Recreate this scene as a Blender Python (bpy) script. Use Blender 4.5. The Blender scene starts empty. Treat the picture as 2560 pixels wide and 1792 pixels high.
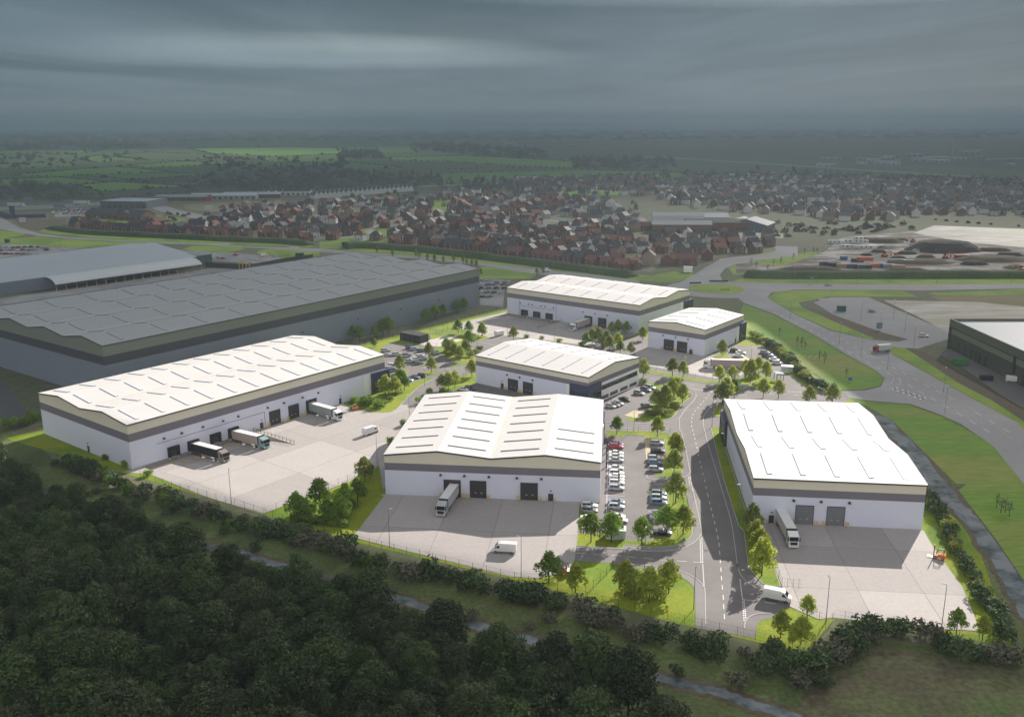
import bpy, bmesh, math, random
from mathutils import Vector, Matrix
from mathutils.geometry import tessellate_polygon
R = math.radians
scene = bpy.context.scene
COL = scene.collection

# ------------------------------------------------------------------ camera
CAM_H = 100.0
PITCH = 0.252565788
FPX = 2271.26          # focal length in photograph pixels (2560 wide)
cam_data = bpy.data.cameras.new("camera")
cam_data.sensor_width = 36.0
cam_data.lens = FPX / 2560 * 36.0
cam_data.clip_start = 1.0
cam_data.clip_end = 120000.0
cam = bpy.data.objects.new("camera", cam_data)
COL.objects.link(cam)
cam.matrix_world = Matrix.Translation((0, 0, CAM_H)) @ Matrix.Rotation(math.pi / 2 - PITCH, 4, 'X') @ Matrix.Rotation(-0.0021, 4, 'Z')
scene.camera = cam

# ------------------------------------------------------------------ sky, sun, exposure
SUN_EL, SUN_AZ = 26.0, 34.0        # degrees; azimuth clockwise from +Y
world = bpy.data.worlds.new("World")
scene.world = world
world.use_nodes = True
wn = world.node_tree
bg = wn.nodes["Background"]
sky = wn.nodes.new("ShaderNodeTexSky")
sky.sky_type = 'NISHITA'
sky.sun_disc = False
sky.sun_elevation = R(SUN_EL)
sky.sun_rotation = R(SUN_AZ)
wn.links.new(sky.outputs[0], bg.inputs[0])
bg.inputs[1].default_value = 0.05
sd = bpy.data.lights.new("sun", 'SUN')
sd.energy = 5.0
sd.angle = R(0.35)
sd.color = (1.0, 0.93, 0.85)
sun = bpy.data.objects.new("sun", sd)
COL.objects.link(sun)
SUN_DIR = Vector((math.sin(R(SUN_AZ)) * math.cos(R(SUN_EL)), math.cos(R(SUN_AZ)) * math.cos(R(SUN_EL)), math.sin(R(SUN_EL))))
sun.rotation_euler = SUN_DIR.to_track_quat('Z', 'Y').to_euler()
sun.location = SUN_DIR * 600
vs = scene.view_settings
vs.view_transform = 'Standard'
vs.look = 'None'
vs.exposure = 1.05
vs.gamma = 1.0
scene.cycles.use_denoising = True
scene.cycles.max_bounces = 8
scene.cycles.diffuse_bounces = 4
scene.cycles.transmission_bounces = 4
scene.cycles.volume_bounces = 3
scene.cycles.transparent_max_bounces = 8
scene.cycles.caustics_reflective = False
scene.cycles.caustics_refractive = False

# ------------------------------------------------------------------ helpers
def U(px, py, z=0.0):
    """survey: the point of the level plane z seen in the photograph at (px, py)"""
    x, y = px - 1280.0, py - 896.0
    r = 0.0021041
    x, y = x * math.cos(r) + y * math.sin(r), -x * math.sin(r) + y * math.cos(r)
    dx, dd, du = x / FPX, 1.0, -y / FPX
    c, s = math.cos(PITCH), math.sin(PITCH)
    Y, Z = dd * c + du * s, -dd * s + du * c
    t = (z - CAM_H) / Z
    return (dx * t, Y * t)
SHEETS = {0: (0, 0, 1), 1: (0, 800, 3.2143), 2: (600, 750, 3.2143), 3: (900, 900, 2.6786), 4: (1200, 660, 3.28), 5: (1400, 950, 3.2143),
          6: (1760, 950, 2.2957), 21: (0, 250, 2.6698), 22: (850, 250, 2.6698), 23: (1700, 250, 2.6698), 24: (0, 450, 3.28),
          25: (700, 500, 3.28), 26: (1860, 560, 3.2143), 27: (0, 1200, 2.296), 28: (1000, 1300, 1.4718), 11: (880, 780, 5.74),
          12: (1480, 1060, 7.653), 13: (1420, 1240, 5.74), 14: (1740, 840, 5.74), 15: (1500, 900, 7.175), 16: (1560, 1380, 4.592),
          17: (380, 960, 5.4667), 18: (2160, 1220, 3.825),
          36: (2160, 640, 4.465), 31: (0, 520, 5.74), 32: (400, 520, 5.74), 33: (800, 480, 5.74), 34: (1200, 480, 5.74), 35: (1560, 480, 5.74)}
def G(k, x, y, z=0.0):
    a, b, s = SHEETS[k]
    return U(a + x / s, b + y / s, z)
def GP(k, *pts):
    return [G(k, *p) for p in pts]

MATS = {}
def mat(name, col, rough=0.85, col2=None, scale=0.5, mix=0.5, metal=0.0, detail=4.0, bump=0.0, bscale=None, transl=0.0, spec=0.3, coat=0.0,
        stretch=None, col3=None, scale3=0.02, obj_var=0.0, grain=None):
    """procedural material: base colour broken up by two noise layers, optional bump and leaf translucency"""
    if name in MATS:
        return MATS[name]
    m = bpy.data.materials.new(name)
    m.use_nodes = True
    nt = m.node_tree
    b = nt.nodes["Principled BSDF"]
    b.inputs["Roughness"].default_value = rough
    b.inputs["Metallic"].default_value = metal
    b.inputs["Specular IOR Level"].default_value = spec
    b.inputs["Coat Weight"].default_value = coat
    geo = nt.nodes.new("ShaderNodeNewGeometry")
    vec = geo.outputs["Position"]
    if stretch:
        mp = nt.nodes.new("ShaderNodeMapping")
        mp.inputs["Rotation"].default_value = (0, 0, stretch[0])
        mp.inputs["Scale"].default_value = (stretch[1], stretch[2], 1)
        nt.links.new(vec, mp.inputs["Vector"])
        vec = mp.outputs[0]
    def noise(sc, det):
        n = nt.nodes.new("ShaderNodeTexNoise")
        n.inputs["Scale"].default_value = sc
        n.inputs["Detail"].default_value = det
        n.inputs["Roughness"].default_value = 0.65
        nt.links.new(vec, n.inputs["Vector"])
        return n.outputs["Fac"]
    def ramp(f, lo, hi):
        r = nt.nodes.new("ShaderNodeMapRange")
        r.inputs["From Min"].default_value = lo
        r.inputs["From Max"].default_value = hi
        nt.links.new(f, r.inputs["Value"])
        return r.outputs[0]
    def mixc(f, a, c):
        x = nt.nodes.new("ShaderNodeMix")
        x.data_type = 'RGBA'
        nt.links.new(f, x.inputs[0])
        for s, v in ((6, a), (7, c)):
            if isinstance(v, tuple):
                x.inputs[s].default_value = (*v, 1)
            else:
                nt.links.new(v, x.inputs[s])
        return x.outputs[2]
    out = tuple(col)
    if col2:
        out = mixc(ramp(noise(scale, detail), 0.5 - mix * 0.5, 0.5 + mix * 0.5), out, tuple(col2))
    if col3:
        out = mixc(ramp(noise(scale3, 3), 0.45, 0.62), out, tuple(col3))
    if obj_var:
        oi = nt.nodes.new("ShaderNodeObjectInfo")
        hs = nt.nodes.new("ShaderNodeHueSaturation")
        mr = nt.nodes.new("ShaderNodeMapRange")
        mr.inputs["To Min"].default_value = 1 - obj_var
        mr.inputs["To Max"].default_value = 1 + obj_var
        nt.links.new(oi.outputs["Random"], mr.inputs["Value"])
        nt.links.new(mr.outputs[0], hs.inputs["Value"])
        if isinstance(out, tuple):
            hs.inputs["Color"].default_value = (*out, 1)
        else:
            nt.links.new(out, hs.inputs["Color"])
        out = hs.outputs[0]
    if grain:
        g_ = mixc(ramp(noise(grain[0], 5), 0.3, 0.7), (1 - grain[1],) * 3, (1 + grain[1],) * 3)
        mu = nt.nodes.new("ShaderNodeMix"); mu.data_type = 'RGBA'; mu.blend_type = 'MULTIPLY'; mu.inputs[0].default_value = 1.0
        if isinstance(out, tuple): mu.inputs[6].default_value = (*out, 1)
        else: nt.links.new(out, mu.inputs[6])
        nt.links.new(g_, mu.inputs[7])
        out = mu.outputs[2]
    if isinstance(out, tuple):
        b.inputs["Base Color"].default_value = (*out, 1)
    else:
        nt.links.new(out, b.inputs["Base Color"])
    if bump:
        bn = nt.nodes.new("ShaderNodeBump")
        bn.inputs["Strength"].default_value = bump
        bn.inputs["Distance"].default_value = 0.1
        nt.links.new(noise(bscale or scale * 4, 3), bn.inputs["Height"])
        nt.links.new(bn.outputs[0], b.inputs["Normal"])
    if transl:
        t = nt.nodes.new("ShaderNodeBsdfTranslucent")
        ms = nt.nodes.new("ShaderNodeMixShader")
        ms.inputs[0].default_value = transl
        if isinstance(out, tuple):
            t.inputs[0].default_value = (*out, 1)
        else:
            nt.links.new(out, t.inputs[0])
        nt.links.new(b.outputs[0], ms.inputs[1])
        nt.links.new(t.outputs[0], ms.inputs[2])
        nt.links.new(ms.outputs[0], nt.nodes["Material Output"].inputs[0])
    MATS[name] = m
    return m

class MB:
    """collects faces, then links them as one mesh object"""
    def __init__(s):
        s.v, s.f, s.mi, s.ms = [], [], [], []
    def m(s, material):
        if material not in s.ms:
            s.ms.append(material)
        return s.ms.index(material)
    def face(s, pts, material):
        n = len(s.v)
        s.v += [tuple(p) for p in pts]
        s.f.append(tuple(range(n, n + len(pts))))
        s.mi.append(s.m(material))
    def box(s, x0, x1, y0, y1, z0, z1, material, top=None, M=None):
        p = [(x0, y0, z0), (x1, y0, z0), (x1, y1, z0), (x0, y1, z0), (x0, y0, z1), (x1, y0, z1), (x1, y1, z1), (x0, y1, z1)]
        if M is not None:
            p = [tuple(M @ Vector(q)) for q in p]
        s.hexa(p, material, top)
    def hexa(s, p, material, top=None):
        n = len(s.v)
        s.v += [tuple(q) for q in p]
        for i, q in enumerate(((3, 2, 1, 0), (4, 5, 6, 7), (0, 1, 5, 4), (1, 2, 6, 5), (2, 3, 7, 6), (3, 0, 4, 7))):
            s.f.append(tuple(n + k for k in q))
            s.mi.append(s.m(top if (top and i == 1) else material))
    def prism(s, poly, z0, z1, material, top=None):
        """upright prism over a counter-clockwise outline"""
        n = len(poly)
        for i in range(n):
            a, b = poly[i], poly[(i + 1) % n]
            s.face([(a[0], a[1], z0), (b[0], b[1], z0), (b[0], b[1], z1), (a[0], a[1], z1)], material)
        s.face([(a[0], a[1], z1) for a in poly], top or material)
        s.face([(a[0], a[1], z0) for a in reversed(poly)], material)
    def profile(s, prof, y0, y1, material, inset=0.0):
        """outline in x-z (side view) pushed through y, sides optionally pinched"""
        n = len(prof)
        for i in range(n):
            a, b = prof[i], prof[(i + 1) % n]
            s.face([(a[0], y0, a[1]), (b[0], y0, b[1]), (b[0], y1, b[1]), (a[0], y1, a[1])], material)
        s.face([(a[0], y1, a[1]) for a in prof], material)
        s.face([(a[0], y0, a[1]) for a in reversed(prof)], material)
    def tube(s, a, b, r0, r1, material, n=6, cap=True):
        a, b = Vector(a), Vector(b)
        q = (b - a).to_track_quat('Z', 'Y')
        ra = [a + q @ Vector((r0 * math.cos(t), r0 * math.sin(t), 0)) for t in [2 * math.pi * k / n for k in range(n)]]
        rb = [b + q @ Vector((r1 * math.cos(t), r1 * math.sin(t), 0)) for t in [2 * math.pi * k / n for k in range(n)]]
        for k in range(n):
            j = (k + 1) % n
            s.face([ra[k], ra[j], rb[j], rb[k]], material)
        if cap:
            s.face(list(reversed(ra)), material)
            s.face(rb, material)
    def mesh(s, name):
        me = bpy.data.meshes.new(name)
        me.from_pydata(s.v, [], s.f)
        for m_ in s.ms:
            me.materials.append(m_)
        me.polygons.foreach_set("material_index", s.mi)
        me.update()
        return me
    def build(s, name, parent=None, loc=(0, 0, 0), rz=0.0, smooth=False, fix=False):
        me = s.mesh(name)
        if fix:
            bm = bmesh.new(); bm.from_mesh(me)
            bmesh.ops.remove_doubles(bm, verts=bm.verts, dist=1e-4)
            bmesh.ops.recalc_face_normals(bm, faces=bm.faces)
            bm.to_mesh(me); bm.free()
        if smooth:
            me.polygons.foreach_set("use_smooth", [True] * len(me.polygons))
        o = bpy.data.objects.new(name, me)
        COL.objects.link(o)
        o.parent = parent
        o.location = loc
        o.rotation_euler = (0, 0, rz)
        return o

def tag(o, label=None, cat=None, group=None, kind=None):
    if label: o["label"] = label
    if cat: o["category"] = cat
    if group: o["group"] = group
    if kind: o["kind"] = kind
    return o
def thing(name, label, cat, loc=(0, 0, 0), rz=0.0, group=None):
    o = bpy.data.objects.new(name, None)
    o.empty_display_size = 0.5
    COL.objects.link(o)
    o.location = loc if len(loc) == 3 else (loc[0], loc[1], 0)
    o.rotation_euler = (0, 0, rz)
    return tag(o, label, cat, group)
KIDS = {}
def kids(o):
    return [c for c in o.children]
def copy_tree(o, parent=None):
    c = o.copy()
    COL.objects.link(c)
    c.parent = parent
    for ch in kids(o):
        copy_tree(ch, c)
    return c
def place(proto, loc, rz=0.0, label=None, group=None, sc=None, cat=None):
    """put a copy of a finished thing (first call uses the thing itself)"""
    if proto.get("_free", 1):
        o = proto
        proto["_free"] = 0
    else:
        o = copy_tree(proto)
    o.location = loc if len(loc) == 3 else (loc[0], loc[1], 0)
    o.rotation_euler = (0, 0, rz)
    if sc is not None:
        o.scale = (sc, sc, sc) if not isinstance(sc, tuple) else sc
    return tag(o, label, cat, group)
def sheet(name, poly, z, material, holes=(), kind='structure'):
    """flat ground sheet from an outline (with holes)"""
    loops = [[Vector((p[0], p[1], 0)) for p in poly]] + [[Vector((p[0], p[1], 0)) for p in h] for h in holes]
    flat = [p for l in loops for p in l]
    tris = tessellate_polygon(loops)
    me = bpy.data.meshes.new(name)
    fs = []
    for t in tris:
        a, b, c = (flat[i] for i in t)
        if abs((b - a).cross(c - a).z) < 1e-7:
            continue
        fs.append(tuple(t) if (b - a).cross(c - a).z > 0 else tuple(reversed(t)))
    me.from_pydata([(p.x, p.y, z) for p in flat], [], fs)
    me.materials.append(material)
    o = bpy.data.objects.new(name, me)
    COL.objects.link(o)
    return tag(o, kind=kind)
def smooth_line(pts, n=6):
    """Catmull-Rom through the points"""
    if len(pts) < 3:
        return list(pts)
    out = []
    P = [pts[0]] + list(pts) + [pts[-1]]
    for i in range(1, len(P) - 2):
        for k in range(n):
            t = k / n
            out.append(tuple(0.5 * ((2 * P[i][d]) + (-P[i - 1][d] + P[i + 1][d]) * t + (2 * P[i - 1][d] - 5 * P[i][d] + 4 * P[i + 1][d] - P[i + 2][d]) * t * t
                       + (-P[i - 1][d] + 3 * P[i][d] - 3 * P[i + 1][d] + P[i + 2][d]) * t ** 3) for d in (0, 1)))
    out.append(tuple(pts[-1][:2]))
    return out
def ribbon(name, pts, w, z, material, kind='structure', h=0.0, off=0.0):
    """strip of width w along a line; h > 0 gives it height (a kerb)"""
    mb = MB()
    L, Rr = [], []
    n = len(pts)
    for i in range(n):
        a, b = pts[max(0, i - 1)], pts[min(n - 1, i + 1)]
        d = Vector((b[0] - a[0], b[1] - a[1], 0))
        if d.length < 1e-6: d = Vector((1, 0, 0))
        d.normalize()
        nx, ny = -d.y, d.x
        L.append((pts[i][0] + nx * (off + w / 2), pts[i][1] + ny * (off + w / 2)))
        Rr.append((pts[i][0] + nx * (off - w / 2), pts[i][1] + ny * (off - w / 2)))
    for i in range(n - 1):
        mb.face([(*Rr[i], z + h), (*Rr[i + 1], z + h), (*L[i + 1], z + h), (*L[i], z + h)], material)
        if h:
            mb.face([(*L[i], z + h), (*L[i + 1], z + h), (*L[i + 1], z), (*L[i], z)], material)
            mb.face([(*Rr[i + 1], z + h), (*Rr[i], z + h), (*Rr[i], z), (*Rr[i + 1], z)], material)
    return tag(mb.build(name), kind=kind)
def along(pts, step, start=0.0):
    """points every step metres along a line, with headings"""
    out, acc = [], start
    pos = 0.0
    for i in range(len(pts) - 1):
        a, b = Vector((*pts[i][:2], 0)), Vector((*pts[i + 1][:2], 0))
        l = (b - a).length
        if l < 1e-6: continue
        d = (b - a) / l
        while acc <= pos + l:
            p = a + d * (acc - pos)
            out.append((p.x, p.y, math.atan2(d.y, d.x)))
            acc += step
        pos += l
    return out
def in_poly(x, y, poly):
    c = False
    n = len(poly)
    for i in range(n):
        a, b = poly[i], poly[i - 1]
        if (a[1] > y) != (b[1] > y) and x < (b[0] - a[0]) * (y - a[1]) / (b[1] - a[1]) + a[0]:
            c = not c
    return c
ORD = "first second third fourth fifth sixth seventh eighth ninth tenth eleventh twelfth thirteenth fourteenth fifteenth sixteenth seventeenth eighteenth nineteenth twentieth".split()
TENS = {2: ("twenty", "twentieth"), 3: ("thirty", "thirtieth"), 4: ("forty", "fortieth"), 5: ("fifty", "fiftieth"), 6: ("sixty", "sixtieth"), 7: ("seventy", "seventieth"), 8: ("eighty", "eightieth"), 9: ("ninety", "ninetieth")}
def nth(i):
    """0 -> first, 20 -> twenty-first"""
    if i >= 99:
        return "hundredth" if i == 99 else "hundred-and-" + nth(i - 100)
    if i < 20:
        return ORD[i]
    t, u = divmod(i + 1, 10)
    return TENS[t][1] if u == 0 else TENS[t][0] + "-" + ORD[u - 1]
# ------------------------------------------------------------------ seen sky clouds, plus an added overhead deck and gap shaping the park's sunlight
SITE = GP(0, (50, 1062), (110, 1052), (92, 985), (735, 828), (790, 832), (915, 862), (1268, 775), (1262, 715), (1320, 700), (1400, 678), (1730, 722),
          (1740, 765), (1860, 775), (1875, 815), (2140, 1015), (2200, 1090), (2325, 1235), (2520, 1610), (2085, 1545), (2010, 1628), (1660, 1545),
          (1280, 1440), (880, 1345), (620, 1265), (400, 1200))
# outline of the sunlit patch, which the added gap is cut to
LIT = ([(-183.0, 256.0), (-96.5, 375.5)] + GP(0, (915, 862), (1245, 780)) + [(-8.0, 489.0), (25.0, 538.0), (98.0, 483.0)]
       + GP(0, (1880, 812), (2140, 1012)) + [(108.5, 292.0), (106.0, 215.0)] + GP(0, (2515, 1606), (2090, 1543), (2015, 1622), (1660, 1535), (1280, 1432), (880, 1338), (620, 1258), (400, 1192)) + [(-131.0, 229.0)])
def build_clouds():
    ca, cb = 42.0, 300.0
    K = 300
    rad = []
    for k in range(K):
        t = 2 * math.pi * k / K
        d = (math.cos(t), math.sin(t))
        best = 0
        for i in range(len(LIT)):
            a, b = LIT[i - 1], LIT[i]
            ax, ay, bx, by = a[0] - ca, a[1] - cb, b[0] - ca, b[1] - cb
            ex, ey = bx - ax, by - ay
            den = d[0] * ey - d[1] * ex
            if abs(den) < 1e-9: continue
            s = (ax * ey - ay * ex) / den
            u = (ax * d[1] - ay * d[0]) / den
            if s > 0 and 0 <= u <= 1:
                best = max(best, s)
        rad.append(best)
    z0, th = 345.0, 95.0
    sx, sy = SUN_DIR.x / SUN_DIR.z, SUN_DIR.y / SUN_DIR.z
    rings = [0, 500, 900, 1250]
    while rings[-1] < 30000:
        rings.append(rings[-1] * 1.05)
    NF = len(rings)
    rings += [40000, 52000, 66000]
    from mathutils import noise as mnoise
    def lump(x, y):
        """billows hanging from the cloud base"""
        a = mnoise.fractal(Vector((x / 1500, y / 4200, 3.1)), 0.9, 2.0, 4)
        b_ = mnoise.noise(Vector((x / 4200, y / 9000, 8.7)))
        return max(-1.0, min(1.0, a * 0.75 + b_ * 0.55))
    def ring(j, z, top):
        out = []
        for k in range(K):
            t = 2 * math.pi * k / K
            r = rad[k] + 2 if j == 0 else max(rings[j], rad[k] + 2 + 100 * min(j, 4))
            zz = z
            if j >= NF:
                zz = z - (rings[j] - 31000) / 35000 * 480
            ox, oy = (sx * zz, sy * zz) if j < 3 else (sx * z0, sy * z0)
            x, y = ca + ox + r * math.cos(t), cb + oy + r * math.sin(t)
            if not top and 3 < j < NF:
                zz += (12 - 20 * lump(x, y)) * min(1, (j - 3) / 12)
            out.append((x, y, zz))
        return out
    m = bpy.data.materials.new("cloud")
    m.use_nodes = True
    nt = m.node_tree
    nt.nodes.clear()
    out = nt.nodes.new("ShaderNodeOutputMaterial")
    geo = nt.nodes.new("ShaderNodeNewGeometry")
    def noise(sc, det, sx_, sy_):
        mp = nt.nodes.new("ShaderNodeMapping")
        mp.inputs["Scale"].default_value = (sx_, sy_, 1)
        mp.inputs["Rotation"].default_value = (0, 0, 0.12)
        nt.links.new(geo.outputs["Position"], mp.inputs["Vector"])
        n = nt.nodes.new("ShaderNodeTexNoise")
        n.inputs["Scale"].default_value = sc
        n.inputs["Detail"].default_value = det
        n.inputs["Roughness"].default_value = 0.6
        n.inputs["Distortion"].default_value = 0.6
        nt.links.new(mp.outputs[0], n.inputs["Vector"])
        return n.outputs["Fac"]
    a = noise(0.0012, 7, 1, .24)
    b = noise(0.0003, 4, 1, .35)
    add = nt.nodes.new("ShaderNodeMath"); add.operation = 'MULTIPLY_ADD'
    nt.links.new(b, add.inputs[0]); add.inputs[1].default_value = 0.9
    nt.links.new(a, add.inputs[2])
    ramp = nt.nodes.new("ShaderNodeValToRGB")
    e = ramp.color_ramp.elements
    e[0].position, e[0].color = 0.60, CLOUD_DARK
    e[1].position, e[1].color = 1.20, CLOUD_LIGHT
    mr = nt.nodes.new("ShaderNodeMapRange")
    mr.inputs["From Min"].default_value = 0.74; mr.inputs["From Max"].default_value = 1.16
    # hanging billows are thicker and darker
    spz = nt.nodes.new("ShaderNodeSeparateXYZ")
    nt.links.new(geo.outputs["Position"], spz.inputs[0])
    zf = nt.nodes.new("ShaderNodeMapRange"); zf.clamp = False
    zf.inputs["From Min"].default_value = 337; zf.inputs["From Max"].default_value = 378
    zf.inputs["To Min"].default_value = -0.20; zf.inputs["To Max"].default_value = 0.22
    nt.links.new(spz.outputs["Z"], zf.inputs["Value"])
    ad2 = nt.nodes.new("ShaderNodeMath"); ad2.operation = 'ADD'
    nt.links.new(add.outputs[0], ad2.inputs[0]); nt.links.new(zf.outputs[0], ad2.inputs[1])
    nt.links.new(ad2.outputs[0], mr.inputs["Value"])
    e[0].position, e[1].position = 0.0, 1.0
    nt.links.new(mr.outputs[0], ramp.inputs[0])
    t = nt.nodes.new("ShaderNodeBsdfTranslucent")
    d = nt.nodes.new("ShaderNodeBsdfDiffuse")
    d.inputs[0].default_value = (0.5, 0.52, 0.55, 1)
    # brighter around the gap, added to lift the shade over the outside buildings
    vl = nt.nodes.new("ShaderNodeVectorMath"); vl.operation = 'DISTANCE'
    vl.inputs[1].default_value = (ca + sx * z0, cb + sy * z0, z0)
    nt.links.new(geo.outputs["Position"], vl.inputs[0])
    fr = nt.nodes.new("ShaderNodeMapRange")
    fr.interpolation_type = 'SMOOTHSTEP'
    fr.inputs["From Min"].default_value = 500; fr.inputs["From Max"].default_value = 1000
    nt.links.new(vl.outputs["Value"], fr.inputs["Value"])
    th_ = nt.nodes.new("ShaderNodeMix"); th_.data_type = 'RGBA'
    nt.links.new(fr.outputs[0], th_.inputs[0])
    th_.inputs[6].default_value = CLOUD_GAP_FILL
    ff = nt.nodes.new("ShaderNodeMapRange")
    ff.inputs["From Min"].default_value = 2500; ff.inputs["From Max"].default_value = 15000
    nt.links.new(vl.outputs["Value"], ff.inputs["Value"])
    fm = nt.nodes.new("ShaderNodeMix"); fm.data_type = 'RGBA'
    nt.links.new(ff.outputs[0], fm.inputs[0])
    nt.links.new(ramp.outputs[0], fm.inputs[6]); fm.inputs[7].default_value = CLOUD_FAR
    nt.links.new(fm.outputs[2], th_.inputs[7])
    # unseen cloud behind the viewpoint, brightened as added fill for facing walls
    sp = nt.nodes.new("ShaderNodeSeparateXYZ")
    nt.links.new(geo.outputs["Position"], sp.inputs[0])
    bk = nt.nodes.new("ShaderNodeMapRange")
    bk.interpolation_type = 'SMOOTHSTEP'
    bk.inputs["From Min"].default_value = 500; bk.inputs["From Max"].default_value = -150
    nt.links.new(sp.outputs["Y"], bk.inputs["Value"])
    bm_ = nt.nodes.new("ShaderNodeMix"); bm_.data_type = 'RGBA'
    nt.links.new(bk.outputs[0], bm_.inputs[0])
    nt.links.new(th_.outputs[2], bm_.inputs[6]); bm_.inputs[7].default_value = CLOUD_BACK_FILL
    nt.links.new(bm_.outputs[2], t.inputs[0])
    mx = nt.nodes.new("ShaderNodeMixShader")
    mx.inputs[0].default_value = 0.82
    nt.links.new(d.outputs[0], mx.inputs[1]); nt.links.new(t.outputs[0], mx.inputs[2])
    tr = nt.nodes.new("ShaderNodeBsdfTransparent")
    m2 = nt.nodes.new("ShaderNodeMixShader")
    fr2 = nt.nodes.new("ShaderNodeValToRGB")
    fd = nt.nodes.new("ShaderNodeMath"); fd.operation = 'DIVIDE'; fd.inputs[1].default_value = 3000
    nt.links.new(vl.outputs["Value"], fd.inputs[0]); nt.links.new(fd.outputs[0], fr2.inputs[0])
    el = fr2.color_ramp.elements
    for pos, val in ((0.14, .36), (0.20, .55), (0.31, .62), (0.42, CLEAR_FAR)):  # clearer ring added so that weak sun reaches the housing estate
        e_ = el.new(pos); e_.color = (val, val, val, 1)
    el.remove(el[0]); el.remove(el[-1])
    # second clear place, added so that sun reaches the fields
    vd = nt.nodes.new("ShaderNodeVectorMath"); vd.operation = 'DISTANCE'
    vd.inputs[1].default_value = (-700, 3800, z0)
    nt.links.new(geo.outputs["Position"], vd.inputs[0])
    vm = nt.nodes.new("ShaderNodeMapRange"); vm.interpolation_type = 'SMOOTHSTEP'
    vm.inputs["From Min"].default_value = 1600; vm.inputs["From Max"].default_value = 300
    vm.inputs["To Max"].default_value = 0.50
    nt.links.new(vd.outputs["Value"], vm.inputs["Value"])
    mxm = nt.nodes.new("ShaderNodeMath"); mxm.operation = 'MAXIMUM'
    nt.links.new(fr2.outputs[0], mxm.inputs[0]); nt.links.new(vm.outputs[0], mxm.inputs[1])
    nt.links.new(mxm.outputs[0], m2.inputs[0])
    nt.links.new(mx.outputs[0], m2.inputs[1]); nt.links.new(tr.outputs[0], m2.inputs[2])
    nt.links.new(m2.outputs[0], out.inputs[0])
    mb = MB()
    J = len(rings)
    bot = [ring(j, z0, False) for j in range(J)]
    top = [ring(j, z0 + th, True) for j in range(J)]
    top[-1] = bot[-1]
    for k in range(K):
        q = (k + 1) % K
        mb.face([bot[0][k], bot[0][q], top[0][q], top[0][k]], m)
        for j in range(J - 1):
            mb.face([bot[j][k], bot[j + 1][k], bot[j + 1][q], bot[j][q]], m)
            if top[j + 1] is bot[j + 1]:
                mb.face([top[j][k], top[j][q], top[j + 1][q], top[j + 1][k]], m)
            else:
                mb.face([top[j][k], top[j][q], top[j + 1][q], top[j + 1][k]], m)
    o = mb.build("sky_clouds_added_shade", fix=True)
    return tag(o, kind='structure')
CLEAR_FAR = 0.17
CLOUD_BACK_FILL = (0.86, 0.86, 0.87, 1)
CLOUD_GAP_FILL = (0.53, 0.52, 0.52, 1)
CLOUD_DARK, CLOUD_LIGHT = (0.0, 0.055, 0.10, 1), (0.21, 0.285, 0.345, 1)
CLOUD_FAR = (0.32, 0.38, 0.425, 1)
build_clouds()

# ------------------------------------------------------------------ air
def build_haze():
    m = bpy.data.materials.new("haze")
    m.use_nodes = True
    nt = m.node_tree
    nt.nodes.clear()
    out = nt.nodes.new("ShaderNodeOutputMaterial")
    v = nt.nodes.new("ShaderNodeVolumePrincipled")
    v.inputs["Color"].default_value = (0.74, 0.89, 0.98, 1)
    v.inputs["Density"].default_value = HAZE
    v.inputs["Anisotropy"].default_value = 0.0
    nt.links.new(v.outputs[0], out.inputs["Volume"])
    mb = MB()
    mb.box(-26000, 26000, -700, 27000, -8, 290, m)
    o = mb.build("haze", fix=True)
    return tag(o, kind='stuff')
HAZE = 1.3e-4
build_haze()
# ------------------------------------------------------------------ building frames (near corner, long directions, sizes) from the survey
BL = {
 'L': ((-113.89, 255.28), (-0.7919, 0.6107), (0.6107, 0.7919), 54.09, 105.99, 14.07),
 'E': ((23.84, 229.72), (-0.9942, 0.1074), (0.1074, 0.9942), 59.53, 57.52, 11.78),
 'R': ((61.92, 217.36), (0.1146, 0.9934), (0.9934, -0.1146), 69.1, 42.27, 12.23),
 'S': ((85.04, 390.43), (-0.7861, 0.6181), (0.6181, 0.7861), 28.34, 40.35, 12.09),
 'D': ((62.39, 435.63), (-0.7908, 0.6121), (0.6121, 0.7908), 82.12, 53.19, 14.19),
 'M': ((27.6, 316.07), (-0.7911, 0.6117), (0.6117, 0.7911), 53.01, 36.45, 11.31),
 'N': ((-151.3, 326.1), (-0.788, 0.6157), (0.5893, 0.8079), 110.0, 224.8, 21.0),
}
def bw(n, u, v):
    N, a, b = BL[n][:3]
    return (N[0] + a[0] * u + b[0] * v, N[1] + a[1] * u + b[1] * v)
# sunken dock aprons in front of L and D (rectangles cut out of the ground)
DOCK_L = [bw('L', -0.02, 3), bw('L', -20, 3), bw('L', -20, 43.5), bw('L', -0.02, 43.5)]
DOCK_D = [bw('D', 81.9, -0.02), bw('D', 46, -0.02), bw('D', 46, -22), bw('D', 81.9, -22)]
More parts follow.
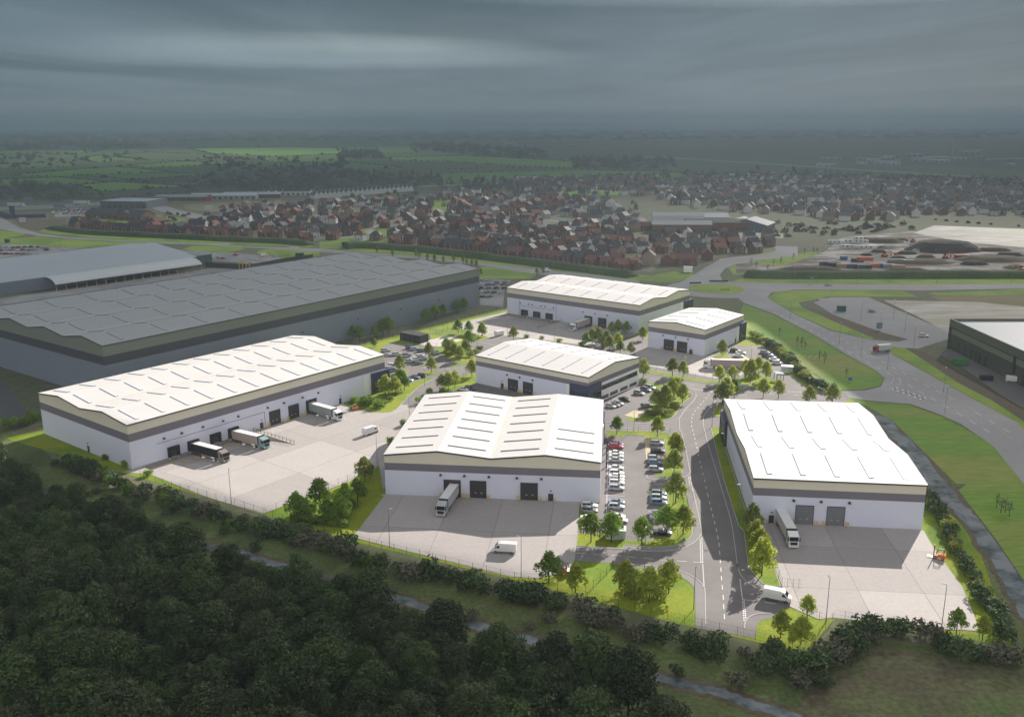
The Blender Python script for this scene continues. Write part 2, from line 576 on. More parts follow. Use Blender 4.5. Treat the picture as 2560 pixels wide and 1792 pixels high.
# ------------------------------------------------------------------ materials of the buildings
WHITE_CLAD = mat("white_cladding", (0.65, 0.67, 0.78), 0.55, (0.60, 0.62, 0.73), 0.15, 0.8)
DARK_CLAD = mat("dark_grey_cladding", (0.19, 0.175, 0.20), 0.6, (0.17, 0.157, 0.182), 0.2, 0.8)
BEIGE_CLAD = mat("stone_grey_cladding", (0.67, 0.635, 0.51), 0.6, (0.63, 0.595, 0.475), 0.2, 0.8)
def roof_mat(name, c1, c2, ang):
    m = mat(name, c1, 0.6, c2, 0.05, 0.9, spec=0.15)
    nt = m.node_tree
    b = nt.nodes["Principled BSDF"]
    geo = nt.nodes.new("ShaderNodeNewGeometry")
    mp = nt.nodes.new("ShaderNodeMapping")
    mp.inputs["Rotation"].default_value = (0, 0, ang)
    w = nt.nodes.new("ShaderNodeTexWave")
    w.inputs["Scale"].default_value = 0.5
    w.bands_direction = 'X'
    bn = nt.nodes.new("ShaderNodeBump")
    bn.inputs["Strength"].default_value = 0.5
    bn.inputs["Distance"].default_value = 0.06
    nt.links.new(geo.outputs["Position"], mp.inputs["Vector"])
    nt.links.new(mp.outputs[0], w.inputs["Vector"])
    nt.links.new(w.outputs["Fac"], bn.inputs["Height"])
    nt.links.new(bn.outputs[0], b.inputs["Normal"])
    return m
TRIM = mat("dark_trim", (0.05, 0.052, 0.06), 0.5)
ROOFLIGHT = mat("rooflight_plastic", (0.62, 0.65, 0.70), 0.35, (0.56, 0.60, 0.66), 0.4)
KERBTRIM = mat("rooflight_kerb_shade", (0.13, 0.13, 0.15), 0.6)  # kerb sides, with their shade put into the dark colour
DOOR_DARK = mat("charcoal_door", (0.045, 0.042, 0.042), 0.5, (0.055, 0.05, 0.05), 1.5)
DOOR_GREY = mat("grey_door", (0.17, 0.18, 0.19), 0.5, (0.19, 0.20, 0.21), 1.5)
RUBBER = mat("black_rubber", (0.022, 0.02, 0.02), 0.8, (0.03, 0.028, 0.028), 1.0)
NAVY = mat("navy_panel", (0.045, 0.05, 0.10), 0.4, (0.055, 0.06, 0.115), 0.6)
GLASS = mat("dark_glass", (0.02, 0.035, 0.035), 0.06, (0.05, 0.08, 0.05), 0.35, 0.7, spec=0.9)
WHITE_PANEL = mat("white_panel", (0.80, 0.79, 0.78), 0.5, (0.76, 0.75, 0.74), 0.3)
PLINTH = mat("concrete_plinth", (0.30, 0.285, 0.26), 0.9, (0.24, 0.23, 0.21), 0.5, 0.8)
YELLOW = mat("yellow_paint", (0.72, 0.45, 0.03), 0.5, (0.60, 0.36, 0.03), 2.0)
STEEL = mat("galvanised_steel", (0.42, 0.43, 0.44), 0.4, (0.35, 0.36, 0.37), 2.0, metal=0.6)
LAMP_DARK = mat("dark_lamp_metal", (0.06, 0.06, 0.065), 0.5)
GUTTER = mat("gutter", (0.55, 0.50, 0.43), 0.7)

def roof_z(b, t):
    """roof height above the eaves at t metres across the bays"""
    s = b['span'] / b['bays']
    f = (t % s) / s if t < b['span'] - 1e-6 else 1.0
    return b['H'] + b['rise'] * (1 - abs(2 * f - 1))
def warehouse(key, name, label, ridge, bays, rise, z1, z2, lights, roof_m, base=0.0, clad=WHITE_CLAD, band=DARK_CLAD, top=BEIGE_CLAD, light_m=ROOFLIGHT, light_w=0.9):
    N, a, bdir, w, d, H = BL[key]
    root = thing(name, label, "warehouse", (N[0], N[1], 0), math.atan2(bdir[1], bdir[0]))
    # local x runs along the second side (d), local y along the first (w)
    span = w if ridge == 'x' else d
    b = dict(root=root, w=w, d=d, H=H, bays=bays, rise=rise, span=span, ridge=ridge)
    s = span / bays
    ts = [0.0]
    for i in range(bays):
        ts += [s * (i + .5), s * (i + 1)]
    def ring(mb, za, zb, m):
        c = [(0, 0), (d, 0), (d, w), (0, w)]
        for i in range(4):
            p, q = c[i], c[(i + 1) % 4]
            mb.face([(*p, za), (*q, za), (*q, zb), (*p, zb)], m)
    mb = MB(); ring(mb, base, z1, clad); mb.build("lower_wall", root)
    mb = MB(); ring(mb, z1, z2, band); mb.build("dark_band", root)
    mb = MB()
    if ridge == 'x':
        P = lambda l, t, z: (l, t, z)
        L = d
    else:
        P = lambda l, t, z: (t, l, z)
        L = w
    for l in (0, L):
        pts = [P(l, t, roof_z(b, t)) for t in ts]
        mb.face([P(l, 0, z2)] + pts + [P(l, span, z2)], top)
    for t in (0, span):
        mb.face([P(0, t, z2), P(L, t, z2), P(L, t, H), P(0, t, H)], top)
    mb.build("top_band", root)
    mb = MB()
    o = 0.22
    for i in range(len(ts) - 1):
        t0, t1 = ts[i], ts[i + 1]
        za, zb = roof_z(b, t0), roof_z(b, t1) if t1 < span else H
        e0 = o if i == 0 else 0
        e1 = o if i == len(ts) - 2 else 0
        mb.face([P(-o, t0 - e0, za + .05), P(L + o, t0 - e0, za + .05), P(L + o, t1 + e1, zb + .05), P(-o, t1 + e1, zb + .05)], roof_m)
    mb.build("roof", root, fix=True)
    # dark verge and eaves trim
    mb = MB()
    for l, dl in ((-o, -.08), (L + o, .08)):
        for i in range(len(ts) - 1):
            t0, t1 = ts[i], ts[i + 1]
            za, zb = roof_z(b, t0), roof_z(b, t1) if t1 < span else H
            p = [P(l, t0, za - .28), P(l + dl, t0, za - .28), P(l + dl, t1, zb - .28), P(l, t1, zb - .28),
                 P(l, t0, za + .14), P(l + dl, t0, za + .14), P(l + dl, t1, zb + .14), P(l, t1, zb + .14)]
            mb.hexa(p, TRIM)
    for t, dt in ((-o, -.09), (span + o, .09)):
        p = [P(-o, t, H - .3), P(L + o, t, H - .3), P(L + o, t + dt, H - .3), P(-o, t + dt, H - .3),
             P(-o, t, H + .1), P(L + o, t, H + .1), P(L + o, t + dt, H + .1), P(-o, t + dt, H + .1)]
        mb.hexa(p, TRIM)
    mb.build("edge_trim", root, fix=True)
    for i in range(1, bays):
        mb = MB()
        t = s * i
        c = [P(-o + .1, t - .3, H + .09), P(L + o - .1, t - .3, H + .09), P(L + o - .1, t + .3, H + .09), P(-o + .1, t + .3, H + .09)]
        mb.face(c, GUTTER)
        mb.build("valley_gutter", root, fix=True)
    # rooflights: raised kerbs up each slope
    half = s / 2
    for i in range(2 * bays):
        spec = lights[i] if isinstance(lights, list) else lights
        cnt, l_from, l_to = spec if isinstance(spec, tuple) else (spec, 0.0, 1.0)
        up = (i % 2 == 0)
        ta, tb = i * half + half * .14, i * half + half * .86
        for k in range(cnt):
            lc = L * (l_from + (l_to - l_from) * (k + .5) / cnt)
            za, zb = roof_z(b, ta) + .05, roof_z(b, tb) + .05
            lw = light_w / 2
            mb = MB()
            p = [P(lc - lw, ta, za), P(lc + lw, ta, za), P(lc + lw, tb, zb), P(lc - lw, tb, zb)]
            q = [(x, y, z + .17) for x, y, z in p]
            mb.hexa(p + q, KERBTRIM, light_m)
            mb.build("rooflight", root, fix=True)
    return b
def on_wall(mb, edge, s0, s1, z0, z1, proud, m, back=0.0):
    if edge == 'B':
        mb.box(s0, s1, -proud, -back, z0, z1, m)
    else:
        mb.box(-proud, -back, s0, s1, z0, z1, m)
def roller_door(b, edge, s0, s1, h, m=None, z0=0.0):
    m = m or DOOR_DARK
    mb = MB()
    on_wall(mb, edge, s0, s1, z0 + .02, h, .10, m, .002)
    n = 9
    for k in range(1, n):
        z = z0 + (h - z0) * k / n
        on_wall(mb, edge, s0 + .1, s1 - .1, z - .03, z + .03, .12, TRIM, .10)
    d = mb.build("roller_door", b['root'], fix=True)
    mb = MB()
    for s in (s0 - .14, s1):
        on_wall(mb, edge, s, s + .14, z0 + .02, h + .16, .18, TRIM, .002)
    on_wall(mb, edge, s0, s1, h, h + .16, .18, TRIM, .002)
    mb.build("door_frame", d, fix=True)
    for f in (.28, .66):
        mb = MB()
        c = s0 + (s1 - s0) * f
        on_wall(mb, edge, c - .3, c + .3, z0 + 1.45, z0 + 1.75, .135, STEEL, .121)
        mb.build("vision_panel", d, fix=True)
    for s in (s0 - .75, s1 + .75):
        mb = MB()
        for q in (-.28, .28):
            x, y = (s + q, -.75) if edge == 'B' else (-.75, s + q)
            mb.tube((x, y, z0), (x, y, z0 + 1.5), .13, .13, YELLOW, 6)
        x, y = (s, -.75) if edge == 'B' else (-.75, s)
        on = mb.build("guard_post", b['root'])
def dock_shelter(b, edge, s0, s1, h):
    mb = MB()
    on_wall(mb, edge, s0, s0 + .7, .25, h, .75, RUBBER, .002)
    on_wall(mb, edge, s1 - .7, s1, .25, h, .75, RUBBER, .002)
    on_wall(mb, edge, s0 + .7, s1 - .7, h - .9, h, .75, RUBBER, .002)
    d = mb.build("dock_shelter", b['root'], fix=True)
    mb = MB()
    on_wall(mb, edge, s0 + .7, s1 - .7, .3, h - .9, .12, DOOR_DARK, .002)
    mb.build("dock_door", d, fix=True)
    mb = MB()
    on_wall(mb, edge, s0 + .6, s1 - .6, -.25, .2, .45, STEEL, .002)
    mb.build("dock_leveller", d, fix=True)
    for s in (s0 + .35, s1 - .55):
        mb = MB()
        on_wall(mb, edge, s, s + .22, -.55, .1, .35, WHITE_PANEL, .03)
        mb.build("buffer", d, fix=True)
def small_door(b, edge, s0, s1, h, posts=True):
    mb = MB()
    on_wall(mb, edge, s0, s1, .02, h, .08, DOOR_DARK, .002)
    d = mb.build("personnel_door", b['root'], fix=True)
    mb = MB()
    on_wall(mb, edge, s1 - .25, s1 - .12, 1.0, 1.12, .14, STEEL, .081)
    mb.build("door_handle", d, fix=True)
    mb = MB()
    c = (s0 + s1) / 2
    on_wall(mb, edge, c - .22, c + .22, h + .75, h + .95, .3, LAMP_DARK, .002)
    mb.build("door_lamp", b['root'], fix=True)
    if posts:
        for s in (s0 - .45, s1 + .45):
            mb = MB()
            x, y = (s, -.6) if edge == 'B' else (-.6, s)
            mb.tube((x, y, 0), (x, y, 1.3), .12, .12, YELLOW, 6)
            mb.build("guard_post", b['root'])
def wall_lamp(b, edge, s, z=6.7):
    mb = MB()
    on_wall(mb, edge, s - .35, s + .35, z - .15, z + .2, .55, LAMP_DARK, .002)
    on_wall(mb, edge, s - .1, s + .1, z + .2, z + .45, .3, LAMP_DARK, .002)
    mb.build("wall_lamp", b['root'], fix=True)
def plinth(b, edge, s0, s1, z0, z1, proud=.06):
    mb = MB()
    on_wall(mb, edge, s0, s1, z0, z1, proud, PLINTH, .001)
    mb.build("plinth", b['root'], fix=True)
def glazed_corner(b, x0, x1, y0, y1, ztop, beam=2.0, name="entrance_frame"):
    """navy portal box standing proud of a corner, glass between its legs"""
    mb = MB()
    mb.box(x0, x1, y0, y1, ztop - beam, ztop, NAVY)
    g = .45
    for x, y in ((x0, y0), (x1 - g, y0), (x0, y1 - g), (x1 - g, y1 - g)):
        mb.box(x, x + g, y, y + g, .02, ztop - beam, NAVY)
    f = mb.build(name, b['root'], fix=True)
    mb = MB()
    mb.box(x0 + .12, x1 - .12, y0 + .12, y1 - .12, .04, ztop - beam - .003, GLASS)
    gl = mb.build("entrance_glass", f, fix=True)
    mb = MB()
    n = max(2, int((x1 - x0) / 1.3))
    for k in range(1, n):
        x = x0 + (x1 - x0) * k / n
        for y in (y0 + .06, y1 - .12):
            mb.box(x - .05, x + .05, y, y + .06, .04, ztop - beam, TRIM)
    n = max(2, int((y1 - y0) / 1.3))
    for k in range(1, n):
        y = y0 + (y1 - y0) * k / n
        for x in (x0 + .06, x1 - .12):
            mb.box(x, x + .06, y - .05, y + .05, .04, ztop - beam, TRIM)
    for z in (3.0,):
        mb.box(x0 + .05, x1 - .05, y0 + .05, y0 + .119, z, z + .35, TRIM)
        mb.box(x0 + .05, x1 - .05, y1 - .119, y1 - .05, z, z + .35, TRIM)
    mb.build("mullions", f, fix=True)
def window_strip(b, edge, s0, s1, z0, z1, n):
    mb = MB()
    on_wall(mb, edge, s0, s1, z0, z1, .05, GLASS, .002)
    wd = mb.build("window", b['root'], fix=True)
    mb = MB()
    for k in range(n + 1):
        s = s0 + (s1 - s0) * k / n
        on_wall(mb, edge, s - .05, s + .05, z0, z1, .10, TRIM, .051)
    on_wall(mb, edge, s0, s1, z0 + (z1 - z0) * .3 - .03, z0 + (z1 - z0) * .3 + .03, .09, TRIM, .051)
    mb.build("window_bars", wd, fix=True)

ROOF_CREAM = roof_mat("cream_roof_sheeting", (0.62, 0.605, 0.585), (0.54, 0.527, 0.51), 0.15)
ROOF_WHITE = roof_mat("white_roof_sheeting", (0.65, 0.63, 0.615), (0.585, 0.57, 0.555), 0.65)

# --- long building on the left
b = warehouse('L', "long_warehouse", "longest sunlit warehouse, with black dock shelters and a ramp facing its wide concrete yard", 'x', 2, 1.55, 8.6, 11.1, 12, ROOF_CREAM, base=-1.3)
for s0, s1, h in ((12.0, 15.9, 3.45), (19.0, 22.9, 3.45), (27.1, 31.0, 3.5), (34.0, 37.9, 3.55)):
    dock_shelter(b, 'B', s0, s1, h)
for s0, s1 in ((50.8, 55.2), (59.0, 63.3), (66.8, 71.4)):
    roller_door(b, 'B', s0, s1, 5.0)
small_door(b, 'B', 46.7, 48.0, 2.2); small_door(b, 'B', 82.1, 83.2, 2.3, False); small_door(b, 'A', 24.3, 25.6, 2.1, False)
for s in (11.2, 17.3, 24.9, 32.4, 38.3, 50.2, 57.1, 65.3, 72.4):
    wall_lamp(b, 'B', s)
plinth(b, 'B', .05, 43.4, -1.3, .15)
mb = MB(); on_wall(mb, 'B', 8.7, 48.9, 5.5, 5.62, .05, LAMP_DARK, .002); on_wall(mb, 'B', 48.8, 48.92, .1, 5.5, .05, LAMP_DARK, .002)
mb.build("cable_tray", b['root'], fix=True)
mb = MB(); on_wall(mb, 'B', 95.0, 98.3, .1, 7.6, .06, WHITE_PANEL, .002); mb.build("white_panel", b['root'], fix=True)
glazed_corner(b, 98.4, 107.4, -1.0, 8.0, 8.2)
LB = b
# --- front centre building
b = warehouse('E', "front_warehouse", "central front warehouse with four cream roof slopes and thin dark rooflights", 'x', 2, 1.6, 7.3, 9.45, [(3, .03, .46), (7, .02, .98), (7, .02, .98), (7, .02, .98)], ROOF_CREAM, light_w=.4, light_m=KERBTRIM)  # dark tops stand for the shaded sides of the rooflights
for s0, s1 in ((38.4, 42.9), (31.3, 35.6), (17.1, 21.6)):
    roller_door(b, 'A', s0, s1, 5.0)
small_door(b, 'A', 12.7, 14.1, 2.2)
for s in (43.8, 37.2, 30.4, 22.7, 16.0):
    wall_lamp(b, 'A', s, 6.4)
glazed_corner(b, 46.0, 57.9, -.8, 3.0, 7.8)
mb = MB(); mb.box(40.5, 43.9, -.5, -.002, .1, 8.2, WHITE_PANEL); mb.build("white_panel", b['root'], fix=True)
# --- right building
b = warehouse('R', "right_warehouse", "warehouse with white translucent roof panels and two grey roller doors beside the ditch", 'x', 2, 1.6, 7.5, 9.6, 5, ROOF_WHITE, light_w=1.3)
for s0, s1 in ((11.0, 15.3), (18.8, 23.0)):
    roller_door(b, 'B', s0, s1, 5.2, DOOR_GREY)
small_door(b, 'B', 4.3, 5.6, 2.2)
for s in (10.2, 17.0, 24.0):
    wall_lamp(b, 'B', s, 6.5)
glazed_corner(b, -1.0, 6.0, 57.0, 69.9, 8.4)
# --- small square building
b = warehouse('S', "square_warehouse", "smallest square warehouse with a single ridge and two charcoal roller doors", 'x', 1, 1.45, 7.5, 9.75, 4, ROOF_WHITE, light_w=.5)
for s0, s1 in ((15.1, 19.9), (8.4, 13.2)):
    roller_door(b, 'A', s0, s1, 5.0)
small_door(b, 'A', 5.6, 7.1, 2.2)
for s in (20.5, 14.2, 8.0):
    wall_lamp(b, 'A', s, 6.6)
small_door(b, 'B', 32.0, 33.2, 2.2, False)
mb = MB(); on_wall(mb, 'B', 33.6, 36.0, .1, 7.5, .06, WHITE_PANEL, .002); mb.build("white_panel", b['root'], fix=True)
glazed_corner(b, 36.2, 42.0, -1.0, 6.0, 8.7)
# --- back building
b = warehouse('D', "back_warehouse", "farthest sunlit warehouse with twin roof ridges and three black dock shelters", 'y', 2, 1.7, 8.95, 11.4, 8, ROOF_WHITE, base=-1.3, light_w=.5)
for s0, s1 in ((68.0, 72.3), (59.9, 64.1), (51.8, 56.0)):
    dock_shelter(b, 'A', s0, s1, 3.45)
for s0, s1 in ((27.3, 31.7), (18.9, 23.6)):
    roller_door(b, 'A', s0, s1, 5.0)
for s in (73.0, 67.4, 65.0, 59.4, 56.7, 51.2, 32.8, 25.5, 18.2):
    wall_lamp(b, 'A', s, 6.8)
plinth(b, 'A', 46.1, 81.9, -1.3, .15)
mb = MB(); on_wall(mb, 'A', 49.6, 73.8, 5.5, 5.62, .05, LAMP_DARK, .002); on_wall(mb, 'A', 49.6, 49.72, .1, 8.8, .05, LAMP_DARK, .002); on_wall(mb, 'A', 73.7, 73.82, .1, 8.8, .05, LAMP_DARK, .002)
mb.build("cable_tray", b['root'], fix=True)
mb = MB(); on_wall(mb, 'B', 43.4, 46.2, .1, 8.9, .06, WHITE_PANEL, .002); mb.build("white_panel", b['root'], fix=True)
glazed_corner(b, 46.4, 55.2, -1.2, 8.0, 9.2)
# --- middle building with offices
b = warehouse('M', "office_warehouse", "middle warehouse with two storeys of office windows beside a small car park", 'y', 1, 2.05, 7.3, 9.15, 6, ROOF_WHITE, light_w=.6)
for s0, s1 in ((32.1, 36.7), (25.0, 29.4)):
    roller_door(b, 'A', s0, s1, 4.6)
small_door(b, 'A', 39.0, 40.4, 2.2)
for s in (37.2, 31.1, 24.9):
    wall_lamp(b, 'A', s, 6.0)
mb = MB(); on_wall(mb, 'A', 7.9, 9.6, .1, 7.25, .06, WHITE_PANEL, .002); mb.build("white_panel", b['root'], fix=True)
mb = MB(); on_wall(mb, 'B', 8.3, 36.3, .1, 7.0, .06, WHITE_PANEL, .002); of = mb.build("office_front", b['root'], fix=True)
b2 = dict(b); 
def strip2(s0, s1, z0, z1, n):
    mb = MB(); mb.box(s0, s1, -.10, -.062, z0, z1, GLASS); wd = mb.build("window", b['root'], fix=True)
    mb = MB()
    for k in range(n + 1):
        s = s0 + (s1 - s0) * k / n
        mb.box(s - .06, s + .06, -.15, -.101, z0, z1, TRIM)
    mb.box(s0, s1, -.14, -.101, z0 + (z1 - z0) * .32, z0 + (z1 - z0) * .32 + .07, TRIM)
    mb.build("window_bars", wd, fix=True)
strip2(8.9, 34.9, 4.35, 6.2, 20)
for s0, s1 in ((8.7, 13.9), (15.2, 20.5), (22.5, 27.8), (29.5, 34.8)):
    strip2(s0, s1, .7, 2.0, 4)
glazed_corner(b, -.6, 8.2, -.6, 7.8, 7.9, 2.6)
# --- big grey neighbour
GREY_WALL = mat("grey_blue_wall", (0.20, 0.225, 0.27), 0.55, (0.18, 0.205, 0.25), 0.1)
GREY_BAND = mat("charcoal_band", (0.065, 0.068, 0.08), 0.6)
GREY_TOP = mat("olive_grey_top", (0.18, 0.20, 0.165), 0.6)
GREY_ROOF = roof_mat("grey_roof_sheeting", (0.32, 0.335, 0.34), (0.285, 0.30, 0.305), 0.95)  # neighbour's white roof, with the dimness outside the park put into the colour
GREY_LIGHT = mat("grey_rooflight", (0.27, 0.29, 0.31), 0.3)
b = warehouse('N', "grey_warehouse", "huge shaded grey warehouse with many roof ridges beyond the left fence", 'x', 4, 1.9, 13.4, 16.8, 12, GREY_ROOF, clad=GREY_WALL, band=GREY_BAND, top=GREY_TOP, light_m=GREY_LIGHT)
small_door(b, 'A', 84.0, 85.6, 3.0, False)
for s in (30, 60, 95, 130, 160, 190):
    wall_lamp(b, 'B', s, 8.5)
# ------------------------------------------------------------------ ground of the business park
GRASS = mat("mown_grass", (0.15, 0.225, 0.008), 0.95, (0.24, 0.245, 0.012), 0.35, 0.5, bump=0.4, bscale=3.0, col3=(0.11, 0.19, 0.008), scale3=0.06, grain=(1.6, .28))
ASPHALT = mat("asphalt", (0.18, 0.165, 0.163), 0.9, (0.158, 0.144, 0.142), 0.15, 0.6, col3=(0.195, 0.18, 0.176), scale3=0.05, grain=(1.2, .07))
FOOTWAY = mat("footway_asphalt", (0.235, 0.222, 0.218), 0.92, (0.205, 0.195, 0.19), 0.3, 0.7)
DARK_YARD = mat("dark_yard_surface", (0.17, 0.158, 0.152), 0.9, (0.145, 0.135, 0.13), 0.2, 0.6)
def slab_mat(name, c1, c2, ang, size):
    """concrete slabs: each bay a little lighter or darker, saw-cut joints, tyre dirt"""
    m = mat(name, c1, 0.9, c2, 0.12, 0.7, col3=tuple(v * 0.93 for v in c1), scale3=0.04)
    nt = m.node_tree
    b = nt.nodes["Principled BSDF"]
    src = b.inputs["Base Color"].links[0].from_socket
    geo = nt.nodes.new("ShaderNodeNewGeometry")
    mp = nt.nodes.new("ShaderNodeMapping")
    mp.inputs["Rotation"].default_value = (0, 0, ang)
    br = nt.nodes.new("ShaderNodeTexBrick")
    br.inputs["Scale"].default_value = 1.0
    br.inputs["Brick Width"].default_value = size[0]
    br.inputs["Row Height"].default_value = size[1]
    br.inputs["Mortar Size"].default_value = 0.10
    br.inputs["Color1"].default_value = (1.0, 1.0, 1.0, 1)
    br.inputs["Color2"].default_value = (0.80, 0.80, 0.81, 1)
    br.inputs["Mortar"].default_value = (0.60, 0.58, 0.56, 1)
    br.offset = 0.0
    nt.links.new(geo.outputs["Position"], mp.inputs["Vector"])
    nt.links.new(mp.outputs[0], br.inputs["Vector"])
    n = nt.nodes.new("ShaderNodeTexNoise")
    n.inputs["Scale"].default_value = 0.9
    n.inputs["Detail"].default_value = 6
    n.inputs["Roughness"].default_value = 0.8
    mr = nt.nodes.new("ShaderNodeMapRange")
    mr.inputs["From Min"].default_value = 0.3
    mr.inputs["From Max"].default_value = 0.75
    mr.inputs["To Min"].default_value = 1.05
    mr.inputs["To Max"].default_value = 0.84
    nt.links.new(geo.outputs["Position"], n.inputs["Vector"])
    nt.links.new(n.outputs["Fac"], mr.inputs["Value"])
    x = nt.nodes.new("ShaderNodeMix"); x.data_type = 'RGBA'; x.blend_type = 'MULTIPLY'; x.inputs[0].default_value = 1.0
    nt.links.new(src, x.inputs[6]); nt.links.new(br.outputs[0], x.inputs[7])
    y = nt.nodes.new("ShaderNodeMix"); y.data_type = 'RGBA'; y.blend_type = 'MULTIPLY'; y.inputs[0].default_value = 1.0
    nt.links.new(x.outputs[2], y.inputs[6]); nt.links.new(mr.outputs[0], y.inputs[7])
    nt.links.new(y.outputs[2], b.inputs["Base Color"])
    return m
CONC_A = slab_mat("yard_concrete", (0.46, 0.425, 0.40), (0.41, 0.38, 0.36), 0.657, (17.0, 23.0))
CONC_B = slab_mat("yard_concrete_front", (0.44, 0.405, 0.385), (0.39, 0.36, 0.34), 0.11, (14.0, 21.0))
PALE_CONC = mat("pale_concrete", (0.50, 0.475, 0.42), 0.9, (0.44, 0.42, 0.37), 0.3)
KERB = mat("kerb_stone", (0.42, 0.41, 0.40), 0.85, (0.36, 0.35, 0.34), 1.0)
PAINT = mat("road_paint", (0.72, 0.71, 0.69), 0.7, (0.60, 0.59, 0.57), 1.2)
YPAINT = mat("yellow_hatch_paint", (0.58, 0.50, 0.28), 0.8, (0.30, 0.27, 0.20), 1.5, 0.3)
PAVERS = mat("brown_pavers", (0.20, 0.155, 0.125), 0.9, (0.15, 0.12, 0.10), 1.0)

holes = [DOCK_L, DOCK_D]
site_out = [(-168, 284), bw('L', 58, 0), bw('L', 60, 106)] + GP(0, (905, 858), (1262, 770)) + [bw('D', 88, -2), bw('D', 88, 58), bw('D', -4, 58)] \
    + GP(0, (1862, 800), (2142, 1012)) + [(116.0, 290.0), (116.0, 210.0)] + GP(0, (2530, 1622), (2085, 1550), (2010, 1636), (1660, 1552), (1280, 1448), (880, 1352), (620, 1272), (380, 1200))
sheet("lawn", site_out, 0.03, GRASS, holes)
asph = (GP(16, (812, 880), (1500, 1000), (1510, 860), (1570, 790), (1700, 770), (1890, 640), (1800, 400)) + GP(6, (435, 1190), (345, 880)) + [bw('R', 4, -.2), bw('R', 69, -.2), bw('R', 72, 30)]
        + GP(14, (2195, 905), (2130, 830), (1850, 805), (1570, 755), (1480, 680), (1360, 580), (1260, 560), (1360, 430), (1330, 390), (960, 160), (760, 160), (600, 140)) + [bw('S', -.2, 30), bw('S', 14, 5)]
        + GP(4, (1300, 590), (1090, 640), (830, 670), (200, 590), (60, 600)) + GP(11, (1980, 380), (1690, 390), (1590, 410), (1060, 490), (860, 470), (560, 440), (480, 470), (430, 530)) + [bw('L', 5, 106.1), bw('L', -.5, 106.1)]
        + GP(11, (440, 1060), (800, 1040), (700, 1325), (920, 1330)) + [bw('E', 60, 57), bw('E', .2, 57), bw('E', -.1, 0)] + GP(13, (130, 500), (110, 715), (90, 935), (600, 965), (1000, 1040), (1310, 1090), (1560, 1150), (1720, 1240), (1795, 1330), (1812, 1607)))
sheet("road", asph, 0.06, ASPHALT)
# concrete yards
yl = ([bw('L', -.05, -3)] + GP(1, (1190, 1225), (1640, 1405), (2250, 1600)) + GP(27, (1330, 130), (1510, 185), (1640, 138), (2000, 8)) + GP(2, (950, 1402), (1060, 1360), (1115, 1330)) + [bw('E', 61, 3), bw('E', 61, 56)]
      + GP(11, (920, 1330), (700, 1325), (640, 1390), (560, 1430), (430, 1440), (290, 1435), (100, 1400)) + GP(2, (900, 882), (830, 834)) + [bw('L', -.05, 85), bw('L', -.05, 43.5), bw('L', -20, 43.5), bw('L', -20, 3), bw('L', -.05, 3)])
sheet("yard_concrete", yl, 0.10, CONC_A)
ye = GP(3, (130, 895)) + [bw('E', 59.5, -.1), bw('E', .2, -.1)] + GP(3, (1467, 962), (1445, 1240), (1432, 1340), (1370, 1430), (1180, 1462), (1000, 1450), (500, 1325), (0, 1197)) + GP(27, (2020, 325), (2200, 90))
sheet("yard_concrete", ye, 0.10, CONC_B)
yr = [bw('R', 0, 2.5), bw('R', 0, 42.2)] + GP(18, (570, 430), (590, 470), (660, 590), (760, 730), (930, 960), (1050, 1260), (1090, 1385), (700, 1365)) + GP(6, (1355, 1440), (735, 1372), (650, 1380)) + GP(16, (1890, 640), (1800, 400)) + GP(6, (385, 1040), (345, 880))
sheet("yard_concrete", yr, 0.10, CONC_B)
ys = GP(4, (1275, 735), (1378, 690)) + [bw('S', 28, -.1), bw('S', -.1, -.1)] + GP(4, (1900, 742), (2060, 800), (2180, 800), (2170, 905), (2060, 972), (1700, 902), (1380, 842), (1270, 770))
sheet("yard_concrete", ys, 0.10, CONC_A)
yd = [bw('D', 84, -.05), bw('D', 81.9, -.05), bw('D', 81.9, -22), bw('D', 46, -22), bw('D', 46, -.05), bw('D', 0, -.05)] + GP(4, (1250, 592), (1090, 622), (900, 682), (830, 665), (200, 588), (100, 602)) + GP(11, (1985, 370), (1780, 320), (1470, 205), (1660, 125))
sheet("yard_concrete", yd, 0.10, CONC_A)
sheet("yard_concrete", GP(11, (940, 440), (1370, 335), (1590, 400), (1480, 440), (1280, 490), (1060, 490)), 0.08, PALE_CONC)
sheet("yard_surface", [bw('M', 55, -.1), bw('M', -.5, -.1), bw('M', -.5, -21), bw('M', 43, -21)] + GP(11, (1560, 1140), (1700, 1060)), 0.10, DARK_YARD)  # concrete in building shadow; that shade is put into the dark colour
# sloping floors of the sunken docks
def dip(n, poly_uv, z0):
    mb = MB()
    p = [(*bw(n, u, v), z) for u, v, z in poly_uv]
    mb.face(p, CONC_A)
    q = [bw(n, *t) for t in z0]
    mb.face([(*q[0], -1.2), (*q[1], .10), (*q[0], .10)], CONC_A)
    o = mb.build("dock_floor", fix=True)
    tag(o, kind='structure')
dip('L', ((-.02, 3, -1.2), (-20, 3, .10), (-20, 43.5, .10), (-.02, 43.5, -1.2)), ((-.02, 3), (-20, 3)))
dip('D', ((81.9, -.02, -1.2), (46, -.02, -1.2), (46, -22, .10), (81.9, -22, .10)), ((81.9, -.02), (81.9, -22)))
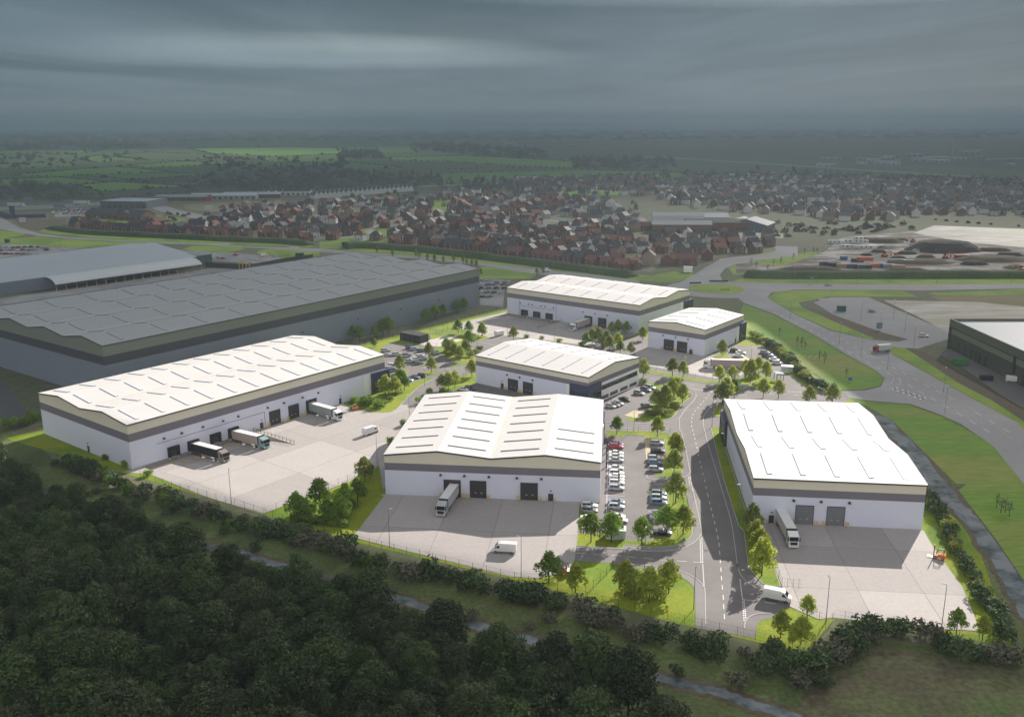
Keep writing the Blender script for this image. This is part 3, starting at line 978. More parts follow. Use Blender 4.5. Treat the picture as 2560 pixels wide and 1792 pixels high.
# retaining wall with railing beside each dock
def ramp_wall(n, fn, ln, label):
    root = thing("ramp_wall", label, "wall", (*fn(0), 0))
    a, b = Vector((*fn(0), 0)), Vector((*fn(ln), 0))
    d = (b - a).normalized()
    nrm = Vector((-d.y, d.x, 0)) * .16
    mb = MB()
    P = lambda s, z, k: tuple(d * s + nrm * k + Vector((0, 0, z)))
    mb.hexa([P(0, -1.25, -1), P(ln, -.02, -1), P(ln, -.02, 1), P(0, -1.25, 1), P(0, .42, -1), P(ln, .25, -1), P(ln, .25, 1), P(0, .42, 1)], PALE_CONC)
    mb.build("retaining_wall", root, fix=True)
    k = int(ln / 1.9)
    for i in range(k + 1):
        s = ln * i / k
        mb = MB(); mb.box(-.05, .05, -.05, .05, .2, 1.45, LAMP_DARK)
        mb.build("railing_post", root, tuple(d * s), math.atan2(d.y, d.x))
    mb = MB()
    for z in (.85, 1.42):
        mb.tube(P(0, z, 0), P(ln, z, 0), .045, .045, LAMP_DARK, 5)
    mb.build("handrail", root)
ramp_wall('L', lambda s: bw('L', -.3 - s, 43.75), 21.0, "concrete ramp wall with dark railing in the wide yard beside the parked lorries")
ramp_wall('D', lambda s: bw('D', 45.9, -.3 - s), 21.5, "low pale ramp wall in the shaded yard of the farthest sunlit warehouse")

# grass islands and verges on top of the tarmac, edged by kerbs
def island(k, pts, z=0.14):
    p = k(pts) if callable(k) else GP(k, *pts)
    sheet("verge", p, z, GRASS)
    kb = p + [p[0]]
    ribbon("kerb", kb, .16, 0.05, KERB, h=.11)
island(lambda _: GP(13, (125, 540), (525, 545), (540, 620), (830, 645), (1190, 655), (1200, 605), (1480, 600), (1480, 470), (1440, 160), (1420, 0)) + GP(12, (1420, 1310), (1060, 1300), (1060, 1270), (1110, 1240), (1450, 1245), (1770, 1270), (1835, 1607))
       + GP(13, (1690, 0), (1770, 450), (1775, 550), (1730, 615), (1600, 690), (1500, 730), (1200, 742), (800, 705), (775, 760), (360, 735), (110, 718)), 0)
island(12, ((240, 135), (1100, 150), (1480, 200), (1560, 300), (1650, 500), (1720, 940), (1670, 1000), (1450, 1030), (1185, 1015), (1185, 975), (1370, 940), (1350, 700), (1420, 700), (1375, 305), (1000, 290), (985, 235), (610, 220), (600, 245), (320, 240), (240, 190)))
island(15, ((700, 440), (880, 415), (1200, 465), (1420, 500), (1560, 570), (1615, 630), (1600, 690), (1440, 830), (1350, 990), (1280, 1050), (1150, 1100), (1000, 1112), (480, 1110), (480, 1030), (700, 1065), (900, 850), (1070, 640), (1190, 530), (1065, 512), (985, 540), (830, 450)))
island(15, ((868, 185), (1290, 268), (1700, 345), (2296, 415), (2296, 452), (2180, 452), (1500, 375), (880, 245)))
island(14, ((560, 675), (710, 590), (860, 560), (1080, 625), (1190, 670), (1120, 770), (1060, 780), (860, 748), (640, 705)))
island(14, ((205, 310), (420, 235), (520, 360), (250, 322)))
island(14, ((480, 198), (575, 155), (595, 190), (530, 205)))
island(14, ((240, 1120), (300, 1020), (380, 985), (385, 1180), (250, 1172)))
island(lambda _: GP(5, (1210, 390), (1290, 390)) + [bw('R', 66, -.5), bw('R', .5, -.5)] + GP(6, (330, 832), (345, 890), (385, 1040), (432, 1188), (400, 1192), (330, 1175), (250, 1080), (225, 870)) + GP(5, (1430, 1180), (1310, 800)), 0)
island(11, ((550, 880), (790, 815), (830, 835), (720, 880), (600, 892)))
island(11, ((1005, 880), (1150, 835), (1300, 850), (1110, 905)))
island(11, ((950, 772), (1090, 720), (1180, 700), (1060, 768)))
island(11, ((580, 430), (700, 405), (860, 470), (770, 482)))
island(11, ((1300, 640), (1170, 530), (1280, 490), (1500, 430), (1590, 410), (1700, 500), (1760, 590), (1560, 710), (1420, 680)))
island(lambda _: GP(11, (1380, 785), (1660, 655), (1760, 620), (1770, 690), (1660, 745), (1420, 792)), 0)
island(11, ((790, 1040), (1000, 960), (1210, 925), (1130, 970), (960, 1070), (880, 1140), (800, 1220), (700, 1322), (640, 1388), (560, 1428), (430, 1438), (290, 1433), (100, 1398), (-60, 1330), (-140, 1290), (100, 1180), (440, 1060)))
island(lambda _: GP(11, (1210, 1160), (1360, 1140), (1540, 1125), (1690, 1055), (1775, 1020)) + [bw('M', 53.5, 0), bw('M', 53.5, 14)] + GP(11, (1660, 880), (1560, 930), (1300, 1060)), 0)
island(11, ((1120, 290), (1300, 240), (1470, 280), (1700, 370), (1850, 330), (1985, 375), (1840, 410), (1690, 380), (1480, 330), (1270, 320)))
# kerb lines of the carriageways
for pts in (GP(16, (925, 850), (920, 640), (918, 470), (900, 400), (820, 320), (700, 250), (600, 212), (480, 185), (350, 172), (230, 160), (60, 150)),
            GP(16, (1370, 890), (1372, 840), (1400, 780), (1470, 735), (1570, 718), (1680, 716)),
            GP(13, (110, 745), (780, 768), (1100, 797), (1400, 797), (1600, 772), (1750, 712), (1850, 632), (1895, 570), (1905, 520), (1880, 380), (1800, 0)) + GP(12, (1930, 1330), (1900, 1290)),
            GP(12, (1040, 985), (1050, 1050), (1150, 1075), (1480, 1078), (1700, 1055), (1820, 1000), (1865, 940), (1850, 850), (1780, 480), (1700, 150)) + GP(15, (1430, 1300), (1418, 1130), (1410, 1060)),
            GP(15, (100, 1130), (430, 1142), (700, 1152), (1100, 1142), (1350, 1090), (1430, 1040), (1530, 900), (1680, 740), (1720, 660), (1700, 590), (1630, 548), (1590, 535)),
            GP(15, (2120, 700), (1900, 960), (1850, 1050), (1850, 1200), (1880, 1320)) + GP(5, (1180, 500), (1300, 900), (1370, 1150), (1400, 1350), (1420, 1510)) + GP(6, (185, 1060), (205, 1125), (260, 1180), (335, 1215)),
            GP(15, (880, 252), (1500, 382), (2190, 470)) + GP(14, (400, 705), (560, 720))):
    ribbon("kerb", smooth_line(pts, 5), .22, 0.055, KERB, h=.10)
ribbon("footway", smooth_line(GP(16, (870, 860), (868, 640), (866, 480), (845, 410), (770, 335), (680, 275), (590, 235), (480, 208), (350, 192)), 5), 2.2, .085, FOOTWAY)
ribbon("footway", smooth_line(GP(13, (1850, 60), (1830, 200)) + GP(13, (1840, 400), (1850, 540), (1800, 620), (1700, 690), (1560, 740), (1380, 770), (1100, 765), (800, 735)), 5), 2.0, .085, FOOTWAY)

# road paint
def dash_row(pts, length, width=.16):
    for i, p in enumerate(pts):
        a, b = pts[max(0, i - 1)], pts[min(len(pts) - 1, i + 1)]
        t = math.atan2(b[1] - a[1], b[0] - a[0])
        c, s = math.cos(t) * length / 2, math.sin(t) * length / 2
        PAINTMB.face([(p[0] - c + s * width / length, p[1] - s - c * width / length, .087), (p[0] + c + s * width / length, p[1] + s - c * width / length, .087),
                      (p[0] + c - s * width / length, p[1] + s + c * width / length, .087), (p[0] - c - s * width / length, p[1] - s + c * width / length, .087)], PAINT)
def dotted(a, b, n, length, width=.22):
    dash_row([(a[0] + (b[0] - a[0]) * (k + .5) / n, a[1] + (b[1] - a[1]) * (k + .5) / n) for k in range(n)], length, width)
PAINTMB = MB()
dash_row(GP(15, (2000, 585), (1950, 645), (1905, 695), (1855, 755), (1805, 810), (1755, 870), (1705, 930), (1665, 995), (1645, 1055), (1637, 1125), (1640, 1200), (1658, 1275), (1678, 1350), (1695, 1430), (1715, 1510), (1735, 1590))
         + GP(5, (1108, 608), (1120, 665), (1132, 708), (1144, 760), (1158, 815), (1170, 870), (1182, 925)) , 1.9)
dash_row(GP(13, (2000, 10), (2025, 110), (2045, 200), (2068, 295), (2095, 395), (2120, 500), (2140, 605), (2155, 710), (2165, 825), (2172, 945)) + GP(16, (1102, 210), (1108, 310), (1117, 415), (1127, 530), (1132, 635), (1140, 750)), 2.1)
dash_row(GP(13, (180, 825), (420, 845), (690, 860), (895, 882), (1135, 905), (1375, 927), (1620, 945), (1860, 963)), 2.4, .15)
dash_row(GP(15, (265, 1215), (490, 1222), (940, 1238), (1170, 1245)), 2.2)
dash_row(GP(15, (940, 340), (1650, 465), (1840, 500)), 2.0)
dash_row(GP(14, (700, 860), (1080, 850), (1430, 865), (1740, 870)), 2.0)
dotted(*GP(13, (1885, 620), (1893, 970)), 13, .6); dotted(*GP(13, (1910, 600), (1920, 970)), 13, .6); dotted(*GP(13, (1920, 985), (1938, 1305)), 11, .6)
dotted(*GP(16, (1320, 320), (1350, 560)), 11, .6); dotted(*GP(16, (1350, 570), (1366, 805)), 9, .6); dotted(*GP(16, (1366, 560), (1385, 775)), 9, .6)
dash_row(GP(16, (1410, 562), (1665, 598)), 2.2)
dotted(*GP(15, (1590, 520), (2060, 590)), 9, 1.1); dotted(*GP(14, (1270, 815), (1870, 832)), 12, 1.1); dotted(*GP(11, (1810, 425), (2060, 480)), 9, 1.1)
dotted(*GP(12, (1840, 1020), (1860, 1190)), 7, .55); dotted(*GP(12, (1870, 1010), (1895, 1190)), 7, .55); dotted(*GP(12, (1900, 1200), (1928, 1320)), 5, .55)
dash_row(GP(12, (1250, 1162),(1400,1164)), 2.2)
# parking bay lines
E_DIR = math.atan2(-0.1074, 0.9942)
def bays(p0, ang_row, n, pitch, ang_bay, length):
    """n + 1 painted lines, pitch apart along ang_row, each length long along ang_bay"""
    for k in range(n + 1):
        x, y = p0[0] + math.cos(ang_row) * pitch * k, p0[1] + math.sin(ang_row) * pitch * k
        c, s = math.cos(ang_bay), math.sin(ang_bay)
        w = .06
        PAINTMB.face([(x + s * w, y - c * w, .087), (x + c * length + s * w, y + s * length - c * w, .087), (x + c * length - s * w, y + s * length + c * w, .087), (x - s * w, y + c * w, .087)], PAINT)
pA, pB = G(12, 275, 1375), G(12, 300, 520)
rowang = math.atan2(pB[1] - pA[1], pB[0] - pA[0])
p0 = (pA[0] - math.cos(rowang) * 2.45 * 7, pA[1] - math.sin(rowang) * 2.45 * 7)
bays(p0, rowang, 20, 2.45, E_DIR, 4.9)
ribbon("road_marking", [p0, (p0[0] + math.cos(rowang) * 49, p0[1] + math.sin(rowang) * 49)], .12, .088, PAINT)
q0 = G(12, 1110, 1580)
bays((q0[0] - math.cos(rowang) * 2.45 * 7, q0[1] - math.sin(rowang) * 2.45 * 7), rowang, 11, 2.45, E_DIR, 4.9)
bays(G(12, 1040, 700), rowang, 6, 2.45, E_DIR, 4.9)
# small office car park, back car parks
mA, mB = G(15, 100, 900), G(15, 940, 500)
ma = math.atan2(mB[1] - mA[1], mB[0] - mA[0])
bays(mA, ma, 11, 2.5, ma + math.pi / 2, 4.8)
lA = G(11, 500, 640)
for row in ((500, 700, 9), (420, 560, 9), (520, 480, 5), (760, 720, 5)):
    bays(G(11, row[0], row[1]), R(52.3), 6, 2.5, R(-37.7), 4.8)
bays(G(14, 780, 190), R(-37.7 - 4), 13, 2.5, R(52), 4.8)
tag(PAINTMB.build("road_markings"), kind='structure')
sheet("hatched_bay", GP(12, (995, 300), (1090, 300), (1105, 600), (1420, 640), (1420, 690), (1030, 700)), .089, YPAINT)
sheet("hatched_bay", GP(15, (430, 1000), (610, 915), (790, 940), (690, 1065)), .089, YPAINT)
sheet("hatched_bay", GP(14, (590, 345), (700, 305), (780, 350), (700, 390)), .089, YPAINT)
sheet("paved_forecourt", GP(12, (235, 215), (600, 245), (600, 330), (250, 330)), .089, PAVERS)

# ------------------------------------------------------------------ open country: one sheet to the horizon
EARTH = mat("open_ground", (0.085, 0.115, 0.045), 0.95, (0.13, 0.115, 0.075), 0.012, 0.6, col3=(0.075, 0.085, 0.05), scale3=0.0016, grain=(.3, .25))
big = [(-70000, -3000), (70000, -3000), (70000, 70000), (-70000, 70000)]
sheet("ground", big, 0.0, EARTH, holes)
# ------------------------------------------------------------------ trees and shrubs: trunk with limbs, crown of many leaf-sized faces
BARK = mat("bark", (0.09, 0.065, 0.045), 0.95, (0.06, 0.045, 0.035), 3.0)
LEAF = {
 'lime': mat("leaf_lime", (0.42, 0.46, 0.07), 0.6, (0.22, 0.28, 0.035), 0.8, 0.6, transl=0.55, obj_var=0.22),
 'green': mat("leaf_green", (0.23, 0.34, 0.04), 0.6, (0.11, 0.19, 0.028), 0.8, 0.6, transl=0.5, obj_var=0.22),
 'olive': mat("leaf_olive", (0.31, 0.36, 0.06), 0.6, (0.16, 0.20, 0.032), 0.8, 0.6, transl=0.5, obj_var=0.25),
 'wood': mat("leaf_woodland", (0.066, 0.105, 0.025), 0.6, (0.020, 0.040, 0.011), 0.35, 0.45, transl=0.3, obj_var=0.35),
 'wood2': mat("leaf_woodland_grey", (0.085, 0.105, 0.04), 0.7, (0.030, 0.046, 0.018), 0.35, 0.45, transl=0.3, obj_var=0.35),
 'hedge': mat("leaf_hedge", (0.070, 0.115, 0.035), 0.7, (0.034, 0.060, 0.02), 0.6, 0.6, transl=0.2, obj_var=0.3),
 'bare': mat("bare_twigs", (0.12, 0.115, 0.075), 0.9, (0.075, 0.08, 0.05), 0.5, 0.6, obj_var=0.25),
 'dark': mat("leaf_evergreen", (0.036, 0.058, 0.032), 0.7, (0.022, 0.036, 0.02), 0.5, 0.6, obj_var=0.25),
}
def leaf_mesh(name, rng, n, size, blobs, material, flat=0.35):
    """leaf-sized faces scattered through the outer part of several overlapping lobes"""
    v, f = [], []
    tot = sum(b[3] ** 2 for b in blobs)
    for (bx, by, bz, br, bzr) in blobs:
        k = max(6, int(n * br ** 2 / tot))
        for _ in range(k):
            u, t = rng.uniform(-1, 1), rng.uniform(0, 2 * math.pi)
            s = math.sqrt(1 - u * u)
            d = Vector((s * math.cos(t), s * math.sin(t), u))
            if d.z < -0.55: d.z *= -0.5
            r = rng.uniform(0.55, 1.08) ** 0.7
            c = Vector((bx + d.x * br * r, by + d.y * br * r, bz + d.z * bzr * r))
            nrm = (d * 0.75 + Vector((rng.gauss(0, 1), rng.gauss(0, 1), rng.gauss(0, 1) + flat)) * 0.45).normalized()
            q = nrm.to_track_quat('Z', 'Y')
            a = rng.uniform(0, math.pi)
            w, l = size * rng.uniform(0.5, 1.1), size * rng.uniform(0.8, 1.7)
            e1 = q @ Vector((math.cos(a), math.sin(a), 0)) * l * .5
            e2 = q @ Vector((-math.sin(a), math.cos(a), 0)) * w * .5
            i = len(v)
            v += [tuple(c - e1), tuple(c + e2 * 1.0 - e1 * .1), tuple(c + e1), tuple(c - e2 * 1.0 + e1 * .1)]
            f.append((i, i + 1, i + 2, i + 3))
    me = bpy.data.meshes.new(name)
    me.from_pydata(v, [], f)
    me.materials.append(material)
    return me
def tree_proto(name, seed, h, clear, rad, n, leaf, size, nblob=12, cat="tree", top=0.75, lean=0.0, core=True, trunk_r=None, dome=False):
    """h total height, clear = bare trunk height, rad = crown radius"""
    rng = random.Random(seed)
    root = thing(name, "", cat)
    root["_free"] = 1
    tr = trunk_r or h * 0.016 + .03
    mb = MB()
    ch = h - clear
    top_pt = (lean * rng.uniform(-1, 1), lean * rng.uniform(-1, 1), clear + ch * .7)
    mb.tube((0, 0, -.1), top_pt, tr, tr * .35, BARK, 6)
    blobs = []
    if core:
        blobs.append((0, 0, clear + ch * .52, rad * .62, ch * .40))
    for k in range(nblob):
        t = 2 * math.pi * (k * 0.618 + rng.uniform(-.06, .06))
        fz = (k + .5) / nblob
        z = clear + ch * (0.12 + 0.80 * fz)
        env = math.sin(math.pi * min(1, (0.22 + 0.78 * fz)) ** top) ** .7
        if dome: env = math.sqrt(max(.06, 1 - ((fz - .40) / .63) ** 2))
        br = rad * rng.uniform(.34, .50) * (1.0 if fz < .8 else .8)
        rr = max(0, rad * env - br * .75) * rng.uniform(.75, 1.1)
        x, y = rr * math.cos(t), rr * math.sin(t)
        blobs.append((x, y, z, br, br * rng.uniform(.8, 1.1)))
        if k % 2 == 0:
            mb.tube((0, 0, clear + (z - clear) * .35), (x * .9, y * .9, z), tr * .4, tr * .12, BARK, 4, cap=False)
    mb.build("trunk", root)
    me = leaf_mesh("crown", rng, n, size, blobs, leaf)
    c = bpy.data.objects.new("crown", me)
    COL.objects.link(c)
    c.parent = root
    return root
def shrub_proto(name, seed, h, rad, n, leaf, size, cat="shrub"):
    rng = random.Random(seed)
    blobs = []
    for k in range(7):
        t = 2 * math.pi * k / 7 + rng.uniform(-.4, .4)
        rr = rad * rng.uniform(.2, .65)
        br = rad * rng.uniform(.38, .6)
        blobs.append((rr * math.cos(t), rr * math.sin(t), h * rng.uniform(.25, .6), br, h * rng.uniform(.32, .45)))
    me = leaf_mesh(name, rng, n, size, blobs, leaf)
    o = bpy.data.objects.new(name, me)
    COL.objects.link(o)
    o["_free"] = 1
    tag(o, None, cat)
    return o
TREE_RNG = random.Random(11)
YOUNG = {k: [tree_proto("young_tree", 100 + 7 * i + j, 7.4, 1.5, 2.75, 1300, LEAF[k], .46, 14) for j in range(3)] for i, k in enumerate(('lime', 'green', 'olive'))}
ROUND = [tree_proto("round_tree", 150 + j, 7.4, 1.9, 2.85, 1500, LEAF['green'], .44, 15, top=.9) for j in range(2)]
BUSH = {k: [shrub_proto("shrub", 200 + 5 * i + j, 2.6, 1.9, 420, LEAF[k], .36) for j in range(3)] for i, k in enumerate(('green', 'olive', 'hedge', 'bare'))}
def plant(kind, spots, phrase, group, word=None, noun="young tree", rng=TREE_RNG):
    """spots: (x, y, height factor[, leaf]) on the ground; labelled in the order they stand from the left of the photo"""
    spots = sorted(spots, key=lambda s: s[0] / max(1, s[1]))
    out = []
    for i, s in enumerate(spots):
        leaf = s[3] if len(s) > 3 else kind
        pool = {'round': ROUND}.get(leaf) or (YOUNG if noun != "shrub" else BUSH)[leaf]
        p = pool[rng.randrange(len(pool))]
        colour = {'lime': 'yellow-green ', 'green': 'deep green ', 'olive': 'olive green ', 'round': 'round-crowned ', 'hedge': 'dark green ', 'bare': 'brownish '}[leaf]
        lab = f"{colour}{noun}, {nth(i)} from left {phrase}"
        sc = s[2] * 1.06
        out.append(place(p, (s[0], s[1], 0), rng.uniform(0, 6.28), lab, group, (sc * rng.uniform(.93, 1.07), sc * rng.uniform(.93, 1.07), sc)))
    return out
def S(k, *pts):
    return [(*G(k, p[0], p[1]), *p[2:]) for p in pts]
plant('round', S(13, (318, 668, 1.0), (612, 675, 1.03), (1045, 700, .93), (1405, 600, 1.1)), "on the grass along the access road", "trees at the car park end")
plant('lime', S(13, (90, 1385, .88), (1148, 1530, 1.05), (800, 1440, 1.08), (1430, 1400, 1.0)) + S(3, (1258, 1500, 1.02, 'green')), "on the front lawn by the fence", "trees on the front lawn")
plant('olive', S(12, (1565, 560, .85, 'lime'), (1620, 640, .95, 'lime'), (1555, 980, 1.0), (1585, 1530, 1.15)) + S(13, (1640, 560, 1.05)), "in the grass strip between car park and road", "trees along the road strip")
plant('lime', S(12, (468, 208, .8, 'round'), (1245, 255, .92)), "on the grass behind the car park fence", "trees behind the car park")
plant('olive', S(15, (1475, 785, .95, 'lime'), (1290, 740, 1.15), (1160, 880, 1.15), (1000, 900, 1.0), (1370, 640, .9)), "on the planted island in the road bend", "trees on the road island")
plant('olive', S(15, (860, 1000, 1.0), (980, 1010, .9), (1220, 1000, 1.0), (1330, 880, 1.1), (1080, 1000, 1.1)), "under the trees of the road island", "shrubs on the road island", noun="shrub")
plant('lime', S(15, (770, 360, 1.1), (1297, 305, 1.0, 'olive'), (1485, 325, .9), (2135, 428, .92)) + S(14, (515, 668, .85)), "in the grass strip beside the lorry yard fence", "trees along the lorry yard fence")
plant('green', S(15, (780, 440, 1.0)), "beside the office warehouse corner", "office corner shrubs", noun="shrub")
plant('lime', S(14, (775, 690, 1.25), (890, 560, .95), (1000, 660, 1.05), (700, 600, .9)), "in the cluster near the second car park", "tree cluster by the second car park")
plant('lime', S(14, (958, 905, .98), (1178, 915, .95), (545, 895, .95, 'green'), (430, 960, 1.25), (375, 1010, 1.2, 'olive'), (1620, 1010, .95, 'olive'), (1950, 1010, 1.1, 'olive')), "behind the white-panelled roof", "trees behind the right warehouse")
plant('lime', S(14, (375, 305, 1.0)), "on the small triangle of grass", "triangle trees")
plant('lime', S(11, (685, 855, .95), (1140, 862, .85), (1105, 660, .95, 'olive')), "on the small islands of the far car park", "trees in the far car park")
plant('olive', S(11, (1400, 640, 1.0), (1480, 640, .8), (1550, 700, .9), (1640, 620, .9), (1680, 520, 1.1, 'green'), (1350, 560, .8, 'green'), (1440, 600, .85, 'lime')), "in the thicket beside the fenced compound", "thicket by the compound")
plant('olive', S(11, (1330, 620, .9), (1700, 640, 1.1), (1760, 600, 1.0, 'green'), (1830, 560, 1.2, 'green'), (1600, 480, .7, 'green'), (1740, 350, .8, 'green')), "at the foot of the compound thicket", "shrubs by the compound", noun="shrub")
plant('lime', S(11, (1380, 1115, .95), (1475, 1085, .9), (1290, 1120, .85, 'olive'), (1720, 930, .95)), "on the lawn left of the office warehouse", "trees left of the offices")
plant('green', S(11, (1525, 305, .9), (1680, 315, .85), (1865, 352, .8, 'lime')), "on the grass near the far white van", "trees near the far van")
plant('green', S(11, (1110, 1165, 1.0), (1000, 1310, 1.2), (1290, 1150, .9)) + S(2, (1310, 1010, 1.0), (1205, 1150, 1.0)), "against the back wall of the front warehouse", "shrubs behind the front warehouse", noun="shrub")
plant('lime', S(11, (270, 1150, .95), (480, 1210, 1.1), (620, 1190, .95), (700, 1120, 1.1, 'green'), (750, 1120, .9, 'green')), "before the navy entrance of the longest warehouse", "trees before the navy entrance")
plant('green', S(11, (250, 1330, 1.7), (360, 1370, 1.4), (130, 1330, 1.3), (430, 1340, 1.0), (540, 1270, .9), (40, 1290, 1.1)), "in the dark thicket beside the orange forklift", "shrubs beside the forklift", noun="shrub")
plant('green', S(11, (1065, 165, 1.05), (1190, 110, 1.05), (1310, 70, .95), (450, 330, 1.1), (530, 315, 1.15), (110, 400, .95), (330, 365, .8), (15, 392, .9), (320, 505, .6)) + S(25, (1455, 925, .95), (1510, 910, .95)), "along the fence of the huge grey warehouse", "trees by the grey warehouse")
plant('olive', S(4, (20, 592, .9, 'lime'), (275, 628, .9), (870, 678, .85, 'green'), (920, 655, .95, 'lime'), (975, 650, .95), (1040, 668, .9, 'green'), (1080, 588, .85, 'lime'), (1130, 582, .95, 'lime'), (1200, 582, .85, 'green'), (1335, 628, .85, 'lime'), (1130, 690, .9, 'lime'), (1060, 720, .95), (1150, 745, .8, 'green'), (1235, 755, .8)), "in the planting before the back warehouse", "trees before the back warehouse")
plant('green', S(4, (385, 612, .9), (510, 620, .8), (645, 645, .9), (830, 678, 1.0), (1010, 690, 1.2), (1000, 640, 1.0)), "in the planting behind the office warehouse roof", "shrubs behind the office roof", noun="shrub")
plant('green', S(27, (1700, 225, 1.0), (1745, 240, .9), (1835, 165, 1.15), (1880, 240, .85), (1950, 235, 1.0), (1985, 160, .95), (2050, 120, .9)) + S(2, (1000, 1455, 1.0, 'olive')), "in the planting between the two concrete yards", "trees between the yards")
plant('green', S(27, (1690, 240, 1.1), (1760, 225, 1.2), (1800, 245, 1.1), (1850, 250, 1.2), (1910, 255, 1.1), (1925, 180, 1.2), (1980, 215, 1.2), (1780, 185, 1.2), (2020, 160, 1.1), (2080, 80, 1.0), (1880, 200, 1.3), (1960, 265, .9)), "under the trees between the two yards", "shrubs between the yards", noun="shrub")
plant('olive', S(6, (270, 890, 1.05), (290, 965, .95), (308, 1030, 1.0, 'lime'), (325, 1130, 1.2, 'lime')), "in the grass strip beside the right yard fence", "trees beside the right yard")
plant('lime', S(6, (432, 1482, .76), (548, 1520, .76), (585, 1372, .68)), "by the yard gate and white van", "trees by the gate")
plant('olive', S(6, (1440, 1470, .74, 'green'), (1590, 1500, .7, 'lime')), "at the far right corner of the yard", "trees at the right corner")
plant('lime', S(13, (960, 1480, 1.2, 'olive'), (1010, 1330, 1.1, 'green'), (870, 1380, 1.2, 'olive'), (1080, 1400, 1.1, 'olive'), (1290, 1450, 1.0, 'olive'), (990, 1210, 1.0, 'green')), "under the front lawn trees", "shrubs on the front lawn", noun="shrub")
def row(k, pts, step, jit, rng):
    line = GP(k, *pts)
    return [(x + rng.uniform(-jit, jit), y + rng.uniform(-jit, jit), 0) for x, y, _ in along(line, step)]
rh = random.Random(3)
plant('olive', [(x, y, rh.uniform(1.0, 1.6), rh.choice(('olive', 'hedge', 'olive'))) for x, y, _ in row(14, ((830, 30), (960, 100), (1080, 190), (1200, 260), (1330, 380), (1420, 480), (1500, 600), (1640, 690), (1760, 760), (1880, 830)), 2.5, .9, rh)], "in the hedge behind the second car park", "hedge by the second car park", noun="shrub")
plant('hedge', [(x, y, rh.uniform(.8, 1.3), rh.choice(('hedge', 'olive', 'hedge'))) for x, y, _ in row(18, ((640, 150), (720, 330), (820, 480), (930, 680), (1030, 860), (1120, 1060), (1220, 1200), (1330, 1420), (1420, 1540)), 2.6, .8, rh)], "in the hedge between right yard and ditch", "hedge along the ditch", noun="shrub")
plant('hedge', [(x, y, rh.uniform(.75, 1.9), rh.choice(('hedge', 'hedge', 'hedge', 'bare', 'green'))) for x, y, _ in row(0, ((150, 1150), (300, 1215), (420, 1262), (620, 1320), (760, 1362), (880, 1402), (1010, 1440), (1180, 1475), (1300, 1505), (1450, 1545), (1560, 1580), (1680, 1610), (1780, 1632), (1850, 1650)), 2.3, 2.0, rh)], "in the hedge along the front fence", "hedge along the front fence", noun="shrub")
plant('hedge', [(x, y, rh.uniform(.7, 1.8), rh.choice(('hedge', 'hedge', 'bare'))) for x, y, _ in row(0, ((2040, 1700), (2080, 1640), (2160, 1600), (2260, 1605), (2340, 1620), (2430, 1640), (2540, 1660)), 2.0, 2.2, rh)], "in the hedge below the right yard", "hedge below the right yard", noun="shrub")
plant('hedge', S(1, (60, 860, 1.9, 'green'), (205, 830, 1.5, 'green'), (280, 800, 1.6, 'green')) + S(1, (1010, 1170, 1.1, 'green'), (1190, 1240, .9, 'green'), (850, 1110, .8, 'green')), "at the near end of the longest warehouse", "shrubs at the warehouse end", noun="shrub")
# scrub on the bank between fence and stream, rough and brownish
plant('bare', [(*G(0, *p[:2]), p[2], p[3]) for p in ((560, 1330, .9, 'hedge'), (500, 1340, .6, 'bare'), (790, 1440, .7, 'bare'), (850, 1450, .6, 'hedge'), (1090, 1530, .8, 'hedge'), (1180, 1545, .9, 'bare'), (1320, 1570, .7, 'bare'), (1370, 1560, 1.0, 'bare'), (1480, 1660, .8, 'hedge'), (1560, 1650, 1.0, 'bare'), (1690, 1690, .9, 'hedge'),
       (1900, 1690, 1.6, 'hedge'), (1960, 1680, 1.7, 'hedge'), (1930, 1640, 1.5, 'hedge'), (1990, 1720, 1.3, 'bare'), (1840, 1720, 1.2, 'bare'), (2050, 1720, 1.1, 'hedge'), (740, 1405, .9, 'hedge'), (640, 1375, .9, 'hedge'), (340, 1270, 1.0, 'hedge'), (240, 1230, .8, 'hedge'))], "among the scrub along the stream bank", "scrub on the stream bank", noun="shrub")

# woodland in the foreground: each tree stands by itself
WOOD = [tree_proto("woodland_tree", 300 + j, 12.0 + 1.2 * (j % 3), 2.0, 5.0 + .5 * (j % 2), 4600, LEAF['wood' if j % 3 else 'wood2'], .50, 20, cat="tree", lean=1.0, dome=True) for j in range(6)]
WOOD_AREA = GP(0, (-160, 1130), (60, 1190), (110, 1235), (330, 1345), (470, 1440), (640, 1470), (800, 1520), (960, 1580), (1160, 1660), (1300, 1690), (1450, 1740), (1580, 1790), (1640, 1850)) + [(40.0, 112.0), (-20, 100), (-100, 105), (-165, 180)]
def woodland():
    rng = random.Random(21)
    pts = []
    tries = 0
    while tries < 12000 and len(pts) < 290:
        tries += 1
        x, y = rng.uniform(-170, 60), rng.uniform(100, 290)
        if abs(x) > y * .60 + 9 or y < 112 + abs(x) * .08: continue
        if not in_poly(x, y, WOOD_AREA): continue
        if all((x - a) ** 2 + (y - b) ** 2 > 5.3 ** 2 for a, b in pts):
            pts.append((x, y))
    # rows from the stream towards the camera, then from the left
    pts.sort(key=lambda q: -q[1])
    rows = {}
    for x, y in pts:
        rows.setdefault(int(y // 12), []).append((x, y))
    names = ["nearest the camera"]
    keys = sorted(rows)
    for ri, k in enumerate(keys):
        for i, (x, y) in enumerate(sorted(rows[k], key=lambda q: q[0] / q[1])):
            p = WOOD[rng.randrange(6)]
            sc = rng.uniform(.62, 1.0) * (.78 if y > 200 else 1)
            o = place(p, (x, y, 0), rng.uniform(0, 6.28), f"woodland tree, {nth(i)} from the left in the {nth(ri)} line back from the camera", "trees of the foreground woodland", (sc * rng.uniform(.9, 1.2), sc * rng.uniform(.9, 1.2), sc))
    return len(pts)
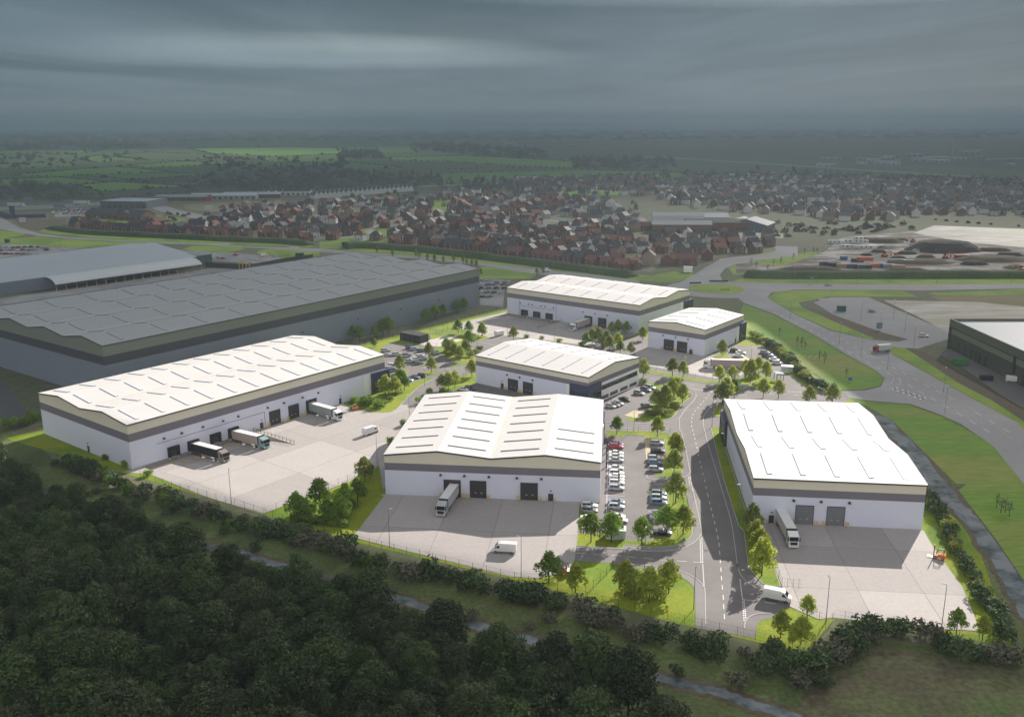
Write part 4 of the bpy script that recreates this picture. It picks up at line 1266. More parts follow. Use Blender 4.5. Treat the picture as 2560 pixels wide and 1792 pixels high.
N_WOOD = woodland()
print("woodland", N_WOOD)
# ------------------------------------------------------------------ vehicles
TYRE = mat("tyre", (0.018, 0.018, 0.018), 0.85)
RIM = mat("alloy_rim", (0.45, 0.45, 0.46), 0.35, metal=0.7)
HEADLAMP = mat("headlamp_lens", (0.7, 0.72, 0.75), 0.1, spec=0.8)
TAILLAMP = mat("tail_lamp", (0.35, 0.012, 0.012), 0.2)
CARGLASS = mat("car_glass", (0.015, 0.02, 0.024), 0.05, spec=0.9)
BLACKPLASTIC = mat("black_plastic", (0.025, 0.025, 0.027), 0.6)
CHASSIS = mat("chassis", (0.05, 0.05, 0.055), 0.6, (0.035, 0.035, 0.04), 2.0)
PLATE_Y = mat("yellow_plate", (0.65, 0.45, 0.04), 0.5)
def paint(name, c):
    return mat("paint_" + name, c, 0.28, tuple(v * .92 for v in c), 0.8, spec=0.5, coat=0.5)
PAINTS = {'white': paint("white", (0.76, 0.76, 0.75)), 'silver': paint("silver", (0.42, 0.44, 0.46)), 'grey': paint("grey", (0.17, 0.19, 0.21)), 'black': paint("black", (0.02, 0.021, 0.023)),
          'blue': paint("blue", (0.03, 0.06, 0.28)), 'red': paint("red", (0.42, 0.025, 0.03)), 'slate': paint("slate_blue", (0.16, 0.22, 0.33)), 'teal': paint("teal", (0.24, 0.36, 0.38)),
          'bronze': paint("bronze", (0.25, 0.21, 0.19)), 'orange': paint("orange", (0.72, 0.17, 0.02))}
def wheel_mesh(r, w, m_rim=RIM):
    mb = MB()
    n = 12
    for side in (-1, 1):
        for k in range(n):
            a, b = 2 * math.pi * k / n, 2 * math.pi * (k + 1) / n
            y = side * w / 2
            q = [(r * math.cos(a), y, r * math.sin(a)), (r * math.cos(b), y, r * math.sin(b)), (r * .62 * math.cos(b), y, r * .62 * math.sin(b)), (r * .62 * math.cos(a), y, r * .62 * math.sin(a))]
            mb.face(q if side < 0 else q[::-1], TYRE)
            t = [(r * .62 * math.cos(a), y, r * .62 * math.sin(a)), (r * .62 * math.cos(b), y, r * .62 * math.sin(b)), (0, y + side * .02, 0)]
            mb.face(t if side < 0 else t[::-1], m_rim)
    for k in range(n):
        a, b = 2 * math.pi * k / n, 2 * math.pi * (k + 1) / n
        mb.face([(r * math.cos(a), -w / 2, r * math.sin(a)), (r * math.cos(a), w / 2, r * math.sin(a)), (r * math.cos(b), w / 2, r * math.sin(b)), (r * math.cos(b), -w / 2, r * math.sin(b))], TYRE)
    return mb.mesh("wheel")
CAR_WHEEL, VAN_WHEEL, TRUCK_WHEEL = wheel_mesh(.33, .22), wheel_mesh(.36, .24, STEEL), wheel_mesh(.52, .34, STEEL)
def put_wheel(me, parent, x, y, r):
    o = bpy.data.objects.new("wheel", me)
    COL.objects.link(o)
    o.parent = parent
    o.location = (x, y, r)
    return o
def loft(mb, secs, m, cap=True):
    """cross-sections along x: (x, [(half width, z) from sill up to roof centre])"""
    n = len(secs[0][1])
    rings = []
    for x, pr in secs:
        rings.append([(x, -w, z) for w, z in pr] + [(x, w, z) for w, z in reversed(pr)])
    k = 2 * n
    for a, b in zip(rings, rings[1:]):
        for i in range(k - 1):
            mb.face([a[i], a[i + 1], b[i + 1], b[i]], m)
        mb.face([a[k - 1], a[0], b[0], b[k - 1]], m)
    if cap:
        mb.face(rings[0], m)
        mb.face(rings[-1][::-1], m)
CAR_SHAPES = {   # (tail x, roof rear, roof front, screen foot, nose, belt z, roof z, boot z)
    'suv': (-2.25, -1.75, 0.15, 0.95, 2.25, 1.02, 1.64, 1.02),
    'hatch': (-2.05, -1.55, 0.10, 0.95, 2.08, .92, 1.47, .92),
    'saloon': (-2.35, -0.95, 0.20, 1.10, 2.35, .90, 1.43, .97),
}
CAR_CACHE = {}
def car_proto(kind, colour):
    if (kind, colour) in CAR_CACHE:
        return CAR_CACHE[(kind, colour)]
    tail, rr, rf, sf, nose, belt, roof, boot = CAR_SHAPES[kind]
    P = PAINTS[colour]
    root = thing("car", "", "car")
    root["_free"] = 1
    W = .92 if kind == 'suv' else .88
    mb = MB()
    def sec(x, w, z0, z1, crown):
        return (x, [(w * .96, z0), (w, z0 + .22), (w, (z0 + z1) / 2 + .1), (w * .93, z1), (w * .5, z1 + crown)])
    loft(mb, [sec(tail, W * .86, .42, boot * .86, .0), sec(tail + .12, W * .95, .30, boot, .01), sec(tail + .6, W, .24, boot, .02), sec(0, W, .22, belt, .02),
              sec(sf, W, .23, belt * .98, .04), sec(nose - .55, W * .97, .26, belt * .84, .03), sec(nose - .12, W * .90, .30, belt * .70, .0), sec(nose, W * .80, .40, belt * .60, .0)], P)
    body = mb.build("body", root, fix=True)
    mb = MB()
    loft(mb, [(tail + .10 if kind != 'saloon' else tail + .75, [(W * .86, belt - .05), (W * .84, belt - .04)]), (rr, [(W * .90, belt - .05), (W * .70, roof - .07)]),
              (rf, [(W * .92, belt - .05), (W * .70, roof - .06)]), (sf, [(W * .90, belt - .06), (W * .86, belt - .05)])], CARGLASS)
    mb.build("windows", root, fix=True)
    mb = MB()
    loft(mb, [(rr - .14, [(W * .66, roof - .08), (W * .60, roof - .04)]), (rr + .3, [(W * .72, roof - .07), (W * .58, roof)]), ((rr + rf) / 2, [(W * .72, roof - .06), (W * .58, roof + .015)]),
              (rf - .1, [(W * .72, roof - .065), (W * .58, roof - .005)]), (rf + .10, [(W * .68, roof - .09), (W * .58, roof - .06)])], P)
    for y in (-1, 1):     # pillars
        for xa, xb, za in ((rf + .02, sf - .03, roof - .08), ((rr + rf) / 2, (rr + rf) / 2 - .02, roof - .08), (rr, max(tail + .14, rr - .5), roof - .08)):
            mb.tube((xa, y * W * .72, za), (xb, y * W * .905, belt - .02), .035, .045, P, 4)
    mb.build("roof", root, fix=True)
    wr = .36 if kind == 'suv' else .33
    for x in (tail + .85, nose - .85):
        for y in (-W + .08, W - .08):
            put_wheel(CAR_WHEEL, root, x, y, wr)
    for y in (-1, 1):
        mb = MB(); mb.box(nose - .22, nose - .03, y * W * .62 - .17, y * W * .62 + .17, belt * .60, belt * .72, HEADLAMP); mb.build("headlight", root)
        mb = MB(); mb.box(tail + .0, tail + .10, y * W * .68 - .15, y * W * .68 + .15, boot * .72, boot * .88, TAILLAMP); mb.build("tail_light", root)
        mb = MB(); mb.box(sf - .35, sf - .18, y * (W + .10) - .09, y * (W + .10) + .09, belt - .03, belt + .13, P); mb.build("wing_mirror", root)
    CAR_CACHE[(kind, colour)] = root
    return root
CNAME = {'suv': 'tall car', 'hatch': 'hatchback', 'saloon': 'saloon car'}
def park(k, x, y, ang, kind, colour, label, group, zoff=.06, side=.85):
    """(x, y): foot of the near side of the car in the photo"""
    g = G(k, x, y) if k is not None else (x, y)
    d = Vector((g[0], g[1], 0)); d.normalize()
    return place(car_proto(kind, colour), (g[0] + d.x * side, g[1] + d.y * side, zoff), ang, label, group)
def park_list(k, lst, ang, phrase, group, order="from the back", zoff=.06):
    for i, (x, y, kind, colour) in enumerate(lst):
        a = ang
        cw = {'slate': 'slate blue', 'teal': 'teal'}.get(colour, colour)
        park(k, x, y, a, kind, colour, f"{cw} {CNAME[kind]}, {nth(i)} {order} {phrase}", group, zoff)
ED = math.atan2(-0.1074, 0.9942)
park_list(12, [(460, 440, 'saloon', 'blue'), (460, 488, 'suv', 'red'), (455, 612, 'saloon', 'white'), (457, 672, 'saloon', 'white'), (452, 748, 'saloon', 'silver'), (450, 898, 'saloon', 'white'), (460, 1000, 'suv', 'white'),
               (462, 1062, 'saloon', 'white'), (462, 1128, 'suv', 'silver'), (462, 1188, 'suv', 'white'), (455, 1290, 'suv', 'silver'), (455, 1560, 'saloon', 'slate')], ED, "in the long row beside the front warehouse", "cars in the long row")
park_list(13, [(685, 205, 'suv', 'silver'), (700, 345, 'hatch', 'white'), (720, 400, 'saloon', 'white')], ED, "at the near end of the long row", "cars at the near end of the long row")
park_list(12, [(1235, 425, 'suv', 'silver'), (1250, 580, 'suv', 'black'), (1190, 720, 'suv', 'silver'), (1200, 805, 'suv', 'slate'), (1210, 930, 'suv', 'silver'), (1265, 1400, 'suv', 'slate'), (1262, 1480, 'suv', 'silver'), (1268, 1575, 'suv', 'slate')], ED, "in the row along the road trees", "cars in the road-side row")
park_list(13, [(1270, 300, 'saloon', 'white'), (1290, 372, 'saloon', 'silver'), (1345, 580, 'saloon', 'black')], ED, "partly hidden by the car park end trees", "cars under the end trees")
park_list(13, [(300, 190, 'suv', 'white'), (300, 258, 'suv', 'grey'), (290, 372, 'saloon', 'white')], ED, "by the corner of the front warehouse", "cars at the front warehouse corner", zoff=.10)
MA = R(-37.7)
def nose_list(k, lst, ang, phrase, group, order="from the left", zoff=.06, side=.5):
    if order.endswith('left'): lst = sorted(lst, key=lambda s: s[0])
    for i, (x, y, kind, colour) in enumerate(lst):
        cw = {'slate': 'slate blue'}.get(colour, colour)
        park(k, x, y, ang, kind, colour, f"{cw} {CNAME[kind]}, {nth(i)} {order} {phrase}", group, zoff, side)
nose_list(15, [(190, 865, 'hatch', 'silver'), (265, 845, 'hatch', 'grey'), (330, 815, 'hatch', 'silver'), (440, 745, 'saloon', 'black'), (700, 635, 'suv', 'silver'), (820, 575, 'suv', 'grey'), (900, 535, 'suv', 'silver')], MA, "below the office windows", "cars below the office windows")
nose_list(15, [(835, 865, 'suv', 'grey')], R(15), "alone beside the road island thicket", "car beside the island")
nose_list(14, [(560, 245, 'suv', 'black'), (640, 275, 'saloon', 'white'), (610, 318, 'saloon', 'white')], R(-18), "beside the square warehouse", "cars beside the square warehouse", "from the back")
nose_list(14, [(985, 270, 'suv', 'silver'), (1030, 300, 'suv', 'black'), (1085, 340, 'hatch', 'slate'), (1120, 375, 'saloon', 'white'), (1170, 425, 'suv', 'white'), (1040, 318, 'suv', 'black')], R(-16), "along the hedge of the second car park", "cars along the hedge", "from the back")
LC = R(20)
nose_list(11, [(485, 565, 'suv', 'silver'), (500, 630, 'saloon', 'silver'), (650, 620, 'suv', 'silver'), (790, 630, 'hatch', 'grey'), (840, 525, 'suv', 'blue'), (900, 545, 'suv', 'silver'), (1000, 570, 'suv', 'grey'),
               (830, 720, 'suv', 'silver'), (790, 680, 'suv', 'grey'), (915, 690, 'saloon', 'white'), (985, 650, 'suv', 'white'), (1010, 680, 'suv', 'silver'), (960, 750, 'hatch', 'grey'), (1215, 595, 'saloon', 'white'),
               (590, 780, 'suv', 'white'), (640, 790, 'suv', 'silver'), (570, 830, 'suv', 'silver'), (600, 850, 'suv', 'grey'), (530, 860, 'saloon', 'slate')], LC, "in the far car park", "cars in the far car park", "from left")
nose_list(11, [(800, 990, 'suv', 'slate'), (900, 950, 'saloon', 'grey'), (1005, 930, 'hatch', 'black')], R(-22), "along the lawn by the navy entrance", "cars by the navy entrance")
nose_list(11, [(1600, 1130, 'saloon', 'white'), (1690, 1120, 'suv', 'black')], R(-30), "behind the front warehouse roof", "cars behind the front warehouse")

# --- vans
def van_proto():
    root = thing("van", "", "van")
    root["_free"] = 1
    P = PAINTS['white']
    mb = MB()
    s = lambda x, w, z0, z1: (x, [(w * .97, z0), (w, z0 + .3), (w, z1 * .72), (w * .90, z1 - .12), (w * .78, z1)])
    loft(mb, [s(-3.0, .98, .45, 2.55), s(-2.9, 1.0, .35, 2.62), s(.9, 1.0, .33, 2.62), s(1.45, .98, .33, 2.45), s(2.15, .97, .33, 1.55), s(2.75, .93, .35, 1.22), s(2.98, .85, .42, 1.0)], P)
    mb.build("body", root, fix=True)
    mb = MB(); mb.hexa([(1.52, -.72, 2.30), (2.12, -.80, 1.60), (2.12, .80, 1.60), (1.52, .72, 2.30), (1.58, -.72, 2.36), (2.20, -.80, 1.62), (2.20, .80, 1.62), (1.58, .72, 2.36)], CARGLASS)
    mb.build("windscreen", root, fix=True)
    for y in (-1, 1):
        mb = MB(); mb.hexa([(1.0, y * .90, 1.45), (1.95, y * .90, 1.42), (1.45, y * .90, 2.1), (1.0, y * .90, 2.1), (1.0, y * 1.015, 1.45), (1.95, y * 1.0, 1.42), (1.45, y * .99, 2.05), (1.0, y * .99, 2.05)], CARGLASS)
        mb.build("side_window", root, fix=True)
        mb = MB(); mb.box(2.75, 2.93, y * .62 - .16, y * .62 + .16, .82, 1.08, HEADLAMP); mb.build("headlight", root)
        mb = MB(); mb.box(-3.02, -2.95, y * .88 - .07, y * .88 + .07, .9, 1.6, TAILLAMP); mb.build("tail_light", root)
        mb = MB(); mb.box(1.85, 2.0, y * 1.15 - .1, y * 1.15 + .1, 1.4, 1.75, BLACKPLASTIC); mb.build("wing_mirror", root)
        mb = MB(); mb.box(-2.6, 2.3, y * 1.0 - .02, y * 1.0 + .02, .42, .60, BLACKPLASTIC); mb.build("side_strip", root)
    for x in (-1.85, 1.95):
        for y in (-.88, .88):
            put_wheel(VAN_WHEEL, root, x, y, .36)
    return root
VAN = van_proto()
def van_at(k, x, y, ang, label, group="white delivery vans", side=1.0, z=.10):
    g = G(k, x, y); d = Vector((g[0], g[1], 0)).normalized()
    return place(VAN, (g[0] + d.x * side, g[1] + d.y * side, z), ang, label, group)
van_at(3, 960, 1300, R(172), "white van standing alone in the front yard before the central warehouse")
van_at(16, 1745, 590, R(-24), "white van turning in at the right yard gate")
van_at(2, 1050, 1078, R(50), "white van seen from behind in the wide concrete yard")
van_at(11, 2115, 345, R(52), "white van at the far gate beyond the office warehouse roof", z=.1)
# --- articulated lorries
def lorry_proto(colour, side_c, roof_c=(0.74, 0.73, 0.71)):
    key = "lorry_side_" + colour + str(side_c[0])
    SIDE = mat(key, side_c, 0.6, tuple(v * .9 for v in side_c), 1.2, stretch=(0, 1, 1))
    RF = mat("trailer_roof", roof_c, 0.6, tuple(v * .93 for v in roof_c), 0.5)
    P = PAINTS[colour]
    root = thing("articulated_lorry", "", "lorry")
    root["_free"] = 1
    mb = MB()
    mb.box(-8.3, 5.2, -1.26, 1.26, 1.15, 3.95, SIDE, RF)
    tr = mb.build("trailer", root)
    mb = MB()
    for y in (-1.27, 1.27):
        for z in (1.18, 3.92):
            mb.box(-8.3, 5.2, y - .03, y + .03, z - .06, z + .06, STEEL)
        for k in range(1, 13):
            x = -8.3 + 13.5 * k / 13
            mb.box(x - .02, x + .02, y - .015, y + .015, 1.2, 3.88, BLACKPLASTIC if colour == 'bronze' else STEEL)
    mb.build("curtain_straps", tr)
    mb = MB(); mb.box(-8.36, -8.3, -1.27, 1.27, 1.1, 3.98, STEEL); mb.build("rear_doors", tr)
    mb = MB(); mb.box(5.21, 5.27, -1.27, 1.27, 1.15, 3.95, TRIM); mb.build("headboard", tr)
    mb = MB(); mb.box(-8.3, 8.0, -.5, .5, .72, 1.12, CHASSIS)
    for y in (-1, 1):
        mb.box(-2.6, 1.8, y * 1.15 - .04, y * 1.15 + .04, .45, 1.0, STEEL)
    mb.build("chassis", root)
    for x in (-6.9, -5.6, -4.3):
        for y in (-1.0, 1.0):
            put_wheel(TRUCK_WHEEL, root, x, y, .52)
    for x in (3.9, 7.3):
        for y in (-1.02, 1.02):
            put_wheel(TRUCK_WHEEL, root, x, y, .52)
    mb = MB()
    prof = [(5.75, .95), (8.05, .45), (8.25, .9), (8.22, 1.9), (7.98, 3.0), (7.3, 3.35), (6.2, 3.75), (5.75, 3.6)]
    mb.profile(prof, -1.22, 1.22, P)
    mb.build("cab", root, fix=True)
    mb = MB(); mb.hexa([(8.235, -1.12, 1.95), (8.235, 1.12, 1.95), (8.0, 1.08, 2.95), (8.0, -1.08, 2.95), (8.28, -1.12, 1.95), (8.28, 1.12, 1.95), (8.06, 1.08, 2.95), (8.06, -1.08, 2.95)], CARGLASS); mb.build("windscreen", root, fix=True)
    mb = MB(); mb.box(8.24, 8.30, -.85, .85, .95, 1.7, BLACKPLASTIC); mb.build("grille", root)
    mb = MB(); mb.box(7.9, 8.42, -1.2, 1.2, .4, .78, P); mb.build("bumper", root)
    for y in (-1, 1):
        mb = MB(); mb.hexa([(6.9, y * 1.15, 2.0), (8.05, y * 1.15, 2.0), (7.9, y * 1.15, 2.8), (6.9, y * 1.15, 2.8), (6.9, y * 1.235, 2.0), (8.05, y * 1.235, 2.0), (7.9, y * 1.235, 2.8), (6.9, y * 1.235, 2.8)], CARGLASS); mb.build("side_window", root, fix=True)
        mb = MB(); mb.box(8.28, 8.44, y * .98 - .2, y * .98 + .2, .55, .85, HEADLAMP); mb.build("headlight", root)
        mb = MB(); mb.box(7.95, 8.15, y * 1.42 - .12, y * 1.42 + .12, 1.9, 2.75, BLACKPLASTIC); mb.build("wing_mirror", root)
        mb = MB(); mb.box(4.7, 6.6, y * 1.12 - .06, y * 1.12 + .06, .5, 1.0, P); mb.build("side_skirt", root)
    return root
def lorry(proto, n, edge, s, gap, ang, label, z=.1):
    """stand the lorry with its tail against a wall of building n"""
    b = BL[n]
    if edge == 'B':
        out = (-b[1][0], -b[1][1]); p = bw(n, 0, s)
    else:
        out = (-b[2][0], -b[2][1]); p = bw(n, s, 0)
    a = math.atan2(out[1], out[0])
    place(proto, (p[0] + out[0] * (8.36 + gap), p[1] + out[1] * (8.36 + gap), z), a + ang, label, "articulated lorries at the warehouses")
    return a
dl = lorry(lorry_proto('bronze', (0.03, 0.028, 0.028)), 'L', 'B', 21.0, .8, 0, "lorry with black curtain trailer backed to the dock shelters", -.55)
o = [o for o in COL.objects if o.get('label', '') == "lorry with black curtain trailer backed to the dock shelters"][0]
o.rotation_euler = (0, R(-3.5), o.rotation_euler.z)
lorry(lorry_proto('teal', (0.50, 0.41, 0.34)), 'L', 'B', 36.1, .8, 0, "lorry with cream trailer and teal cab beside the ramp", -.55)
o = [o for o in COL.objects if o.get('label', '') == "lorry with cream trailer and teal cab beside the ramp"][0]
o.rotation_euler = (0, R(-3.5), o.rotation_euler.z)
lorry(lorry_proto('white', (0.32, 0.36, 0.35)), 'L', 'B', 69.1, -1.5, 0, "lorry with grey-green curtain trailer by the roller doors of the longest warehouse")
lorry(lorry_proto('silver', (0.52, 0.52, 0.51)), 'E', 'A', 40.6, -3.0, R(-6), "silver lorry backed into the central front warehouse")
lorry(lorry_proto('white', (0.62, 0.60, 0.57)), 'R', 'B', 7.6, -2.0, R(3), "white lorry in front of the right warehouse")
lorry(lorry_proto('white', (0.46, 0.35, 0.34)), 'D', 'A', 29.5, -1.0, 0, "lorry with pinkish trailer backed into the farthest sunlit warehouse")
g = G(14, 390, 490)
place(lorry_proto('white', (0.45, 0.34, 0.33)), (g[0] + .4, g[1] + 1.2, .1), R(172), "pinkish curtain trailer lorry parked broadside in the square warehouse yard", "articulated lorries at the warehouses")
# --- forklifts
def forklift_proto():
    root = thing("forklift", "", "forklift")
    root["_free"] = 1
    O, K = PAINTS['orange'], BLACKPLASTIC
    mb = MB(); mb.profile([(-1.25, .35), (.75, .3), (.8, .75), (.25, .8), (.1, .95), (-.95, 1.2), (-1.3, 1.0)], -.58, .58, O); mb.build("body", root, fix=True)
    mb = MB(); mb.box(-.55, 0, -.3, .3, .95, 1.12, K); mb.box(-.62, -.5, -.3, .3, 1.1, 1.6, K); mb.build("seat", root)
    mb = MB()
    for y in (-.52, .52):
        mb.tube((.55, y, .75), (.15, y, 2.25), .05, .05, K, 4); mb.tube((-.95, y, 1.1), (-.85, y, 2.25), .05, .05, K, 4)
        mb.tube((.15, y, 2.25), (-.85, y, 2.25), .05, .05, K, 4)
    for k in range(6):
        x = .15 - k * .2
        mb.box(x - .03, x + .03, -.52, .52, 2.22, 2.28, K)
    mb.build("overhead_guard", root)
    mb = MB()
    for y in (-.36, .36):
        mb.box(.88, 1.02, y - .06, y + .06, .1, 2.9, K)
    for z in (.3, 1.4, 2.8):
        mb.box(.9, 1.0, -.42, .42, z, z + .12, K)
    mb.build("mast", root)
    for y in (-.3, .3):
        mb = MB(); mb.box(1.03, 2.1, y - .06, y + .06, .16, .22, STEEL); mb.build("fork", root)
    for x, r in ((.6, .33), (-.85, .28)):
        for y in (-.5, .5):
            o = put_wheel(CAR_WHEEL, root, x, y, r); o.scale = (r / .33, 1, r / .33)
    return root
FORK = forklift_proto()
for k, x, y, a, lab in ((18, 710, 700, R(150), "orange forklift at the edge of the right yard"), (3, 1355, 1440, R(160), "orange forklift half hidden between two trees in the front yard"), (2, 915, 880, R(200), "orange forklift beside the dark thicket in the wide yard")):
    g = G(k, x, y)
    place(FORK, (g[0], g[1] + .4, .1), a, lab, "orange forklifts", 1.15)
# ------------------------------------------------------------------ roads, verges and water outside the park
VERGE = mat("rough_verge", (0.16, 0.27, 0.022), 0.95, (0.22, 0.27, 0.04), 0.08, 0.6, col3=(0.11, 0.20, 0.02), scale3=0.025, grain=(1.2, .3))
VERGE_STRIPE = mat("mown_bank", (0.14, 0.25, 0.022), 0.95, (0.095, 0.18, 0.018), 0.35, 0.5, stretch=(0.62, 0.12, 1.0), col3=(0.18, 0.21, 0.04), scale3=0.03, grain=(1.3, .32))
BANKGRASS = mat("bank_grass", (0.085, 0.135, 0.03), 0.95, (0.12, 0.115, 0.05), 0.06, 0.6, col3=(0.06, 0.085, 0.025), scale3=0.03, grain=(1.0, .4))
BROWN = mat("brown_scrub_ground", (0.10, 0.072, 0.048), 0.95, (0.075, 0.068, 0.038), 0.12, 0.6, grain=(1.0, .4))
OUT_TAR = mat("worn_asphalt", (0.235, 0.235, 0.24), 0.85, (0.20, 0.20, 0.205), 0.08, 0.6, col3=(0.26, 0.26, 0.265), scale3=0.02, grain=(.8, .08))
OUT_PATH = mat("worn_path", (0.30, 0.295, 0.29), 0.9, (0.25, 0.25, 0.245), 0.2)
CARPARK = mat("car_park_asphalt", (0.22, 0.22, 0.22), 0.9, (0.17, 0.17, 0.17), 0.05, 0.6, col3=(0.28, 0.28, 0.28), scale3=0.03)
WATER = mat("stream_water", (0.14, 0.165, 0.175), 0.8, (0.18, 0.205, 0.215), 0.25, 0.5, bump=0.1, bscale=1.5, spec=0.06, col3=(0.05, 0.065, 0.07), scale3=0.12)
MUD = mat("muddy_ground", (0.13, 0.10, 0.075), 0.9, (0.36, 0.35, 0.33), 0.09, 0.14, stretch=(0.1, 0.35, 1.0), col3=(0.075, 0.055, 0.042), scale3=0.05, grain=(.6, .35))
MUD_PALE = mat("pale_waterlogged_ground", (0.34, 0.335, 0.325), 0.7, (0.13, 0.12, 0.075), 0.09, 0.22, stretch=(0.15, 0.3, 1.0), col3=(0.20, 0.19, 0.12), scale3=0.02)
TAN = mat("tan_stubble", (0.19, 0.16, 0.085), 0.95, (0.15, 0.14, 0.07), 0.03)

# rough grass all round the park
sheet("bank", GP(0, (-500, 1010), (60, 1075), (170, 1180), (430, 1270), (880, 1400), (1280, 1500), (1660, 1610), (2000, 1665), (2090, 1590), (2520, 1650), (2660, 1500), (2800, 1900), (-700, 1900)), 0.012, BANKGRASS)
sheet("bank", GP(0, (2660, 1660), (2520, 1655), (2420, 1450), (2340, 1260), (2250, 1130), (2145, 1020), (2000, 890), (1870, 790), (1900, 770), (2150, 900), (2300, 1010), (2560, 1100), (2800, 1250)), 0.016, BANKGRASS)
sheet("rough_ground", GP(0, (2110, 1600), (2560, 1680), (2700, 1900), (1950, 1900), (2000, 1740)), 0.02, mat("brown_green_rough", (0.12, 0.105, 0.055), 0.95, (0.075, 0.115, 0.03), 0.09, 0.4, bump=0.5, bscale=1.0, col3=(0.085, 0.075, 0.04), scale3=0.05, grain=(.8, .45)))
# roads
ramped = GP(26, (-60, 590), (0, 640), (250, 735), (570, 905), (860, 1080), (1060, 1190), (1130, 1250), (1100, 1320), (980, 1348), (770, 1355), (790, 1400), (1000, 1430), (1340, 1460), (1560, 1540), (1740, 1620), (2000, 1800), (2240, 2100), (2600, 2100), (2200, 1615), (1800, 1400), (1500, 1230), (1190, 1060), (1170, 1000), (1400, 1015), (1640, 940), (1640, 880), (1000, 600), (700, 600), (560, 640), (720, 740), (1100, 880), (1320, 940), (1240, 960), (1030, 945), (700, 870), (420, 740), (250, 640), (190, 600), (220, 560), (400, 538), (1000, 540), (1400, 548), (2400, 534), (2400, 500), (1000, 497), (400, 487), (0, 475), (-60, 475))
sheet("road", ramped, 0.05, OUT_TAR)
rc = (127.4, 559.6)
def disc(r, n=40, sx=1.0):
    return [(rc[0] + r * math.cos(2 * math.pi * k / n), rc[1] + r * math.sin(2 * math.pi * k / n)) for k in range(n)]
sheet("road", disc(31), 0.056, OUT_TAR)
sheet("roundabout_island", disc(17.2), 0.16, VERGE)
ribbon("kerb", disc(17.2) + disc(17.2)[:1], .3, .06, KERB, h=.1)
sheet("road", GP(35, (760, 1330), (1010, 1200), (1200, 1080), (1330, 1010), (1390, 970), (2000, 905), (2150, 880), (2190, 850), (2130, 790), (2500, 800), (2500, 940), (2296, 955), (2000, 985), (1650, 1030), (1450, 1115), (1380, 1200), (1420, 1290), (1300, 1340)), 0.052, OUT_TAR)
sheet("road", GP(31, (-300, 60), (0, 90), (300, 260), (600, 345), (1000, 392), (2100, 462)) + GP(32, (700, 493), (1200, 530), (2296, 570)) + GP(33, (600, 853), (1500, 920), (2296, 1010)) + GP(34, (450, 1065), (900, 1120), (1500, 1180), (2296, 1290), (2296, 1350), (1500, 1240), (850, 1190), (0, 1050)) + GP(33, (1500, 960), (600, 900), (0, 850)) + GP(32, (1700, 580), (1150, 548), (700, 515), (0, 490)) + GP(31, (1600, 450), (1000, 415), (560, 375), (330, 330), (0, 270), (-300, 240)), 0.05, OUT_TAR)
sheet("road", GP(24, (1200, 200), (1330, 190), (1480, 240), (1830, 310), (1840, 320), (1560, 300), (1330, 250)), 0.08, OUT_TAR)
sheet("road", GP(21, (-100, 700), (300, 690), (700, 665), (1000, 655), (1290, 640), (1300, 650), (1000, 672), (700, 690), (300, 715), (-100, 725)), 0.09, OUT_TAR)
sheet("road", GP(22, (520, 570), (1180, 545), (1190, 556), (520, 582)), 0.12, OUT_TAR)
# verges
VZ = [.035]
def V(k, *p, m=VERGE, z=0.0):
    VZ[0] += .0005
    sheet("verge", GP(k, *p), VZ[0] + z * .05, m)
V(26, (0, 650), (250, 745), (570, 915), (850, 1085), (1050, 1190), (1125, 1250), (1090, 1312), (960, 1338), (760, 1345), (600, 1230), (300, 1030), (100, 860), (-40, 760), m=VERGE_STRIPE)
V(26, (840, 1410), (1000, 1440), (1330, 1470), (1550, 1550), (1720, 1630), (2012, 1800), (2245, 2095), (1700, 2100), (1400, 1800), (1200, 1600), (1000, 1480), m=VERGE_STRIPE)
V(18, (1000, -40), (1700, -40), (1700, 1200), (1540, 930), (1250, 500), (900, 40), m=VERGE_STRIPE)
V(26, (190, 600), (280, 545), (1000, 540), (1280, 552), (1400, 600), (1000, 595), (700, 592), (560, 620), (440, 640), (470, 680), (760, 810), (1040, 930), (1030, 942), (700, 860), (420, 735))
V(26, (1480, 570), (2400, 535), (2400, 580), (1900, 590), (1560, 590))
V(26, (1500, 595), (2400, 585), (2400, 700), (1900, 650), (1600, 640), m=TAN)
V(26, (1170, 1010), (1280, 1000), (1420, 1090), (1700, 1280), (2000, 1440), (2250, 1607), (2500, 1800), (2450, 1900), (2190, 1610), (1800, 1395), (1500, 1225), (1190, 1055))
V(26, (1290, 1000), (1450, 1040), (1800, 1240), (2250, 1440), (2500, 1600), (2500, 1790), (2250, 1600), (2000, 1430), (1700, 1270), (1430, 1090), m=BROWN, z=.04)
V(26, (470, 680), (560, 690), (1000, 830), (1330, 940), (1100, 945), (760, 810), m=BROWN, z=.04)
V(26, (0, 300), (300, 280), (500, 235), (700, 235), (680, 290), (400, 350), (100, 410), (-80, 415), (-120, 360))
V(26, (0, 440), (2400, 440), (2400, 500), (1000, 496), (300, 484), (0, 474), (-100, 470), m=VERGE)
V(35, (0, 1170), (400, 1210), (740, 1150), (850, 1180), (1020, 1180), (960, 1240), (700, 1310), (300, 1290), (0, 1240))
V(35, (1390, 975), (1500, 990), (2000, 905), (2150, 880), (2190, 855), (2130, 840), (1900, 900), (1600, 950), (1430, 965))
V(31, (0, 290), (290, 295), (380, 350), (200, 385), (0, 410))
V(31, (0, 410), (400, 395), (560, 385), (1000, 425), (1600, 458), (2100, 480), (1200, 545), (700, 520), (0, 490))
V(31, (0, 150), (110, 240), (0, 255)); V(31, (200, 140), (960, 130), (960, 240), (700, 245), (690, 300), (420, 285), (280, 210), m=BROWN)
V(31, (680, 250), (1400, 330), (2296, 380), (2296, 465), (2100, 460), (1300, 400), (560, 320), m=VERGE)
